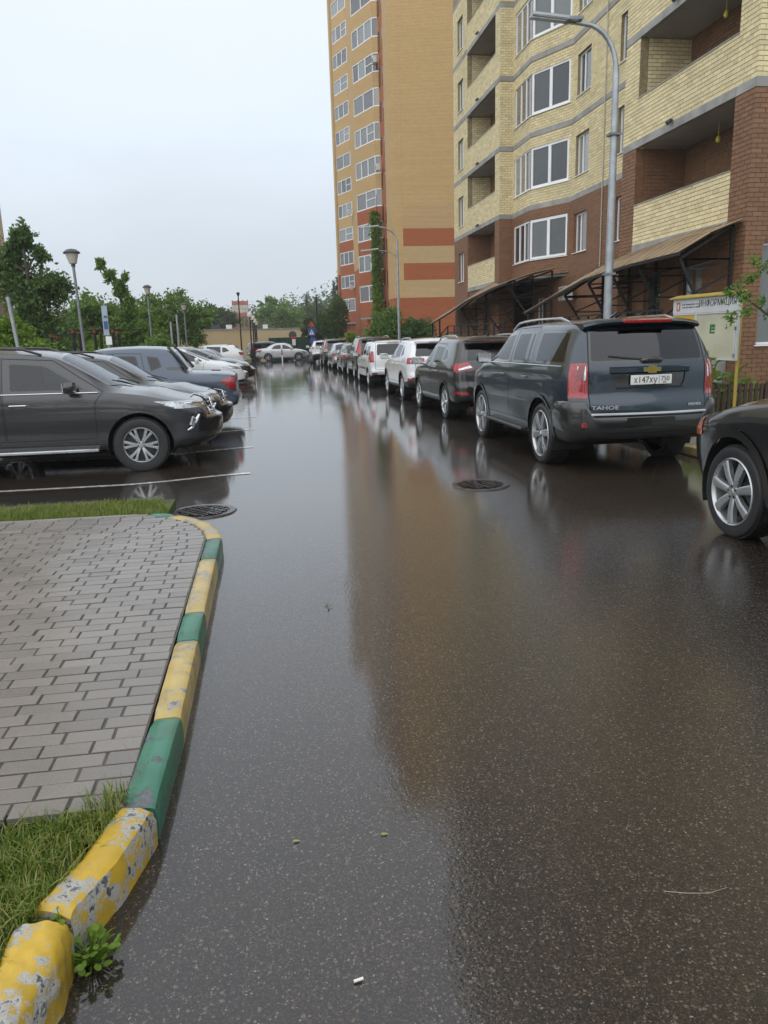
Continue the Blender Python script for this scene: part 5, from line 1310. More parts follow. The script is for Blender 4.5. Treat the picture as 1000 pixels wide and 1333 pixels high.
# -- mid-size ladder-frame wagon seen from its right side, nose to the road
def spec_nose():
    S = suv('parked_suv', 4.795, 1.855, 1.775, 1.12, 3.865, .387, 1.16, 1.18, 3.66, 2.76, rake=.45, gtop=.80, bump=.80, ns=16, lstep=.06,
            doors=[('door_r', [(1.50, .50), (2.07, .50), (2.07, 1.64), (1.30, 1.62), (1.36, 1.0)]), ('door_f', [(2.085, .50), (3.29, .50), (3.30, 1.0), (3.42, 1.15), (3.10, 1.36), (2.76, 1.60), (2.085, 1.645)])],
            panes=[('glass_f', [(2.17, 1.175), (3.24, 1.165), (2.98, 1.34), (2.66, 1.545), (2.17, 1.59)], 'door_f', 'lite'), ('glass_r', [(1.36, 1.19), (2.02, 1.18), (2.02, 1.59), (1.36, 1.57)], 'door_r', 'dark'), ('glass_q', [(.60, 1.25), (1.22, 1.20), (1.22, 1.56), (.78, 1.52)], None, 'dark')],
            flare=.03, flare_paint=True, mirror=(3.02, .93, 1.20), mirror_mat=GLOSSB, handles=[(2.28, 1.0, .26), (1.62, 1.0, .2)], handle_mat=CHROME, bpillar=2.08, rails=(.7, 2.6, .66, .0, .05), step=(1.6, 3.30, .345), step_mat=ALLOY,
            rim='double', spokes=6, rimf=.63, tw=.265, fb=.20, inset=.0)
    S['fprof'] = [(.25, .22), (.36, .10), (.5, .02), (.72, .0), (.95, .02), (1.02, .06), (1.1, .18)]
    S['strip'] = [(.6, 3.35, 1.165, 1.145, CHROME)]; S['strip_y'] = .972
    side(S, 'headlight', round_poly([(4.08, .99), (4.30, .925), (4.9, .87), (4.9, .945), (4.5, .975)], .02), 'head'); S['shapes'].append(dict(key='headlight', view='front', poly=round_poly([(.50, .885), (.95, .87), (.95, .96), (.50, .94)], .02), mat='head', sym=True, push=.003, lim=.2))
    S['shapes'].append(dict(key='grille', view='front', poly=round_poly(mirror_sym([(.50, .56), (.36, .70), (.46, 1.0)]), .04), mat='black', push=-.01, lim=.3))
    side(S, 'fog_surround', round_poly([(4.52, .54), (5, .50), (5, .80), (4.60, .80)], .03), 'black', push=-.004)
    side(S, 'lower_trim', [(4.30, .2), (5.2, .2), (5.2, .40), (4.42, .44)], 'trim'); side(S, 'sill_trim', [(1.3, .2), (3.5, .2), (3.5, .47), (1.3, .47)], 'black')
    def more(S, car, paint, made):
        for s in (1, -1):
            MB().tube([(4.70, .80 * s, .775), (4.655, .855 * s, .70), (4.60, .875 * s, .60), (4.53, .90 * s, .565)], [.016, .03, .026, .01], 8).build('fog_light_trim', CHROME, car, smooth=True)
            MB().tube([(4.625, .895 * s, .76), (4.58, .905 * s, .64)], [.022, .028], 8).build('fog_light', LHEAD, car, smooth=True)
            MB().tube([(4.40, .845 * s, .935), (4.60, .77 * s, .945), (4.76, .55 * s, .935)], .009, 6).build('headlight_trim', CHROME, car)
        g = MB()
        for k in range(4): g.tube([(4.80, -.36, .70 + .075 * k), (4.87, 0, .70 + .075 * k), (4.80, .36, .70 + .075 * k)], .009, 6)
        g.build('grille_bar', CHROME, car, smooth=True)
        MB().tube([(4.76, -.50, .93), (4.83, -.40, .70), (4.85, -.33, .60)], .014, 6).tube([(4.76, .50, .93), (4.83, .40, .70), (4.85, .33, .60)], .014, 6).build('grille_frame', CHROME, car, smooth=True)
        MB().box((4.83, -.26, .46), (4.86, .26, .572)).build('number_plate', PLATE, car)
        w = MB()
        for y0, y1 in ((.55, -.05), (-.05, -.60)): w.tube([(3.70, y0, 1.195), (3.58, (y0 + y1) / 2, 1.255), (3.50, y1, 1.30)], .008, 6)
        w.build('wiper', TRIM, car)
    S['more'] = [more]; S['seats'] = [(2.15, .38), (2.15, -.38), (1.25, .36), (1.25, -.36)]; S['dash'] = 3.15; return S

# -- double-cab pickup with a sports lid, tail towards the road
def spec_pickup():
    L = 5.2
    S = suv('parked_pickup', L, 1.815, 1.775, 1.15, 4.15, .385, 1.13, 1.14, 4.0, 3.15, rake=.1, gtop=.82, bump=.66, wid_r=.90,
            doors=[('door_r', [(1.90, .5), (2.60, .5), (2.60, 1.62), (2.02, 1.60), (1.92, 1.0)]), ('door_f', [(2.615, .5), (3.65, .5), (3.66, 1.0), (3.78, 1.13), (3.45, 1.36), (3.12, 1.59), (2.615, 1.62)])],
            panes=[('glass_f', [(2.68, 1.15), (3.62, 1.14), (3.38, 1.33), (3.06, 1.54), (2.68, 1.575)], 'door_f', 'dark'), ('glass_r', [(2.03, 1.17), (2.54, 1.15), (2.54, 1.575), (2.12, 1.56)], 'door_r', 'dark'), ('glass_q', [(1.58, 1.30), (1.84, 1.20), (1.92, 1.55), (1.66, 1.52)], None, 'dark')],
            flare=.03, flare_paint=True, mirror=(3.5, .93, 1.18), handles=[(2.72, 1.02, .2), (2.06, 1.02, .2)], bpillar=2.6, step=(1.9, 3.5, .36), rimf=.64, spokes=6, tw=.25, rb=.04)
    S['top'] = [(0, 1.10), (.10, 1.145), (.6, 1.18), (.98, 1.20), (1.03, 1.215), (1.28, 1.55), (1.42, 1.70), (1.7, 1.745), (2.2, 1.765), (2.7, 1.75), (3.15, 1.68), (3.33, 1.60), (3.94, 1.19), (4.05, 1.14), (4.4, 1.11), (4.75, 1.02), (5.06, .93), (5.2, .74)]
    S['belt'] = [(0, 1.03), (.9, 1.09), (1.1, 1.12), (3.1, 1.12), (3.9, 1.10), (4.25, 1.03), (4.75, .93), (5.1, .83), (5.2, .68)]
    S['topw'] = [(0, .84), (.5, .86), (1.0, .84), (1.45, .73), (2.2, .77), (3.1, .75), (3.95, .78), (4.1, .77), (4.7, .74), (5.05, .66), (5.2, .56)]
    S['rprof'] = [(.3, .14), (.45, .04), (.5, 0), (.66, .0), (.68, .05), (1.0, .06), (1.15, .07)]
    S['shapes'].append(dict(key='lid_window', view='top', poly=round_poly([(1.06, -.60), (1.06, .60), (1.36, .52), (1.36, -.52)], .05), mat='dark', seam=.02, ring='black', lim=.1, xr=(1.0, 1.5)))
    S['shapes'].append(dict(key='cargo_lid', view='top', poly=round_poly([(.03, -.72), (.03, .72), (1.0, .70), (1.0, -.70)], .05), mat='paint', seam=.01, lim=.5, xr=(0, 1.05)))
    rear(S, 'tailgate', round_poly(mirror_sym([(.68, .66), (.70, 1.06)]), .03), 'paint', sym=False, seam=.008)
    rear(S, 'tail_light', round_poly([(.71, .78), (1.0, .78), (1.0, 1.06), (.71, 1.05)], .03), 'red'); side(S, 'tail_light', [(-.1, .80), (.16, .80), (.36, .93), (.30, 1.0), (-.1, 1.03)], 'red', lim=.06)
    side(S, 'side_vent', round_poly([(1.12, 1.22), (1.50, 1.24), (1.48, 1.30), (1.12, 1.29)], .02), 'black')
    def more(S, car, paint, made):
        MB().box((-.03, -.80, .46), (.06, .80, .60)).build('step_bumper', CHROME, car, bevel=.03, seg=2)
        MB().tube([(1.45, .62, 1.72), (1.25, .70, 1.50), (1.06, .74, 1.235)], .03, 8).tube([(1.45, -.62, 1.72), (1.25, -.70, 1.50), (1.06, -.74, 1.235)], .03, 8).build('sport_bar', TRIM, car)
        MB().tube([(.35, .72, 1.19), (.55, .72, 1.2)], .015, 6).build('lid_handle', TRIM, car)
    S['more'] = [more]; return S

def tail_ilang(S):        # boomerang lamps, black lower valance
    rear(S, 'tail_light', [(.50, 1.06), (.97, .97), (.97, 1.13), (.62, 1.19)], 'red'); side(S, 'tail_light', [(-.1, .98), (.14, .98), (.38, 1.13), (.34, 1.16), (-.1, 1.16)], 'red', lim=.06)
    rear(S, 'light_lens', [(.54, 1.08), (.80, 1.03), (.80, 1.06), (.58, 1.12)], 'white', push=.007, parent='tail_light')
    rear(S, 'lower_valance', mirror_sym([(.98, .3), (.98, .50), (.5, .56)]), 'trim', sym=False); rear(S, 'reflector', [(.62, .55), (.86, .56), (.86, .62), (.62, .60)], 'red', push=.006)
def tail_wide(S):         # wide lamps reaching into the tailgate, dark lower bumper
    rear(S, 'tail_light', round_poly([(.42, 1.00), (.97, 1.00), (.97, 1.17), (.42, 1.15)], .02), 'red'); side(S, 'tail_light', [(-.1, 1.0), (.20, 1.0), (.30, 1.15), (-.1, 1.17)], 'red', lim=.06)
    rear(S, 'light_lens', [(.55, 1.05), (.78, 1.05), (.78, 1.10), (.55, 1.10)], 'white', push=.007, parent='tail_light')
    rear(S, 'lower_valance', mirror_sym([(.99, .3), (.99, .56), (.70, .66)]), 'trim', sym=False); rear(S, 'reflector', round_poly([(.68, .50), (.90, .52), (.90, .64), (.72, .62)], .02), 'red', push=.006); side(S, 'body', [(-.2, .2), (.62, .2), (.62, .5), (-.2, .6)], 'trim')
def tail_tall(S):         # tall lamps beside the rear glass
    rear(S, 'tail_light', round_poly([(.66, 1.0), (.97, 1.0), (.95, 1.22), (.80, 1.56), (.66, 1.56)], .02), 'red', lim=.05); side(S, 'tail_light', [(-.1, 1.0), (.14, 1.0), (.20, 1.3), (.42, 1.56), (.20, 1.56), (-.1, 1.2)], 'red', lim=.05)
    rear(S, 'lower_valance', mirror_sym([(.98, .3), (.98, .52)]), 'trim', sym=False)
def spec_cross(tail, L=4.64, W=1.82, H=1.70, **kw):
    S = suv('parked_crossover', L, W, H, .98, .98 + 2.69, .355, 1.10, 1.12, L - 1.18, L - 2.1, rake=.50, gtop=.79, bump=.74, wid_r=.88, lstep=.085, ns=13,
            doors=[('door_r', [(1.42, .48), (2.16, .48), (2.16, 1.56), (1.28, 1.54), (1.30, .98)]), ('door_f', [(2.175, .48), (3.20, .48), (3.24, 1.0), (3.36, 1.10), (2.95, 1.36), (2.6, 1.53), (2.175, 1.57)])],
            panes=[('glass_f', [(2.24, 1.12), (3.22, 1.105), (2.90, 1.31), (2.58, 1.48), (2.24, 1.52)], 'door_f', 'lite'), ('glass_r', [(1.30, 1.15), (2.10, 1.12), (2.10, 1.52), (1.30, 1.49)], 'door_r', 'dark'), ('glass_q', [(.78, 1.24), (1.20, 1.16), (1.20, 1.47), (1.0, 1.43)], None, 'dark')],
            flare=.045, mirror=(3.02, .93, 1.13), handles=[(2.36, .98, .2), (1.50, .98, .2)], bpillar=2.17, rails=(.8, 2.5, .62, 0, .05), rail_mat=ALLOY, clad=.40,
            plate=(.02, .98, -1, None), spokes=5, rimf=.68, tw=.225, rb=.10, arch=.40)
    S.update(kw)
    rear_gate(S, mirror_sym([(.66, 1.19), (.55, 1.53)]), mirror_sym([(.62, .66), (.68, 1.05), (.62, 1.20), (.54, 1.58)]))
    tail(S)
    side(S, 'headlight', [(L - .75, .86), (L - .1, .80), (L - .1, .88), (L - .5, .95)], 'head', lim=.1); S['shapes'].append(dict(key='headlight', view='front', poly=[(.45, .78), (.9, .80), (.9, .94), (.45, .86)], mat='head', sym=True, push=.003, lim=.15))
    S['shapes'].append(dict(key='grille', view='front', poly=round_poly(mirror_sym([(.55, .36), (.42, .62), (.42, .84)]), .04), mat='black', push=-.004, lim=.25))
    def more(S, car, paint, made):
        rear_bar(S, -.60, .60, H - .11, .10, .022, 'spoiler', paint, car); rear_bar(S, -.25, .25, H - .115, .012, .010, 'brake_light', LREDD, car, proud=.11)
        MB().tube([(rear_surf(S, y, 1.20 + .1 * y) - .015, -y, 1.20 + .1 * y) for y in (0, .2, .4)], .012, 6).build('rear_wiper', TRIM, car)
        MB().tube([(.75, 0, H - .03), (.68, 0, H + .06), (.92, 0, H - .02)], [.02, .01, .02], 6).build('antenna', TRIM, car)
        rear_bar(S, -.32, .32, 1.055, .014, .014, 'gate_trim', CHROME, car)
    S['more'] = [more]; return S
# -- tall budget estate with upright tail lamps
def spec_estate():
    L = 4.47
    S = suv('parked_estate', L, 1.74, 1.62, .75, .75 + 2.9, .32, 1.05, 1.05, L - 1.05, L - 1.95, rake=.26, gtop=.83, bump=.60, wid_r=.90, lstep=.09, ns=12,
            doors=[('door_r', [(1.22, .42), (2.05, .42), (2.05, 1.48), (1.22, 1.48)]), ('door_f', [(2.065, .42), (3.1, .42), (3.15, .98), (3.25, 1.05), (2.85, 1.28), (2.5, 1.47), (2.065, 1.49)])],
            panes=[('glass_f', [(2.12, 1.07), (3.1, 1.06), (2.8, 1.24), (2.48, 1.42), (2.12, 1.44)], 'door_f', 'lite'), ('glass_r', [(1.30, 1.08), (2.0, 1.07), (2.0, 1.44), (1.30, 1.43)], 'door_r', 'lite'), ('glass_q', [(.42, 1.10), (1.12, 1.08), (1.12, 1.43), (.55, 1.42)], None, 'dark')],
            mirror=(2.95, .90, 1.08), mirror_mat=TRIM, handles=[(2.25, .92, .18), (1.40, .92, .18)], handle_mat=TRIM, bpillar=2.06, rails=(.5, 2.5, .62, 0, .06), plate=(.015, .86, -1, None), spokes=7, rimf=.64, tw=.19, rb=.05, arch=.375, wheel_gap=1)
    rear_gate(S, mirror_sym([(.60, 1.10), (.56, 1.48)]), mirror_sym([(.66, .60), (.66, 1.1), (.60, 1.54)]), 'dark')
    rear(S, 'tail_light', round_poly([(.70, .86), (.98, .86), (.94, 1.24), (.70, 1.24)], .02), 'red', lim=.05); side(S, 'tail_light', [(-.1, .86), (.10, .86), (.13, 1.24), (-.1, 1.24)], 'red', lim=.05)
    rear(S, 'reflector', [(.60, .45), (.78, .45), (.78, .50), (.60, .50)], 'red', push=.005)
    side(S, 'side_moulding', [(1.2, .60), (3.1, .60), (3.1, .66), (1.2, .66)], 'trim', over=True)
    def more(S, car, paint, made):
        rear_bar(S, -.42, .42, 1.0, .02, .022, 'gate_trim', TRIM, car)
        MB().tube([(rear_surf(S, y, 1.12 + .1 * y) - .015, -y, 1.12 + .1 * y) for y in (0, .2, .42)], .012, 6).build('rear_wiper', TRIM, car)
        rear_bar(S, -.2, .2, 1.54, .012, .012, 'brake_light', LREDD, car)
    S['more'] = [more]; return S
# -- three-box saloon
def spec_sedan(L=4.39, W=1.70, H=1.465):
    S = suv('parked_sedan', L, W, H, .93, .93 + 2.55, .31, .93, .95, L - 1.08, L - 2.0, rake=.1, gtop=.76, bump=.55, wid_r=.87, lstep=.085, ns=11,
            doors=[('door_r', [(1.28, .40), (2.08, .40), (2.08, 1.36), (1.5, 1.33), (1.1, 1.0), (1.28, .8)]), ('door_f', [(2.095, .40), (3.1, .40), (3.12, .86), (3.22, .94), (2.8, 1.18), (2.45, 1.34), (2.095, 1.37)])],
            panes=[('glass_f', [(2.15, .96), (3.05, .945), (2.74, 1.14), (2.42, 1.29), (2.15, 1.325)], 'door_f', 'dark'), ('glass_r', [(1.22, .98), (2.03, .96), (2.03, 1.325), (1.6, 1.29), (1.42, 1.2)], 'door_r', 'dark')],
            mirror=(2.92, .88, .98), handles=[(2.28, .84, .18), (1.42, .86, .18)], bpillar=2.09, plate=(.01, .80, -1, None), spokes=5, rimf=.68, tw=.195, rb=.10, arch=.365)
    S['top'] = [(0, .97), (.1, 1.02), (.45, 1.05), (.70, 1.07), (1.05, 1.24), (1.45, 1.40), (1.85, H - .005), (2.3, H), (2.7, H - .07), (2.9, H - .17), (L - 1.14, .97), (L - 1.02, .95), (L - .6, .90), (L - .3, .82), (L - .1, .73), (L, .58)]
    S['belt'] = [(0, .90), (.5, .96), (1.0, .955), (2.2, .94), (L - 1.2, .915), (L - .8, .84), (L - .3, .74), (L, .52)]
    S['sill'] = [(0, .34), (.25, .28), (1, .2), (3.4, .2), (L - .2, .22), (L, .28)]
    S['topw'] = [(0, .72), (.3, .78), (.7, .80), (1.1, .74), (1.5, .69), (2.0, .70), (2.6, .69), (L - 1.1, .76), (L - .9, .75), (L - .4, .68), (L, .52)]
    S['rprof'] = [(.2, .12), (.35, .02), (.45, 0), (.58, 0), (.62, .03), (.95, .05), (1.05, .08)]
    S['shapes'].append(dict(key='rear_window', view='top', poly=round_poly([(.76, -.62), (.76, .62), (1.42, .54), (1.42, -.54)], .06), mat='dark', seam=.025, ring='black', lim=.3, xr=(.6, 1.6)))
    rear(S, 'tail_light', round_poly([(.50, .76), (.9, .74), (.9, .93), (.50, .92)], .03), 'red', lim=.05); side(S, 'tail_light', [(-.1, .74), (.10, .75), (.34, .86), (.26, .93), (-.1, .94)], 'red', lim=.05)
    rear(S, 'boot_lid', mirror_sym([(.48, .62), (.48, .98)]), 'paint', sym=False, seam=.008)
    side(S, 'headlight', [(L - .75, .68), (L - .12, .56), (L - .12, .66), (L - .5, .76)], 'head', lim=.08)
    S['shapes'].append(dict(key='grille', view='front', poly=round_poly(mirror_sym([(.5, .28), (.42, .46), (.36, .66)]), .04), mat='black', push=-.004, lim=.25))
    return S

P_BLUEBLK = paint_mat('blue_black_paint', (.010, .024, .038)); P_GREY = paint_mat('graphite_paint', (.024, .025, .029), .25); P_DARK = paint_mat('charcoal_paint', (.016, .017, .019), .25)
P_SLATE = paint_mat('slate_blue_paint', (.045, .066, .10), .4); P_WHITE = paint_mat('white_paint', (.68, .69, .70), .0, .35); P_BLACK = paint_mat('black_paint', (.008, .0085, .009), .2); P_BLACK2 = paint_mat('brown_black_paint', (.014, .013, .013), .3)
P_SILV = paint_mat('silver_paint', (.42, .43, .44), .75, .3); P_RED = paint_mat('dark_red_paint', (.28, .022, .02), .3); P_DGRN = paint_mat('grey_green_paint', (.05, .055, .056), .5)

RG = 'cars parked along the right kerb'; LG = 'cars parked in the bays on the left'
UP = math.pi / 2
make_car(spec_big(), 'dark blue full-size SUV with plate х147ху 750, parked before the information board', 'car', (4.55, 8.80, 0), UP, P_BLUEBLK, RG)
make_car(spec_cross(tail_ilang, mirror_mat=CHROME), 'black crossover with red boomerang tail lights, directly ahead of the dark blue SUV', 'car', (4.56, 15.0, 0), UP + .01, P_BLACK2, RG)
S = spec_cross(tail_wide, H=1.67, W=1.80); make_car(S, 'white crossover with dark lower bumper, between the black crossover and the white estate', 'car', (4.54, 20.2, 0), UP, P_WHITE, RG)
make_car(spec_estate(), 'white estate car with upright red tail lights, ahead of the white crossover', 'car', (4.42, 27.0, 0), UP, P_WHITE, RG)
make_car(spec_cross(tail_tall, H=1.76, W=1.84), 'dark SUV with tall tail lights parked ahead of the white estate', 'car', (4.62, 32.6, 0), UP, P_DARK, RG)
make_car(spec_sedan(), 'dark grey saloon parked behind the silver saloon in the right row', 'car', (4.62, 38.6, 0), UP, P_DGRN, RG)
make_car(spec_sedan(4.5, 1.74, 1.47), 'silver saloon with red tail lights parked far along the right kerb', 'car', (4.58, 44.2, 0), UP, P_SILV, RG)
make_car(spec_cross(tail_tall, H=1.70), 'black crossover with tall red tail lights beside the far end of the right row', 'car', (4.55, 50.0, 0), UP, P_BLACK, RG)
make_car(spec_cross(tail_wide, H=1.60), 'white car at the far end of the right row', 'car', (4.2, 56.5, 0), UP, P_WHITE, RG)
# nose of a black car reaching in from the right edge
def spec_black_nose():
    S = spec_nose(); S['name'] = 'parked_suv'; S['rim'] = 'wide'; S['rim_mat'] = BRIGHT; S['spokes'] = 7; S['rimf'] = .72; S['rim_rot'] = .15; S['tw'] = .24; S['rails'] = (.7, 2.4, .6, 0, .05); S['inset'] = .0; S.pop('step', None); S.pop('strip', None)
    S['shapes'] = [s for s in S['shapes'] if s['key'] not in ('headlight', 'fog_surround', 'lower_trim')]
    S['fprof'] = [(.25, .30), (.45, .12), (.62, .02), (.8, .0), (.95, .06), (1.1, .22)]; S['flare'] = .07
    side(S, 'headlight', round_poly([(4.28, .84), (4.9, .80), (4.9, .99), (4.40, 1.0)], .03), 'black'); side(S, 'marker_light', round_poly([(4.40, .80), (4.60, .78), (4.62, .97), (4.46, .99)], .03), 'orange', push=.008, parent='headlight')
    side(S, 'lower_trim', [(4.25, .2), (5.2, .2), (5.2, .5), (4.40, .5)], 'trim'); S['more'] = []; return S
WHEELS.pop(('parked_suv', .387), None)
blk_suv = make_car(spec_black_nose(), 'black SUV whose front wing and seven-spoke wheel enter at the right edge', 'car', (4.66, 1.90, 0), UP, P_BLACK, RG)
WHEELS.pop(('parked_suv', .387), None)
# -- the left bays
make_car(spec_nose(), 'graphite grey SUV nearest on the left, side-on with its nose to the road', 'car', (-5.70, 12.20, gz(-3, 12)), 0, P_GREY, LG)
make_car(spec_nose(), 'charcoal SUV just behind the graphite one, only its screen and bonnet showing', 'car', (-5.42, 14.75, gz(-3, 15)), 0, P_DARK, LG).scale = (.955, .955, .945)
make_car(spec_pickup(), 'slate blue pickup with sports lid and red tail lamp, tail to the road', 'car', (-.66, 18.35, gz(-1.5, 18) - .03), math.pi, P_SLATE, LG)
make_car(spec_cross(tail_ilang, H=1.62), 'white crossover with black grille next to the pickup, nose to the road', 'car', (-5.5, 30.0, gz(-3, 30)), 0, P_WHITE, LG)
make_car(spec_cross(tail_wide, H=1.60), 'black crossover beyond the white one, nose to the road', 'car', (-5.25, 33.2, gz(-3, 33)), 0, P_BLACK, LG)
make_car(spec_sedan(), 'dark red saloon in the left bays, nose to the road', 'car', (-5.2, 36.4, gz(-3, 36)), 0, P_RED, LG)
make_car(spec_sedan(4.5, 1.75, 1.48), 'silver saloon in the left bays beyond the red one', 'car', (-5.3, 40.0, gz(-3, 40)), 0, P_SILV, LG)
make_car(spec_cross(tail_wide, H=1.60), 'white hatchback at the far end of the left bays, tail to the road', 'car', (-1.3, 47.5, gz(-3, 47)), math.pi, P_WHITE, LG)
# -- across the far end
make_car(spec_sedan(), 'silver saloon standing broadside at the far end of the road', 'car', (-.75, 67.4, -.0), 0, P_SILV)
make_car(spec_estate(), 'dark estate half hidden behind the broadside silver saloon', 'car', (-1.6, 72.0, -.0), .25, P_DARK)
make_car(spec_estate(), 'white estate standing far off below the blue road signs', 'car', (6.0, 92.0, -.0), .3, P_WHITE)
# ------------------------------------------------------------------ leaves, trees, grass
def leaf_mat(name, cols, trans=.45, rough=.5):
    t = NT(name); oi = t.n('ShaderNodeObjectInfo'); r = t.geo().outputs['Random Per Island']
    big = t.noise(.7, 3, .5, t.pos()); f = t.math('ADD', t.math('MULTIPLY', r, .55), t.math('MULTIPLY', big, .45))
    k = len(cols); c = t.ramp(f, [(.15 + .7 * i / (k - 1), q) for i, q in enumerate(cols)])
    t.set(Base_Color=c, Roughness=rough, Specular_IOR_Level=.4)
    tl = t.n('ShaderNodeBsdfTranslucent'); t.l(t.mixc(.5, c, (.14, .22, .02)), tl.inputs[0])
    ms_ = t.n('ShaderNodeMixShader'); ms_.inputs[0].default_value = trans; t.l(t.p.outputs[0], ms_.inputs[1]); t.l(tl.outputs[0], ms_.inputs[2]); t.l(ms_.outputs[0], t.o.inputs[0])
    return t.m
BARK = mat('wet_bark', (.055, .045, .036), .7, vary=.4, scale=9, bump=.6, bscale=30)
L_MID = leaf_mat('mid_green_leaf', [(.068, .128, .026), (.14, .245, .052), (.23, .37, .085)]); L_BRT = leaf_mat('fresh_green_leaf', [(.09, .165, .016), (.16, .27, .028), (.25, .38, .05)])
L_DRK = leaf_mat('dark_green_leaf', [(.042, .084, .024), (.084, .150, .042), (.145, .24, .075)]); L_OLV = leaf_mat('olive_leaf', [(.035, .055, .020), (.060, .088, .032), (.09, .125, .045)]); L_FIR = leaf_mat('fir_needles', [(.018, .038, .020), (.032, .060, .030), (.048, .08, .042)], .15)
def leaf_quads(C, size, rng, droop=.3, aspect=.55, name='crown'):
    N = len(C); d = rng.normal(size=(N, 3)); d[:, 2] -= droop; d /= np.linalg.norm(d, axis=1)[:, None]
    u = np.cross(d, rng.normal(size=(N, 3))); u /= np.linalg.norm(u, axis=1)[:, None]
    s = size * rng.uniform(.6, 1.35, N)[:, None]; nrm = np.cross(d, u)
    V = np.stack([C, C + d * s * .5 + u * s * aspect * .5 + nrm * s * .10, C + d * s, C + d * s * .5 - u * s * aspect * .5 + nrm * s * .10], 1).reshape(-1, 3)
    return V, np.arange(4 * N).reshape(-1, 4)
def tree(name, label, loc, h, lobes, nl, ls, m, seed, trunk_r=.12, group=None, cat='tree', limbs=18, trunk_top=.7, fill=.55, bare=None):
    """lobes: (x, y, z, rx, ry, rz, weight) relative to the foot; foliage gathers on twigs inside the lobes"""
    rng = np.random.default_rng(seed); t = thing(name, label, cat, loc, 0, group)
    tb = MB(); top = np.array([rng.normal() * .02 * h, rng.normal() * .02 * h, h * trunk_top])
    path = [top * f + np.array([rng.normal(), rng.normal(), 0]) * .012 * h * f for f in np.linspace(0, 1, 7)]; path[0][2] = -.1
    tb.tube(path, list(np.linspace(trunk_r, trunk_r * .3, 7)), 8)
    w = np.array([l[6] for l in lobes]); w = w / w.sum(); pts = []
    clumps = max(14, int(nl / 42)); per = max(8, nl // clumps); perm = rng.permutation(clumps)
    for i in range(clumps):
        l = lobes[rng.choice(len(lobes), p=w)]; v = rng.normal(size=3); v /= np.linalg.norm(v); rl = np.array(l[3:6])
        p0 = np.array(l[:3]) + v * rl * rng.uniform(.05, max(.1, fill)); p1 = np.array(l[:3]) + v * rl * rng.uniform(.72, 1.16) + np.array([0, 0, .16 * rl[2] * rng.uniform(-.6, 1)])
        p1[2] = max(p1[2], .05 * h); m_ = (p0 + p1) / 2 + rng.normal(size=3) * rl * .10
        if perm[i] < limbs:
            b0 = path[int(rng.integers(2, 6))]; tb.tube([b0, (b0 + p0) / 2 + np.array([0, 0, .03 * h]), p0, m_, p1], [trunk_r * .34, trunk_r * .24, trunk_r * .15, trunk_r * .09, trunk_r * .03], 5)
        q = rng.uniform(0, 1, per) ** .75; q = q[:, None]; base = (1 - q) ** 2 * p0 + 2 * q * (1 - q) * m_ + q * q * p1
        pts.append(base + rng.normal(size=(per, 3)) * (rl.mean() * .10 + .03) * np.array([1, 1, .7]))
    tb.build('trunk', BARK, t, smooth=True)
    C = np.concatenate(pts); V, F = leaf_quads(C, ls, rng); link('crown', np_mesh('crown', V, F, m), t); return t
def crown_lobes(cx_, cz_, r, n, seed, sq=.8):
    rng = np.random.default_rng(seed); out = [(cx_, 0, cz_, r * .72, r * .72, r * .72 * sq, 2.0)]
    for i in range(n):
        v = rng.normal(size=3); v /= np.linalg.norm(v); k = rng.uniform(.28, .5) * r
        out.append((cx_ + v[0] * r * .72, v[1] * r * .72, cz_ + v[2] * r * .66 * sq, k, k, k * .9, rng.uniform(.5, 1.2)))
    return out
# left side: what stands behind the parked cars (pictures were matched at these depths)
tree('willow_tree', 'tall loose dark green tree at the left edge behind the grey SUV', (-9.4, 34, 0), 6.9, [(0, 0, 3.6, 1.25, 1.2, 1.7, 2), (.9, 0, 4.0, 1.0, .9, .6, 1), (-.7, .2, 4.7, .8, .8, 1.0, 1), (.15, 0, 6.0, .36, .4, .62, .55), (-.3, 0, 5.5, .4, .4, .6, .5), (.75, 0, 5.3, .35, .4, .35, .3), (.3, 0, 2.4, 1.9, 1.2, .9, 1)], 15000, .17, L_DRK, 3, .14, limbs=26, trunk_top=.8, fill=.25)
tree('leafy_bush', 'bright yellow-green bush below the tall tree, behind the grey SUV', (-7.7, 25, 0), 2.9, [(-.6, 0, 1.7, 1.2, .8, .9, 1.6), (.5, 0, 1.4, 1.0, .8, .8, 1.2), (-1.9, 0, 1.5, .9, .8, .7, 1), (.2, 0, 2.2, .45, .5, .4, .4)], 12000, .13, L_BRT, 5, .05, cat='bush', fill=.2)
tree('round_tree', 'mid green tree behind the lantern post at the left', (-9.6, 45, 0), 4.9, crown_lobes(0, 2.9, 1.9, 8, 6), 11000, .2, L_MID, 7, .12)
tree('round_tree', 'mid green tree behind the banner pole', (-8.0, 47, 0), 4.7, crown_lobes(0, 2.6, 1.7, 7, 16), 9000, .2, L_MID, 8, .12)
tree('spiky_tree', 'thin tree with a long bare leafy spire leaning left above the bushes', (-7.35, 44, 0), 6.1, [(0, 0, 2.5, .9, .8, 1.0, 1.7), (.3, 0, 3.6, .38, .4, .8, .9), (-.1, 0, 4.6, .32, .3, .55, .7), (-.55, 0, 5.3, .28, .25, .45, .35), (-.95, 0, 5.85, .18, .16, .3, .16), (.22, 0, 5.2, .16, .16, .25, .1), (.7, 0, 2.2, .8, .7, .9, 1)], 9000, .18, L_MID, 9, .09, trunk_top=.75, limbs=16, fill=.3)
tree('broad_tree', 'broad full-crowned green tree left of the blank beige building', (-6.6, 60, 0), 6.2, crown_lobes(0, 3.4, 2.75, 13, 10, .95), 16000, .23, L_MID, 11, .2)
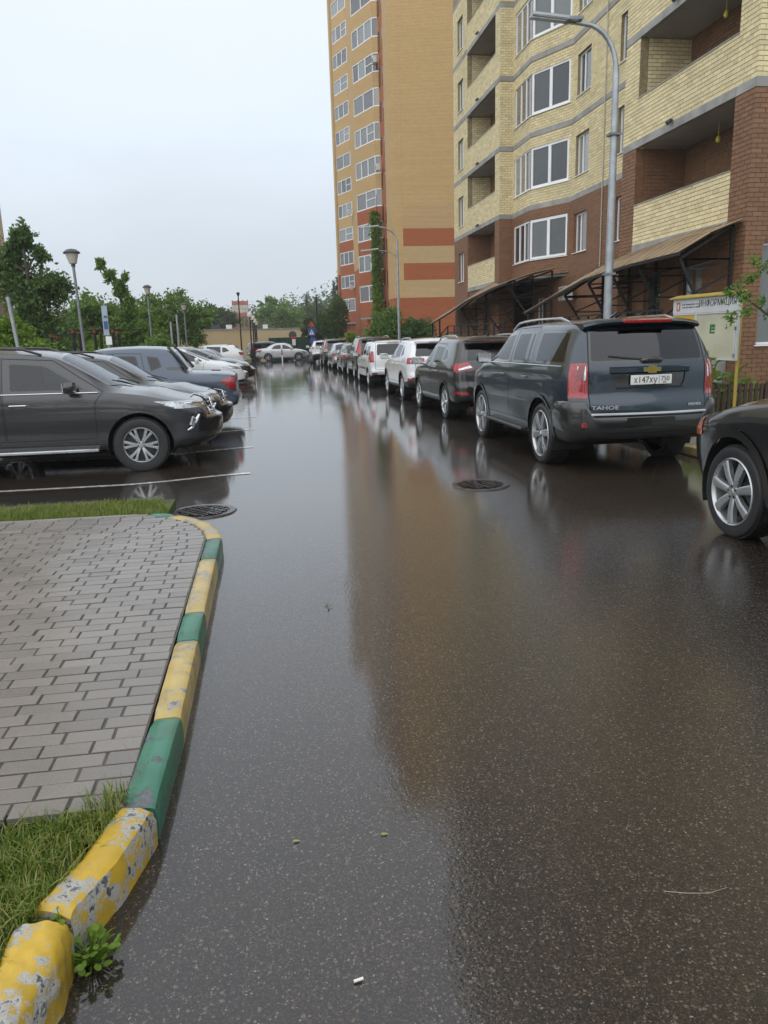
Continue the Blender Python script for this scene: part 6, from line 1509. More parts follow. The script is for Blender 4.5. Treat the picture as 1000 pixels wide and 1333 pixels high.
tree('broad_tree', 'lighter tree overlapping the broad-crowned one on its left', (-8.6, 57, 0), 5.2, crown_lobes(0, 2.7, 2.1, 9, 12), 10000, .22, L_BRT, 12, .15)
tree('leafy_bush', 'yellow-green bush behind the pickup between the playground posts', (-5.9, 30, 0), 2.6, crown_lobes(0, 1.3, 1.0, 6, 20), 6000, .14, L_BRT, 21, .04, cat='bush')
tree('leafy_bush', 'dark green bush behind the pickup below the thin spired tree', (-4.9, 38, 0), 2.5, crown_lobes(0, 1.3, 1.1, 6, 22), 6000, .15, L_MID, 23, .04, cat='bush')
tree('leafy_bush', 'low shadowy bush behind the outdoor gym bars', (-8.2, 33, 0), 2.4, crown_lobes(.3, 1.2, 1.2, 6, 25), 6000, .15, L_DRK, 26, .04, cat='bush')
# beyond the beige buildings
far = [(-8.5, 150, 9, L_OLV, 'thin grey-green tree far behind the panelled tower'), (3.5, 150, 11.2, L_MID, 'rounded pale green tree far behind the beige buildings'), (12, 190, 12, L_OLV, 'far tree in the haze, right of the rounded pale green one'), (16.5, 175, 10.5, L_OLV, 'low far tree in the haze before the firs'), (22, 200, 15, L_OLV, 'taller far tree in the haze near the striped tower'), (-14, 170, 10, L_OLV, 'far tree in the haze at the left end of the beige wall')]
for i, (x, y, h, m, lab) in enumerate(far): tree('distant_tree', lab, (x, y, 0), h, crown_lobes(0, h * .58, h * .42, 9, 40 + i), 5000, .55, m, 50 + i, .25, 'trees beyond the beige buildings', limbs=8)
tree('dense_tree', 'dark shaggy tree beside the left foot of the striped tower', (8.0, 92, 0), 7.5, [(0, 0, 3.2, 1.6, 1.4, 2.2, 2), (-1.2, 0, 3.4, 1.0, 1, 1.2, 1), (.8, 0, 5, 1.0, 1, 1.4, 1)], 9000, .3, L_DRK, 61, .2)
tree('dense_tree', 'olive tree beside the blue road signs', (6.3, 97, 0), 5.2, crown_lobes(0, 2.9, 1.9, 8, 62), 6000, .3, L_OLV, 63, .15)
def fir(label, loc, h, r, seed, n=9000, ls=.35):
    rng = np.random.default_rng(seed); t = thing('fir_tree', label, 'tree', loc, 0, 'firs in the distance'); MB().tube([(0, 0, -.1), (0, 0, h * .98)], [r * .09, .02], 7).build('trunk', BARK, t)
    z = h * (1 - np.sqrt(rng.uniform(.0, 1, n)) * .95); a = rng.uniform(0, 2 * math.pi, n); tier = .68 + .32 * np.cos(z / h * 2 * math.pi * 11 + a); rad = r * (1 - z / h) ** .9 * np.sqrt(rng.uniform(.1, 1, n)) * tier * (1 + .25 * np.sin(3 * a + seed))
    C = np.stack([rad * np.cos(a), rad * np.sin(a), z - rad * .25], 1); V, F = leaf_quads(C, ls, rng, .5, .35); link('crown', np_mesh('crown', V, F, L_FIR), t)
fir('dark fir rising at the left corner of the striped tower', (10.6, 108, 0), 12.5, 2.2, 71)
fir('far pointed fir in the haze, tallest of the distant trees', (17, 190, 0), 15.5, 2.4, 72, 5000, .5); fir('second far fir in the haze, left of the tallest distant one', (10.6, 195, 0), 12.8, 2.3, 73, 4000, .5)
rng = np.random.default_rng(90); pts = []
for i in range(900):
    x = rng.uniform(-90, 90); y = 230 + rng.uniform(0, 40); h = rng.uniform(9, 14) + 2 * math.sin(x * .09) + (3 if x > 20 else 0); c = rng.normal(size=(60, 3)).clip(-1.9, 1.9) * np.array([2.3, 2.3, h * .24]) + np.array([x, y, h * .55]); pts.append(c)
V, F = leaf_quads(np.concatenate(pts), 1.0, rng); link('distant_woods', np_mesh('distant_woods', V, F, L_OLV), kind='stuff')
pts = []
for i in range(60):
    x = rng.uniform(-26, 22); y = -13 - rng.uniform(0, 7) - .006 * x * x; h = 6.5 + 2.5 * math.sin(x * .5) + rng.uniform(-1, 1); pts.append(rng.normal(size=(110, 3)).clip(-1.9, 1.9) * np.array([1.5, 1.3, h * .24]) + np.array([x, y, h * .52]))
V, F = leaf_quads(np.concatenate(pts), .55, rng); link('tree_belt', np_mesh('tree_belt', V, F, L_DRK), kind='stuff')      # behind the viewer: the dark shapes mirrored in the car windows
# in front of the striped tower, ivy on its corner
tree('leafy_bush', 'large green bush at the foot of the striped tower, left of the far lamp post', (8.6, 56, 0), 4.0, [(0, 0, 2.0, 1.3, 1.0, 1.6, 2), (.5, 0, 3.0, .7, .7, .8, .8), (-.9, 0, 1.6, .8, .8, 1.1, 1)], 10000, .2, L_MID, 81, .08, cat='bush', fill=.2)
tree('leafy_bush', 'green bush at the foot of the striped tower, right of the far lamp post', (10.9, 56, 0), 3.4, crown_lobes(0, 1.9, 1.45, 8, 82), 8000, .19, L_DRK, 83, .06, cat='bush')
tree('leafy_bush', 'low bush before the far entrance canopy', (11.4, 50, 0), 2.2, crown_lobes(0, 1.1, 1.0, 6, 84), 5000, .16, L_MID, 85, .04, cat='bush')
tree('leafy_bush', 'small light bush between the far parked cars and the striped tower', (7.2, 66, 0), 2.4, crown_lobes(0, 1.3, 1.0, 5, 86), 4000, .2, L_BRT, 87, .04, cat='bush')
ivy = thing('climbing_ivy', 'strip of green ivy climbing the near bay of the striped tower', 'ivy', (10.1, 71.6, 0)); N = 9000
z = rng.uniform(0, 1, N) ** 1.25 * 12.6; wv = .28 - .24 * z / 14.5; C = np.stack([rng.normal(size=N) * .18 + .25, rng.normal(size=N) * wv + .25 * np.sin(z * 1.1), z], 1); V, F = leaf_quads(C, .28, rng, .8); link('foliage', np_mesh('foliage', V, F, L_BRT), ivy)
MB().tube([(.4, 0, 0), (.4, .2, 4), (.4, -.1, 9), (.4, .1, 14)], [.06, .05, .04, .02], 6).build('stem', BARK, ivy)
# beside the information board
sb = thing('young_tree', 'young tree leaning over the information board at the right edge', 'tree', (8.75, 11.9, .1))
MB().tube([(0, 0, -.1), (.02, 0, .9), (-.02, .1, 1.7), (.05, .1, 2.5)], [.05, .045, .04, .02], 8).tube([(0, 0, 1.2), (-.3, .2, 1.7), (-.75, .4, 2.1), (-.95, .5, 2.25)], [.025, .02, .012, .006], 6).tube([(0, .05, 1.5), (.3, -.2, 2.0), (.5, -.4, 2.3)], [.025, .018, .008], 6).build('trunk', BARK, sb, smooth=True)
pts = []
for (x, y, zz, rx, n) in ((.15, 0, 2.15, .42, 1300), (-.25, .1, 2.5, .30, 600), (-.6, .35, 2.05, .22, 330), (-.9, .5, 2.2, .12, 120), (-.55, .3, 2.6, .16, 160), (.45, -.3, 1.8, .36, 800), (.1, .0, 1.55, .30, 650), (.4, -.2, 2.6, .32, 700), (.75, -.3, 2.2, .42, 1100), (.2, .1, 2.85, .28, 500), (.8, -.2, 1.6, .35, 600)):
    for k in range(max(3, n // 60)):
        c0 = np.array([x, y, zz]) + rng.normal(size=3) * rx * .62; d = rng.normal(size=3) * .14; q = rng.uniform(0, 1, 60)[:, None]; pts.append(c0 + d * q + rng.normal(size=(60, 3)) * .035)
V, F = leaf_quads(np.concatenate(pts), .075, rng, .5); link('crown', np_mesh('crown', V, F, L_MID), sb)
def broad_plant(label, loc, n, r, h, seed, ls=.22):
    rng = np.random.default_rng(seed); t = thing('garden_plant', label, 'plant', loc, 0, 'plants behind the picket fence'); ms = None
    V = []; F = []; k = 7
    for i in range(k + 1):
        f = i / k; w = math.sin(math.pi * min(1, f * 1.02)) ** .7 * .30; zc = .22 * math.sin(f * 2.4) - .12 * f; V += [(f, -w, zc + .05), (f, 0, zc), (f, w, zc + .05)]
    F = [(3 * i + j, 3 * i + 3 + j, 3 * i + 4 + j, 3 * i + 1 + j) for i in range(k) for j in (0, 1)]
    me = np_mesh('leaf', V, F, L_BRT if seed % 2 else L_MID, True); st = MB()
    for i in range(n):
        a = rng.uniform(0, 2 * math.pi); q = r * math.sqrt(rng.uniform(0, 1)); z = h * rng.uniform(.25, 1); p = (q * math.cos(a), q * math.sin(a), z)
        o = link('leaf', me, t); o.location = p; s = ls * rng.uniform(.7, 1.3); o.scale = (s, s, s); o.rotation_euler = (rng.normal() * .3, -.35 + rng.normal() * .4, a + rng.normal() * .5)
        st.tube([(q * .3 * math.cos(a), q * .3 * math.sin(a), 0), p], [.008, .004], 4)
    st.build('stem', L_MID, t)
broad_plant('big-leaved garden plant below the left half of the information board', (8.08, 14.0, .09), 60, .50, 1.0, 101, .29)
broad_plant('big-leaved garden plant to the right of the board post', (8.85, 14.15, .09), 40, .40, .72, 102, .25)
broad_plant('low bright green plant at the right edge behind the fence', (9.75, 14.2, .09), 26, .35, .50, 103, .17)
# grass
GRASS = leaf_mat('wet_grass', [(.045, .085, .010), (.10, .17, .016), (.17, .24, .03), (.28, .27, .07), (.38, .32, .14)], .35)
def blades(pts, h, rng, w=.0022, lean=.6):
    N = len(pts); a = rng.uniform(0, 2 * math.pi, N); hh = h * rng.uniform(.45, 1.3, N); ln = lean * hh * np.abs(rng.normal(size=N)); d = np.stack([np.cos(a), np.sin(a), 0 * a], 1); s = np.stack([-np.sin(a), np.cos(a), 0 * a], 1) * w * rng.uniform(.6, 1.5, N)[:, None]
    Z = np.array([0, 0, 1.0]); m1 = pts + d * (ln * .3)[:, None] + Z * (hh * .55)[:, None]; m2 = pts + d * (ln * .7)[:, None] + Z * (hh * .85)[:, None]; tp = pts + d * (ln * 1.2)[:, None] + Z * (hh * .9)[:, None]
    V = np.stack([pts - s, pts + s, m1 + s * .85, m1 - s * .85, m2 + s * .5, m2 - s * .5, tp, tp + s * .05], 1).reshape(-1, 3); b = np.arange(N)[:, None] * 8
    F = np.concatenate([b + np.array([0, 1, 2, 3]), b + np.array([3, 2, 4, 5]), b + np.array([5, 4, 7, 6])]); return V, F
def grass(area, n, h, z, seed, inside=lambda x, y: True, name='grass', clump=.35):
    rng = np.random.default_rng(seed); x0, x1, y0, y1 = area; P = []
    while len(P) < n:
        c = (rng.uniform(x0, x1), rng.uniform(y0, y1)); k = int(rng.integers(3, 14))
        for q in rng.normal(size=(k, 2)) * .03 * (clump / .35) + c:
            if x0 < q[0] < x1 and y0 < q[1] < y1 and inside(*q): P.append((q[0], q[1], z))
    V, F = blades(np.array(P), h, rng); return link(name, np_mesh(name, V, F, GRASS), kind='stuff')
MB().box((-6.5, 1.0, -.1), (-.70, 2.44, .115)).box((-6.5, 7.50, -.1), (-1.05, 8.30, .09)).build('soil', TURF, kind='structure')
def near_in(x, y): return x < np.interp(y, [1.2, 1.62, 1.98, 2.2, 2.47, 2.6], [-.88, -.83, -.755, -.68, -.585, -.6]) and y < 2.49 + .03 * math.sin(x * 40)
grass((-1.5, -.55, 1.5, 2.50), 10500, .058, .11, 201, near_in)
grass((-.72, -.57, 2.40, 2.62), 160, .09, .11, 202, lambda x, y: x < np.interp(y, [2.4, 2.62], [-.60, -.58]))
grass((-3.6, -1.02, 7.50, 8.28), 9500, .058, .085, 203, lambda x, y: x < -1.05 - .25 * max(0, y - 7.7))
grass((5.9, 8.8, 13.0, 13.5), 2500, .10, .10, 204); grass((7.7, 10.5, 13.6, 16.2), 3000, .16, .09, 205, clump=.8)
grass((-6, -1.3, 67.1, 70), 4000, .12, .05, 206, clump=1.5)
def weed(label, loc, n, r, seed, s0=.03):
    rng = np.random.default_rng(seed); t = thing('weed', label, 'weed', loc); V = [(0, 0, 0)]; me = None
    k = 9; Vv = [(0, 0, 0)] + [(.5 + .5 * math.cos(math.pi - 2 * math.pi * i / k) , .42 * math.sin(math.pi - 2 * math.pi * i / k), .12 * (1 - abs(math.cos(math.pi * 2 * i / k)))) for i in range(1, k)]
    me = np_mesh('leaf', [(.5, 0, -.04)] + Vv, [(0, i, i + 1, i + 1) for i in range(1, k)], L_BRT) if False else None
    b = MB().add([(.45, 0, -.05)] + Vv, [(0, i, i + 1) for i in range(1, k)] + [(0, k, 1)]); me = b.mesh('leaf', L_BRT, True); st = MB()
    for i in range(n):
        a = rng.uniform(0, 2 * math.pi); q = r * math.sqrt(rng.uniform(.05, 1)); z = .10 * (1 - q / r * .6) * rng.uniform(.4, 1); p = (q * math.cos(a), q * math.sin(a), z + .01)
        o = link('leaf', me, t); s = s0 * rng.uniform(.6, 1.35); o.location = p; o.scale = (s, s, s); o.rotation_euler = (rng.normal() * .3, rng.normal() * .35 - .1, a + rng.normal() * .6); st.tube([(0, 0, 0), (p[0] * .6, p[1] * .6, z * .8), p], .0018, 4)
    st.build('stem', L_BRT, t)
weed('small round-leaved weed growing in the kerb gap at bottom left', (-.595, 1.965, .0), 70, .075, 301, .021)
weed('tiny weed sprouting between the two flaking yellow kerb stones', (-.665, 1.985, .10), 9, .03, 302, .018)
# ------------------------------------------------------------------ lamps, posts, signs, fence, board
GALV = mat('galvanised_steel', (.33, .35, .37), .45, metal=.5, vary=.2, scale=5, coat=.25); GALVD = mat('weathered_steel', (.20, .215, .23), .5, metal=.4, vary=.25, scale=5)
LEDM = mat('lamp_diffuser', (.55, .58, .60), .3, vary=.05); LANT = mat('lantern_glass', (.48, .44, .38), .35, vary=.08, coat=.4)
def arc_pts(base, top_z, reach, rad, n=10):
    """post that bends over towards reach (unit xy * length)"""
    b = np.array(base, float); pts = [b, b + (0, 0, top_z * .5), b + (0, 0, top_z)]
    return [tuple(p) for p in pts]
sl = thing('street_lamp', 'tall galvanised street lamp with curved arm and two long lamp bars', 'street lamp', (8.16, 18, 0))
d = np.array([-1.0, .12, 0]); d /= np.linalg.norm(d)
pts = [np.array([0, 0, z]) for z in (0, 2, 4, 6, 7.35)] + [np.array([0, 0, 7.35]) + d * .75 * (1 - math.cos(a)) + np.array([0, 0, 1.0 * math.sin(a)]) for a in np.linspace(.2, 1.35, 7)]
end = pts[-1]; pts.append(end + d * .35 + np.array([0, 0, .06]))
MB().tube(pts, [.105, .10, .09, .08, .072] + [.055] * 6 + [.045, .045], 12).build('pole', GALV, sl, smooth=True)
MB().box((-.16, -.16, 0), (.16, .16, .03)).build('base_plate', GALV, sl)
for s in (-1, 1):
    c = pts[-1] + d * .48 + np.array([0, .10 * s, .10]); side_ = np.array([-d[1], d[0], 0]); up_ = np.array([0, 0, 1.0]); dd = d * math.cos(.12) + up_ * math.sin(.12); uu = up_ * math.cos(.12) - d * math.sin(.12)
    h_ = MB().obox(c, dd * .52, side_ * .055, uu * .035).build('lamp_head', GALV, sl, bevel=.012); MB().obox(c - uu * .037, dd * .49, side_ * .042, uu * .004).build('diffuser', LEDM, h_)
MB().obox(pts[-1] + np.array([0, 0, .05]) + d * .05, d * .16, np.array([0, .16, 0]), np.array([0, 0, .03])).build('bracket', GALVD, sl)
MB().box((-.13, -.13, 6.05), (.13, .13, 6.10)).box((-.12, -.12, 3.0), (.12, .12, 3.05)).build('clamp', GALVD, sl)
s2 = thing('street_lamp', 'distant street lamp with a curved arm in front of the striped tower', 'street lamp', (8.56, 50, 0))
pts = [np.array([0, 0, z]) for z in (0, 3, 6, 7.5)] + [np.array([0, 0, 7.5]) + np.array([-1.2 * (1 - math.cos(a)), 0, .9 * math.sin(a)]) for a in np.linspace(.2, 1.5, 6)]
MB().tube(pts, [.09, .085, .08, .07] + [.05] * 6, 10).tube([(0, 0, 6.6), (-.6, .0, 6.95), (-1.15, 0, 7.0)], [.03, .03, .03], 6).build('pole', GALV, s2, smooth=True)
for (x, z) in ((-1.7, 8.42), (-1.75, 7.05)):
    for s in (-.09, .09): MB().obox((x, s, z), (.55, 0, .06), (0, .06, 0), (-.004, 0, .035)).build('lamp_head', LEDM, s2)
def lantern(label, loc, h, tilt=(0, 0), s=1.0):
    t = thing('park_lantern', label, 'street lamp', loc, 0, 'lantern posts along the green strip'); t.rotation_euler = (tilt[0], tilt[1], 0)
    MB().tube([(0, 0, -.05), (0, 0, .9), (0, 0, h - .5)], [.055, .05, .04], 10).build('pole', GALVD, t, smooth=True)
    MB().lathe([(.0, h - .52), (.07, h - .50), (.055, h - .44), (.09, h - .42)], 12).build('lantern_base', DGREY, t, smooth=True)
    MB().lathe([(.0, h - .43), (.095 * s, h - .42), (.165 * s, h - .14), (.165 * s, h - .12), (0, h - .12)], 14).build('lantern_glass', LANT, t, smooth=True)
    MB().lathe([(.21 * s, h - .13), (.215 * s, h - .10), (.12 * s, h - .02), (.04, h), (0, h)], 14).build('lantern_cap', DGREY, t, smooth=True)
lantern('tall grey lantern post rising behind the graphite SUV', (-5.42, 25, 0), 4.52, (0, -.02), 1.15)
lantern('grey lantern post among the trees, second from the left', (-5.5, 40, 0), 4.5); lantern('thin lantern post before the broad-crowned tree, farthest of the three', (-4.8, 50, 0), 4.1)
def post(label, x, y, h, m=GALV, r=.05, tilt=0.0):
    t = thing('steel_post', label, 'post', (x, y, 0)); t.rotation_euler = (0, tilt, 0); MB().tube([(0, 0, -.05), (0, 0, h)], r, 10).build('pole', m, t, smooth=True); MB().lathe([(r + .004, h - .03), (r + .004, h + .01), (0, h + .02)], 10).build('cap', DGREY, t); return t
post('plain grey post at the left edge below the tall tree', -6.35, 22, 3.05, tilt=-.07); post('pale post left of the far lanterns, shorter of a pair', -4.53, 40, 2.75); post('pale post left of the far lanterns, taller of a pair', -4.22, 40, 3.1)
bp = thing('banner_pole', 'slim pole with a narrow blue and white banner behind the pickup', 'banner', (-4.92, 26, 0))
MB().tube([(0, 0, -.05), (0, 0, 2.95)], .03, 8).build('pole', GALV, bp)
MB().box((-.10, -.025, 2.02), (.07, -.035, 2.92)).build('banner', mat('pale_banner', (.34, .40, .48), .6, vary=.12), bp); MB().box((-.07, -.036, 2.20), (.05, -.040, 2.45)).box((-.05, -.036, 2.55), (.045, -.040, 2.62)).build('banner_print', mat('blue_print', (.05, .10, .28), .6), bp); MB().box((-.06, -.025, 1.72), (.12, -.035, 1.98)).build('notice', PVC, bp)
REDC = mat('red_collar', (.26, .03, .022), .5)
for k, (x, y, h, lab) in enumerate(((-6.62, 26, 2.12, 'leftmost'), (-5.95, 26, 2.24, 'second from the left'), (-5.31, 26, 2.22, 'third from the left'), (-4.75, 26, 2.22, 'rightmost'))):
    t = thing('gym_frame', 'black outdoor gym frame with red collars behind the cars, %s ' % lab, 'gym frame', (x, y, 0), 0, 'outdoor gym frames')
    for dx, dh in ((0, 0), (.15, -.06)):
        MB().tube([(dx, 0, -.05), (dx, .2 * (dx > 0), h + dh)], .045, 8).build('post', BLACKM, t); MB().tube([(dx, .2 * (dx > 0), h + dh - .12), (dx, .2 * (dx > 0), h + dh - .03)], .052, 10).build('collar', REDC, t)
    MB().tube([(-.2, 0, h - .05), (.9, 0, h - .05)], .02, 6).build('bar', BLACKM, t)
fp = thing('lamp_post', 'dark slim lamp post in front of the beige building', 'street lamp', (-2.06, 70, 0)); MB().tube([(0, 0, 0), (0, 0, 5.55)], [.07, .05], 8).build('pole', BLACKM, fp); MB().lathe([(.0, 5.4), (.12, 5.62), (.16, 5.8), (0, 5.86)], 10).build('lamp_head', DGREY, fp, smooth=True)
GLOBE = mat('milky_globe', (.66, .62, .55), .3, coat=.4, vary=.05)
for k, (x, y, h, lab) in enumerate(((-1.12, 66, 3.85, 'tallest and leftmost'), (-.98, 71, 3.75, 'second from the left'), (-.90, 76.5, 3.6, 'third from the left'), (-.82, 82, 3.5, 'rightmost'))):
    t = thing('globe_lamp', 'black globe lamp beside the broadside silver saloon, %s of four' % lab, 'street lamp', (x, y, 0), 0, 'globe lamps in a row')
    MB().tube([(0, 0, -.05), (0, 0, h - .3)], [.07, .045], 8).lathe([(.07, h - .34), (.11, h - .26), (.05, h - .24)], 10).build('pole', BLACKM, t); b = MB(); blob(b, (0, 0, h - .06), (.2, .2, .2)); b.build('globe', GLOBE, t, smooth=True)
ur = thing('litter_bin', 'small dark litter bin behind the white hatchback', 'bin', (-2.4, 66, 0)); MB().lathe([(.16, .55), (.2, 1.05), (.17, 1.05), (.13, .6)], 12).build('bucket', DGREY, ur); MB().tube([(0, 0, 0), (0, 0, .6)], .03, 6).build('stand', DGREY, ur)
BLUE = mat('sign_blue', (.03, .07, .30), .35); WHT = mat('sign_white', (.70, .70, .70), .4); RED_S = mat('sign_red', (.45, .04, .04), .4)
sg = thing('road_sign', 'post carrying a blue square crossing sign over a round blue sign', 'road sign', (4.6, 78, 0)); MB().tube([(0, 0, 0), (0, 0, 3.4)], .035, 8).build('pole', GALVD, sg)
p_ = MB().box((-.36, -.06, 2.05), (.36, -.04, 2.80)).build('sign_panel', BLUE, sg); MB().add([(-.25, -.063, 2.15), (.25, -.063, 2.15), (0, -.063, 2.65)], [(0, 1, 2)]).build('white_triangle', WHT, p_); MB().tube([(0, -.066, 2.25), (0, -.066, 2.5)], .03, 6).build('walker_figure', DGREY, p_)
q_ = MB().lathe([(0, -.05), (.36, -.05), (.36, -.03), (0, -.03)], 24, (.12, 0, 1.55), axis='y').build('sign_disc', BLUE, sg); MB().bar((-.05, -.056, 1.4), (.25, -.056, 1.7), .07, .006).build('white_arrow', WHT, q_)
MB().add([(-.33, -.05, 2.95), (.33, -.05, 2.95), (0, -.05, 3.45)], [(0, 1, 2)]).build('warning_triangle', RED_S, sg)
pl = thing('bollard', 'white and red striped bollard in front of the broadside silver saloon', 'bollard', (1.35, 66.4, 0)); MB().tube([(0, 0, 0), (0, 0, .45)], .05, 8).build('pole', PVC, pl); MB().tube([(0, 0, .451), (0, 0, .95)], .05, 8).build('red_band', RED_S, pl)
mk = thing('notice_board', 'small white notice with a red top on the green sheet fence', 'notice', (3.6, 99.85, 0)); MB().box((-.22, -.02, 1.0), (.22, 0, 1.75)).build('panel', PVC, mk); MB().box((-.3, -.024, 1.76), (.3, 0, 2.1)).build('red_top', RED_S, mk)
for i, (x, y) in enumerate(((6.2, 84), (7.1, 84.2), (8.0, 84.4))): 
    t = thing('concrete_block', 'grey concrete block by the far bend, %s of three' % ('left', 'middle', 'right')[i], 'block', (x, y, 0)); MB().box((-.4, -.25, -.02), (.4, .25, .8)).build('block', CONC, t, bevel=.03)
dp = thing('utility_pole', 'dark thin utility pole between the road sign and the striped tower', 'pole', (6.0, 90, 0)); MB().tube([(0, 0, 0), (0, 0, 6.6)], [.09, .06], 8).build('pole', BLACKM, dp); MB().bar((-.4, 0, 6.3), (.4, 0, 6.3), .06).build('crossbar', BLACKM, dp)

# picket fence: every picket a part
PICK = mat('brown_picket_paint', (.055, .028, .020), .5, vary=.3, scale=7, coat=.35, coat_rough=.2, bump=.3, bscale=50)
def picket_fence(label, p0, p1, h=.60, skip=0):
    t = thing('picket_fence', label, 'fence', (p0[0], p0[1], .09)); v = np.array(p1) - np.array(p0); L = np.linalg.norm(v); t.rotation_euler = (0, 0, math.atan2(v[1], v[0]))
    V = [(-.035, -.01, .06), (.035, -.01, .06), (.035, .01, .06), (-.035, .01, .06), (-.035, -.01, h - .03), (.035, -.01, h - .03), (.035, .01, h - .03), (-.035, .01, h - .03), (0, -.01, h), (0, .01, h)]
    me = MB().add(V, [(0, 1, 5, 4), (4, 5, 8), (1, 2, 6, 5), (2, 3, 7, 6), (6, 7, 9), (3, 0, 4, 7), (5, 6, 9, 8), (7, 4, 8, 9)]).mesh('picket', PICK)
    for i in range(int(L / .118)):
        o = link('picket', me, t); o.location = (.06 + .118 * i, -.022 + random.gauss(0, .002), random.gauss(0, .008)); o.rotation_euler = (0, random.gauss(0, .018), 0)
    MB().box((0, -.011, .16), (L, .012, .20)).box((0, -.011, .42), (L, .012, .46)).build('rail', PICK, t)
    for i in range(int(L / 1.8) + 1): MB().box((1.8 * i, .013, -.1), (1.8 * i + .05, .05, h - .06)).build('post', PICK, t)
picket_fence('low brown picket fence across the walk below the information board', (7.62, 13.45), (10.6, 13.75)); picket_fence('low brown picket fence along the walk behind the parked blue SUV', (7.6, 27.0), (7.6, 13.6))

# information board, parallel to the road
YEL = mat('yellow_board_paint', (.46, .33, .06), .5, vary=.15, scale=5, coat=.3); PAPER = mat('aged_board_sheet', (.47, .45, .33), .6, vary=.14, scale=1.8); CASE = mat('board_case_white', (.55, .56, .57), .4, vary=.06)
ib = thing('information_board', 'yellow-framed information board with white header reading ИНФОРМАЦИЯ beside the young tree', 'notice board', (8.42, 15.3, .09)); ib.rotation_euler = (0, 0, math.radians(-86))
BW, zb, zt = 2.02, 1.02, 2.19                      # local x runs towards the camera along the road, -y faces the road
for x in (.62, BW - .04): MB().tube([(x, .05, -.1), (x, .05, zt)], .03, 10).build('post', YEL, ib)
MB().box((0, -.03, zb), (BW, .02, zt - .28)).build('case', CASE, ib)
hd = MB().box((-.01, -.05, zt - .27), (BW + .01, .02, zt + .02)).build('header', CASE, ib)
MB().add([(-.06, -.12, zt + .02), (BW + .06, -.12, zt + .02), (BW + .06, .08, zt + .07), (-.06, .08, zt + .07), (-.06, -.12, zt + .045), (BW + .06, -.12, zt + .045), (BW + .06, .08, zt + .095), (-.06, .08, zt + .095)], [(0, 3, 2, 1), (4, 5, 6, 7), (0, 1, 5, 4), (1, 2, 6, 5), (2, 3, 7, 6), (3, 0, 4, 7)]).build('roof_strip', YEL, ib)
o = link('lettering', text_mesh('ИНФОРМАЦИЯ', .175, mat('sign_ink', (.06, .065, .075), .5), .002, sx=.88), hd); o.matrix_local = frame_matrix((1.42, -.0525, zt - .105), (1, 0, 0), (0, 0, 1))
cr_ = MB().add([(.13, -.0525, zt - .22), (.21, -.0525, zt - .22), (.235, -.0525, zt - .19), (.235, -.0525, zt - .05), (.105, -.0525, zt - .05), (.105, -.0525, zt - .19)], [(0, 1, 2, 3, 4, 5)]).build('crest', mat('crest_red', (.40, .12, .06), .5), hd)
MB().add([(.15, -.0545, zt - .19), (.19, -.0545, zt - .19), (.20, -.0545, zt - .09), (.17, -.0545, zt - .07), (.14, -.0545, zt - .11)], [(0, 1, 2, 3, 4)]).add([(.12, -.0530, zt - .045), (.22, -.0530, zt - .045), (.21, -.0530, zt - .015), (.17, -.0530, zt - .030), (.13, -.0530, zt - .015)], [(0, 1, 2, 3, 4)]).build('crest_figure', mat('crest_white', (.6, .58, .52), .5), cr_)
rw = random.Random(5); sm = MB()
for k, zz in enumerate((zt - .10, zt - .155)):
    x = .30
    while x < (.88 if k else .84): w_ = rw.uniform(.008, .018); sm.box((x, -.0515, zz - .014), (x + w_, -.0530, zz + rw.choice((.012, .014, .02)))); x += w_ + rw.choice((.006, .006, .02))
sm.build('small_print', mat('small_print_ink', (.14, .14, .15), .6), hd)
for x0, x1 in ((.03, .74), (.80, BW - .05)):
    MB().box((x0, -.034, zb + .03), (x1, -.031, zt - .30)).build('panel', PAPER, ib)
    f = MB(); f.box((x0 - .025, -.05, zb + .005), (x0, -.03, zt - .275)).box((x1, -.05, zb + .005), (x1 + .025, -.03, zt - .275)).box((x0, -.05, zb + .005), (x1, -.03, zb + .03)).box((x0, -.05, zt - .30), (x1, -.03, zt - .275)); f.build('panel_frame', CASE, ib)
po = MB().box((.06, -.0345, zb + .38), (.70, -.0375, zt - .31)).build('poster', mat('orange_poster', (.55, .33, .015), .6, vary=.1, scale=6), ib)
PO2 = mat('poster_pale', (.52, .44, .22), .6)
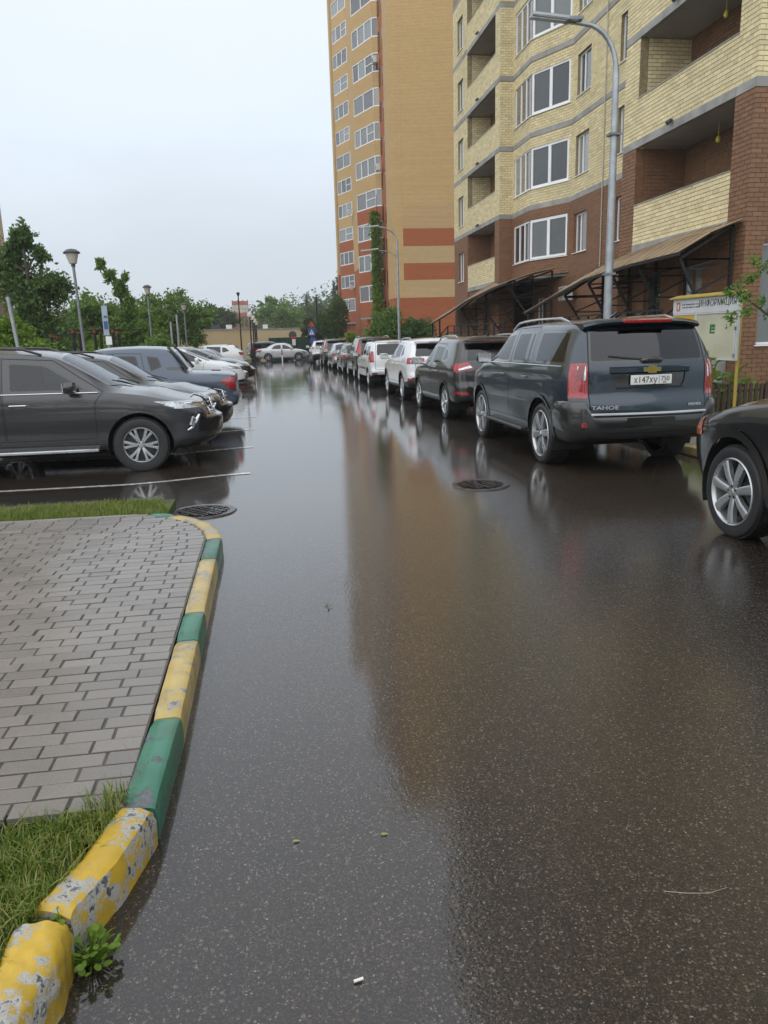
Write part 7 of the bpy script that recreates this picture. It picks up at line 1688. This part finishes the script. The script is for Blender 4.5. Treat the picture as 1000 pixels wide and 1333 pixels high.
MB().box((.18, -.038, zb + .52), (.33, -.0395, zb + .74)).box((.22, -.038, zb + .76), (.42, -.0395, zb + .80)).box((.38, -.038, zb + .66), (.58, -.0395, zb + .68)).box((.38, -.038, zb + .60), (.60, -.0395, zb + .615)).box((.38, -.038, zb + .54), (.55, -.0395, zb + .555)).box((.38, -.038, zb + .47), (.62, -.0395, zb + .485)).build('poster_print', PO2, po)
GR = mat('green_logo', (.03, .17, .06), .5); lg = MB()
gx, gz_ = 1.30, zb + .58
lg.box((gx - .08, -.0345, gz_ - .08), (gx - .035, -.037, gz_ + .09)).box((gx - .03, -.0345, gz_ + .03), (gx + .08, -.037, gz_ + .09)).box((gx - .035, -.0345, gz_ - .02), (gx + .08, -.037, gz_ + .018)).box((gx - .03, -.0345, gz_ - .08), (gx + .08, -.037, gz_ - .045)).build('green_emblem', GR, ib)
MB().add([(1.16, -.0345, zb + .10), (1.21, -.0345, zb + .20), (1.26, -.0345, zb + .10), (1.23, -.0345, zb + .10), (1.21, -.0345, zb + .15), (1.19, -.0345, zb + .10)], [(0, 1, 2, 3, 4, 5)]).add([(1.08, -.0345, zb + .05), (1.36, -.0345, zb + .04), (1.36, -.0345, zb + .05), (1.08, -.0345, zb + .075)], [(0, 1, 2, 3)]).build('scrawl', mat('scrawl_ink', (.20, .18, .10), .6), ib)
for zz in (zb + .06, zb + .55): MB().box((BW - .05, -.056, zz), (BW - .02, -.03, zz + .07)).build('hinge', GALVD, ib)

# ------------------------------------------------------------------ wet-day air
hz = MB().box((-400, -40, -1.3), (400, 420, 52)); ho = link('haze', hz.mesh('haze', None) if False else hz.mesh('haze', bpy.data.materials.new('haze_air')), kind='stuff')
hm = bpy.data.materials['haze_air']; hm.use_nodes = True; ht = hm.node_tree; ht.nodes.clear(); ho_ = ht.nodes.new('ShaderNodeOutputMaterial'); hv = ht.nodes.new('ShaderNodeVolumePrincipled'); hv.inputs['Density'].default_value = .0005; hv.inputs['Color'].default_value = (.95, .97, 1.0, 1); hv.inputs['Anisotropy'].default_value = .2
ht.links.new(hv.outputs[0], ho_.inputs['Volume'])
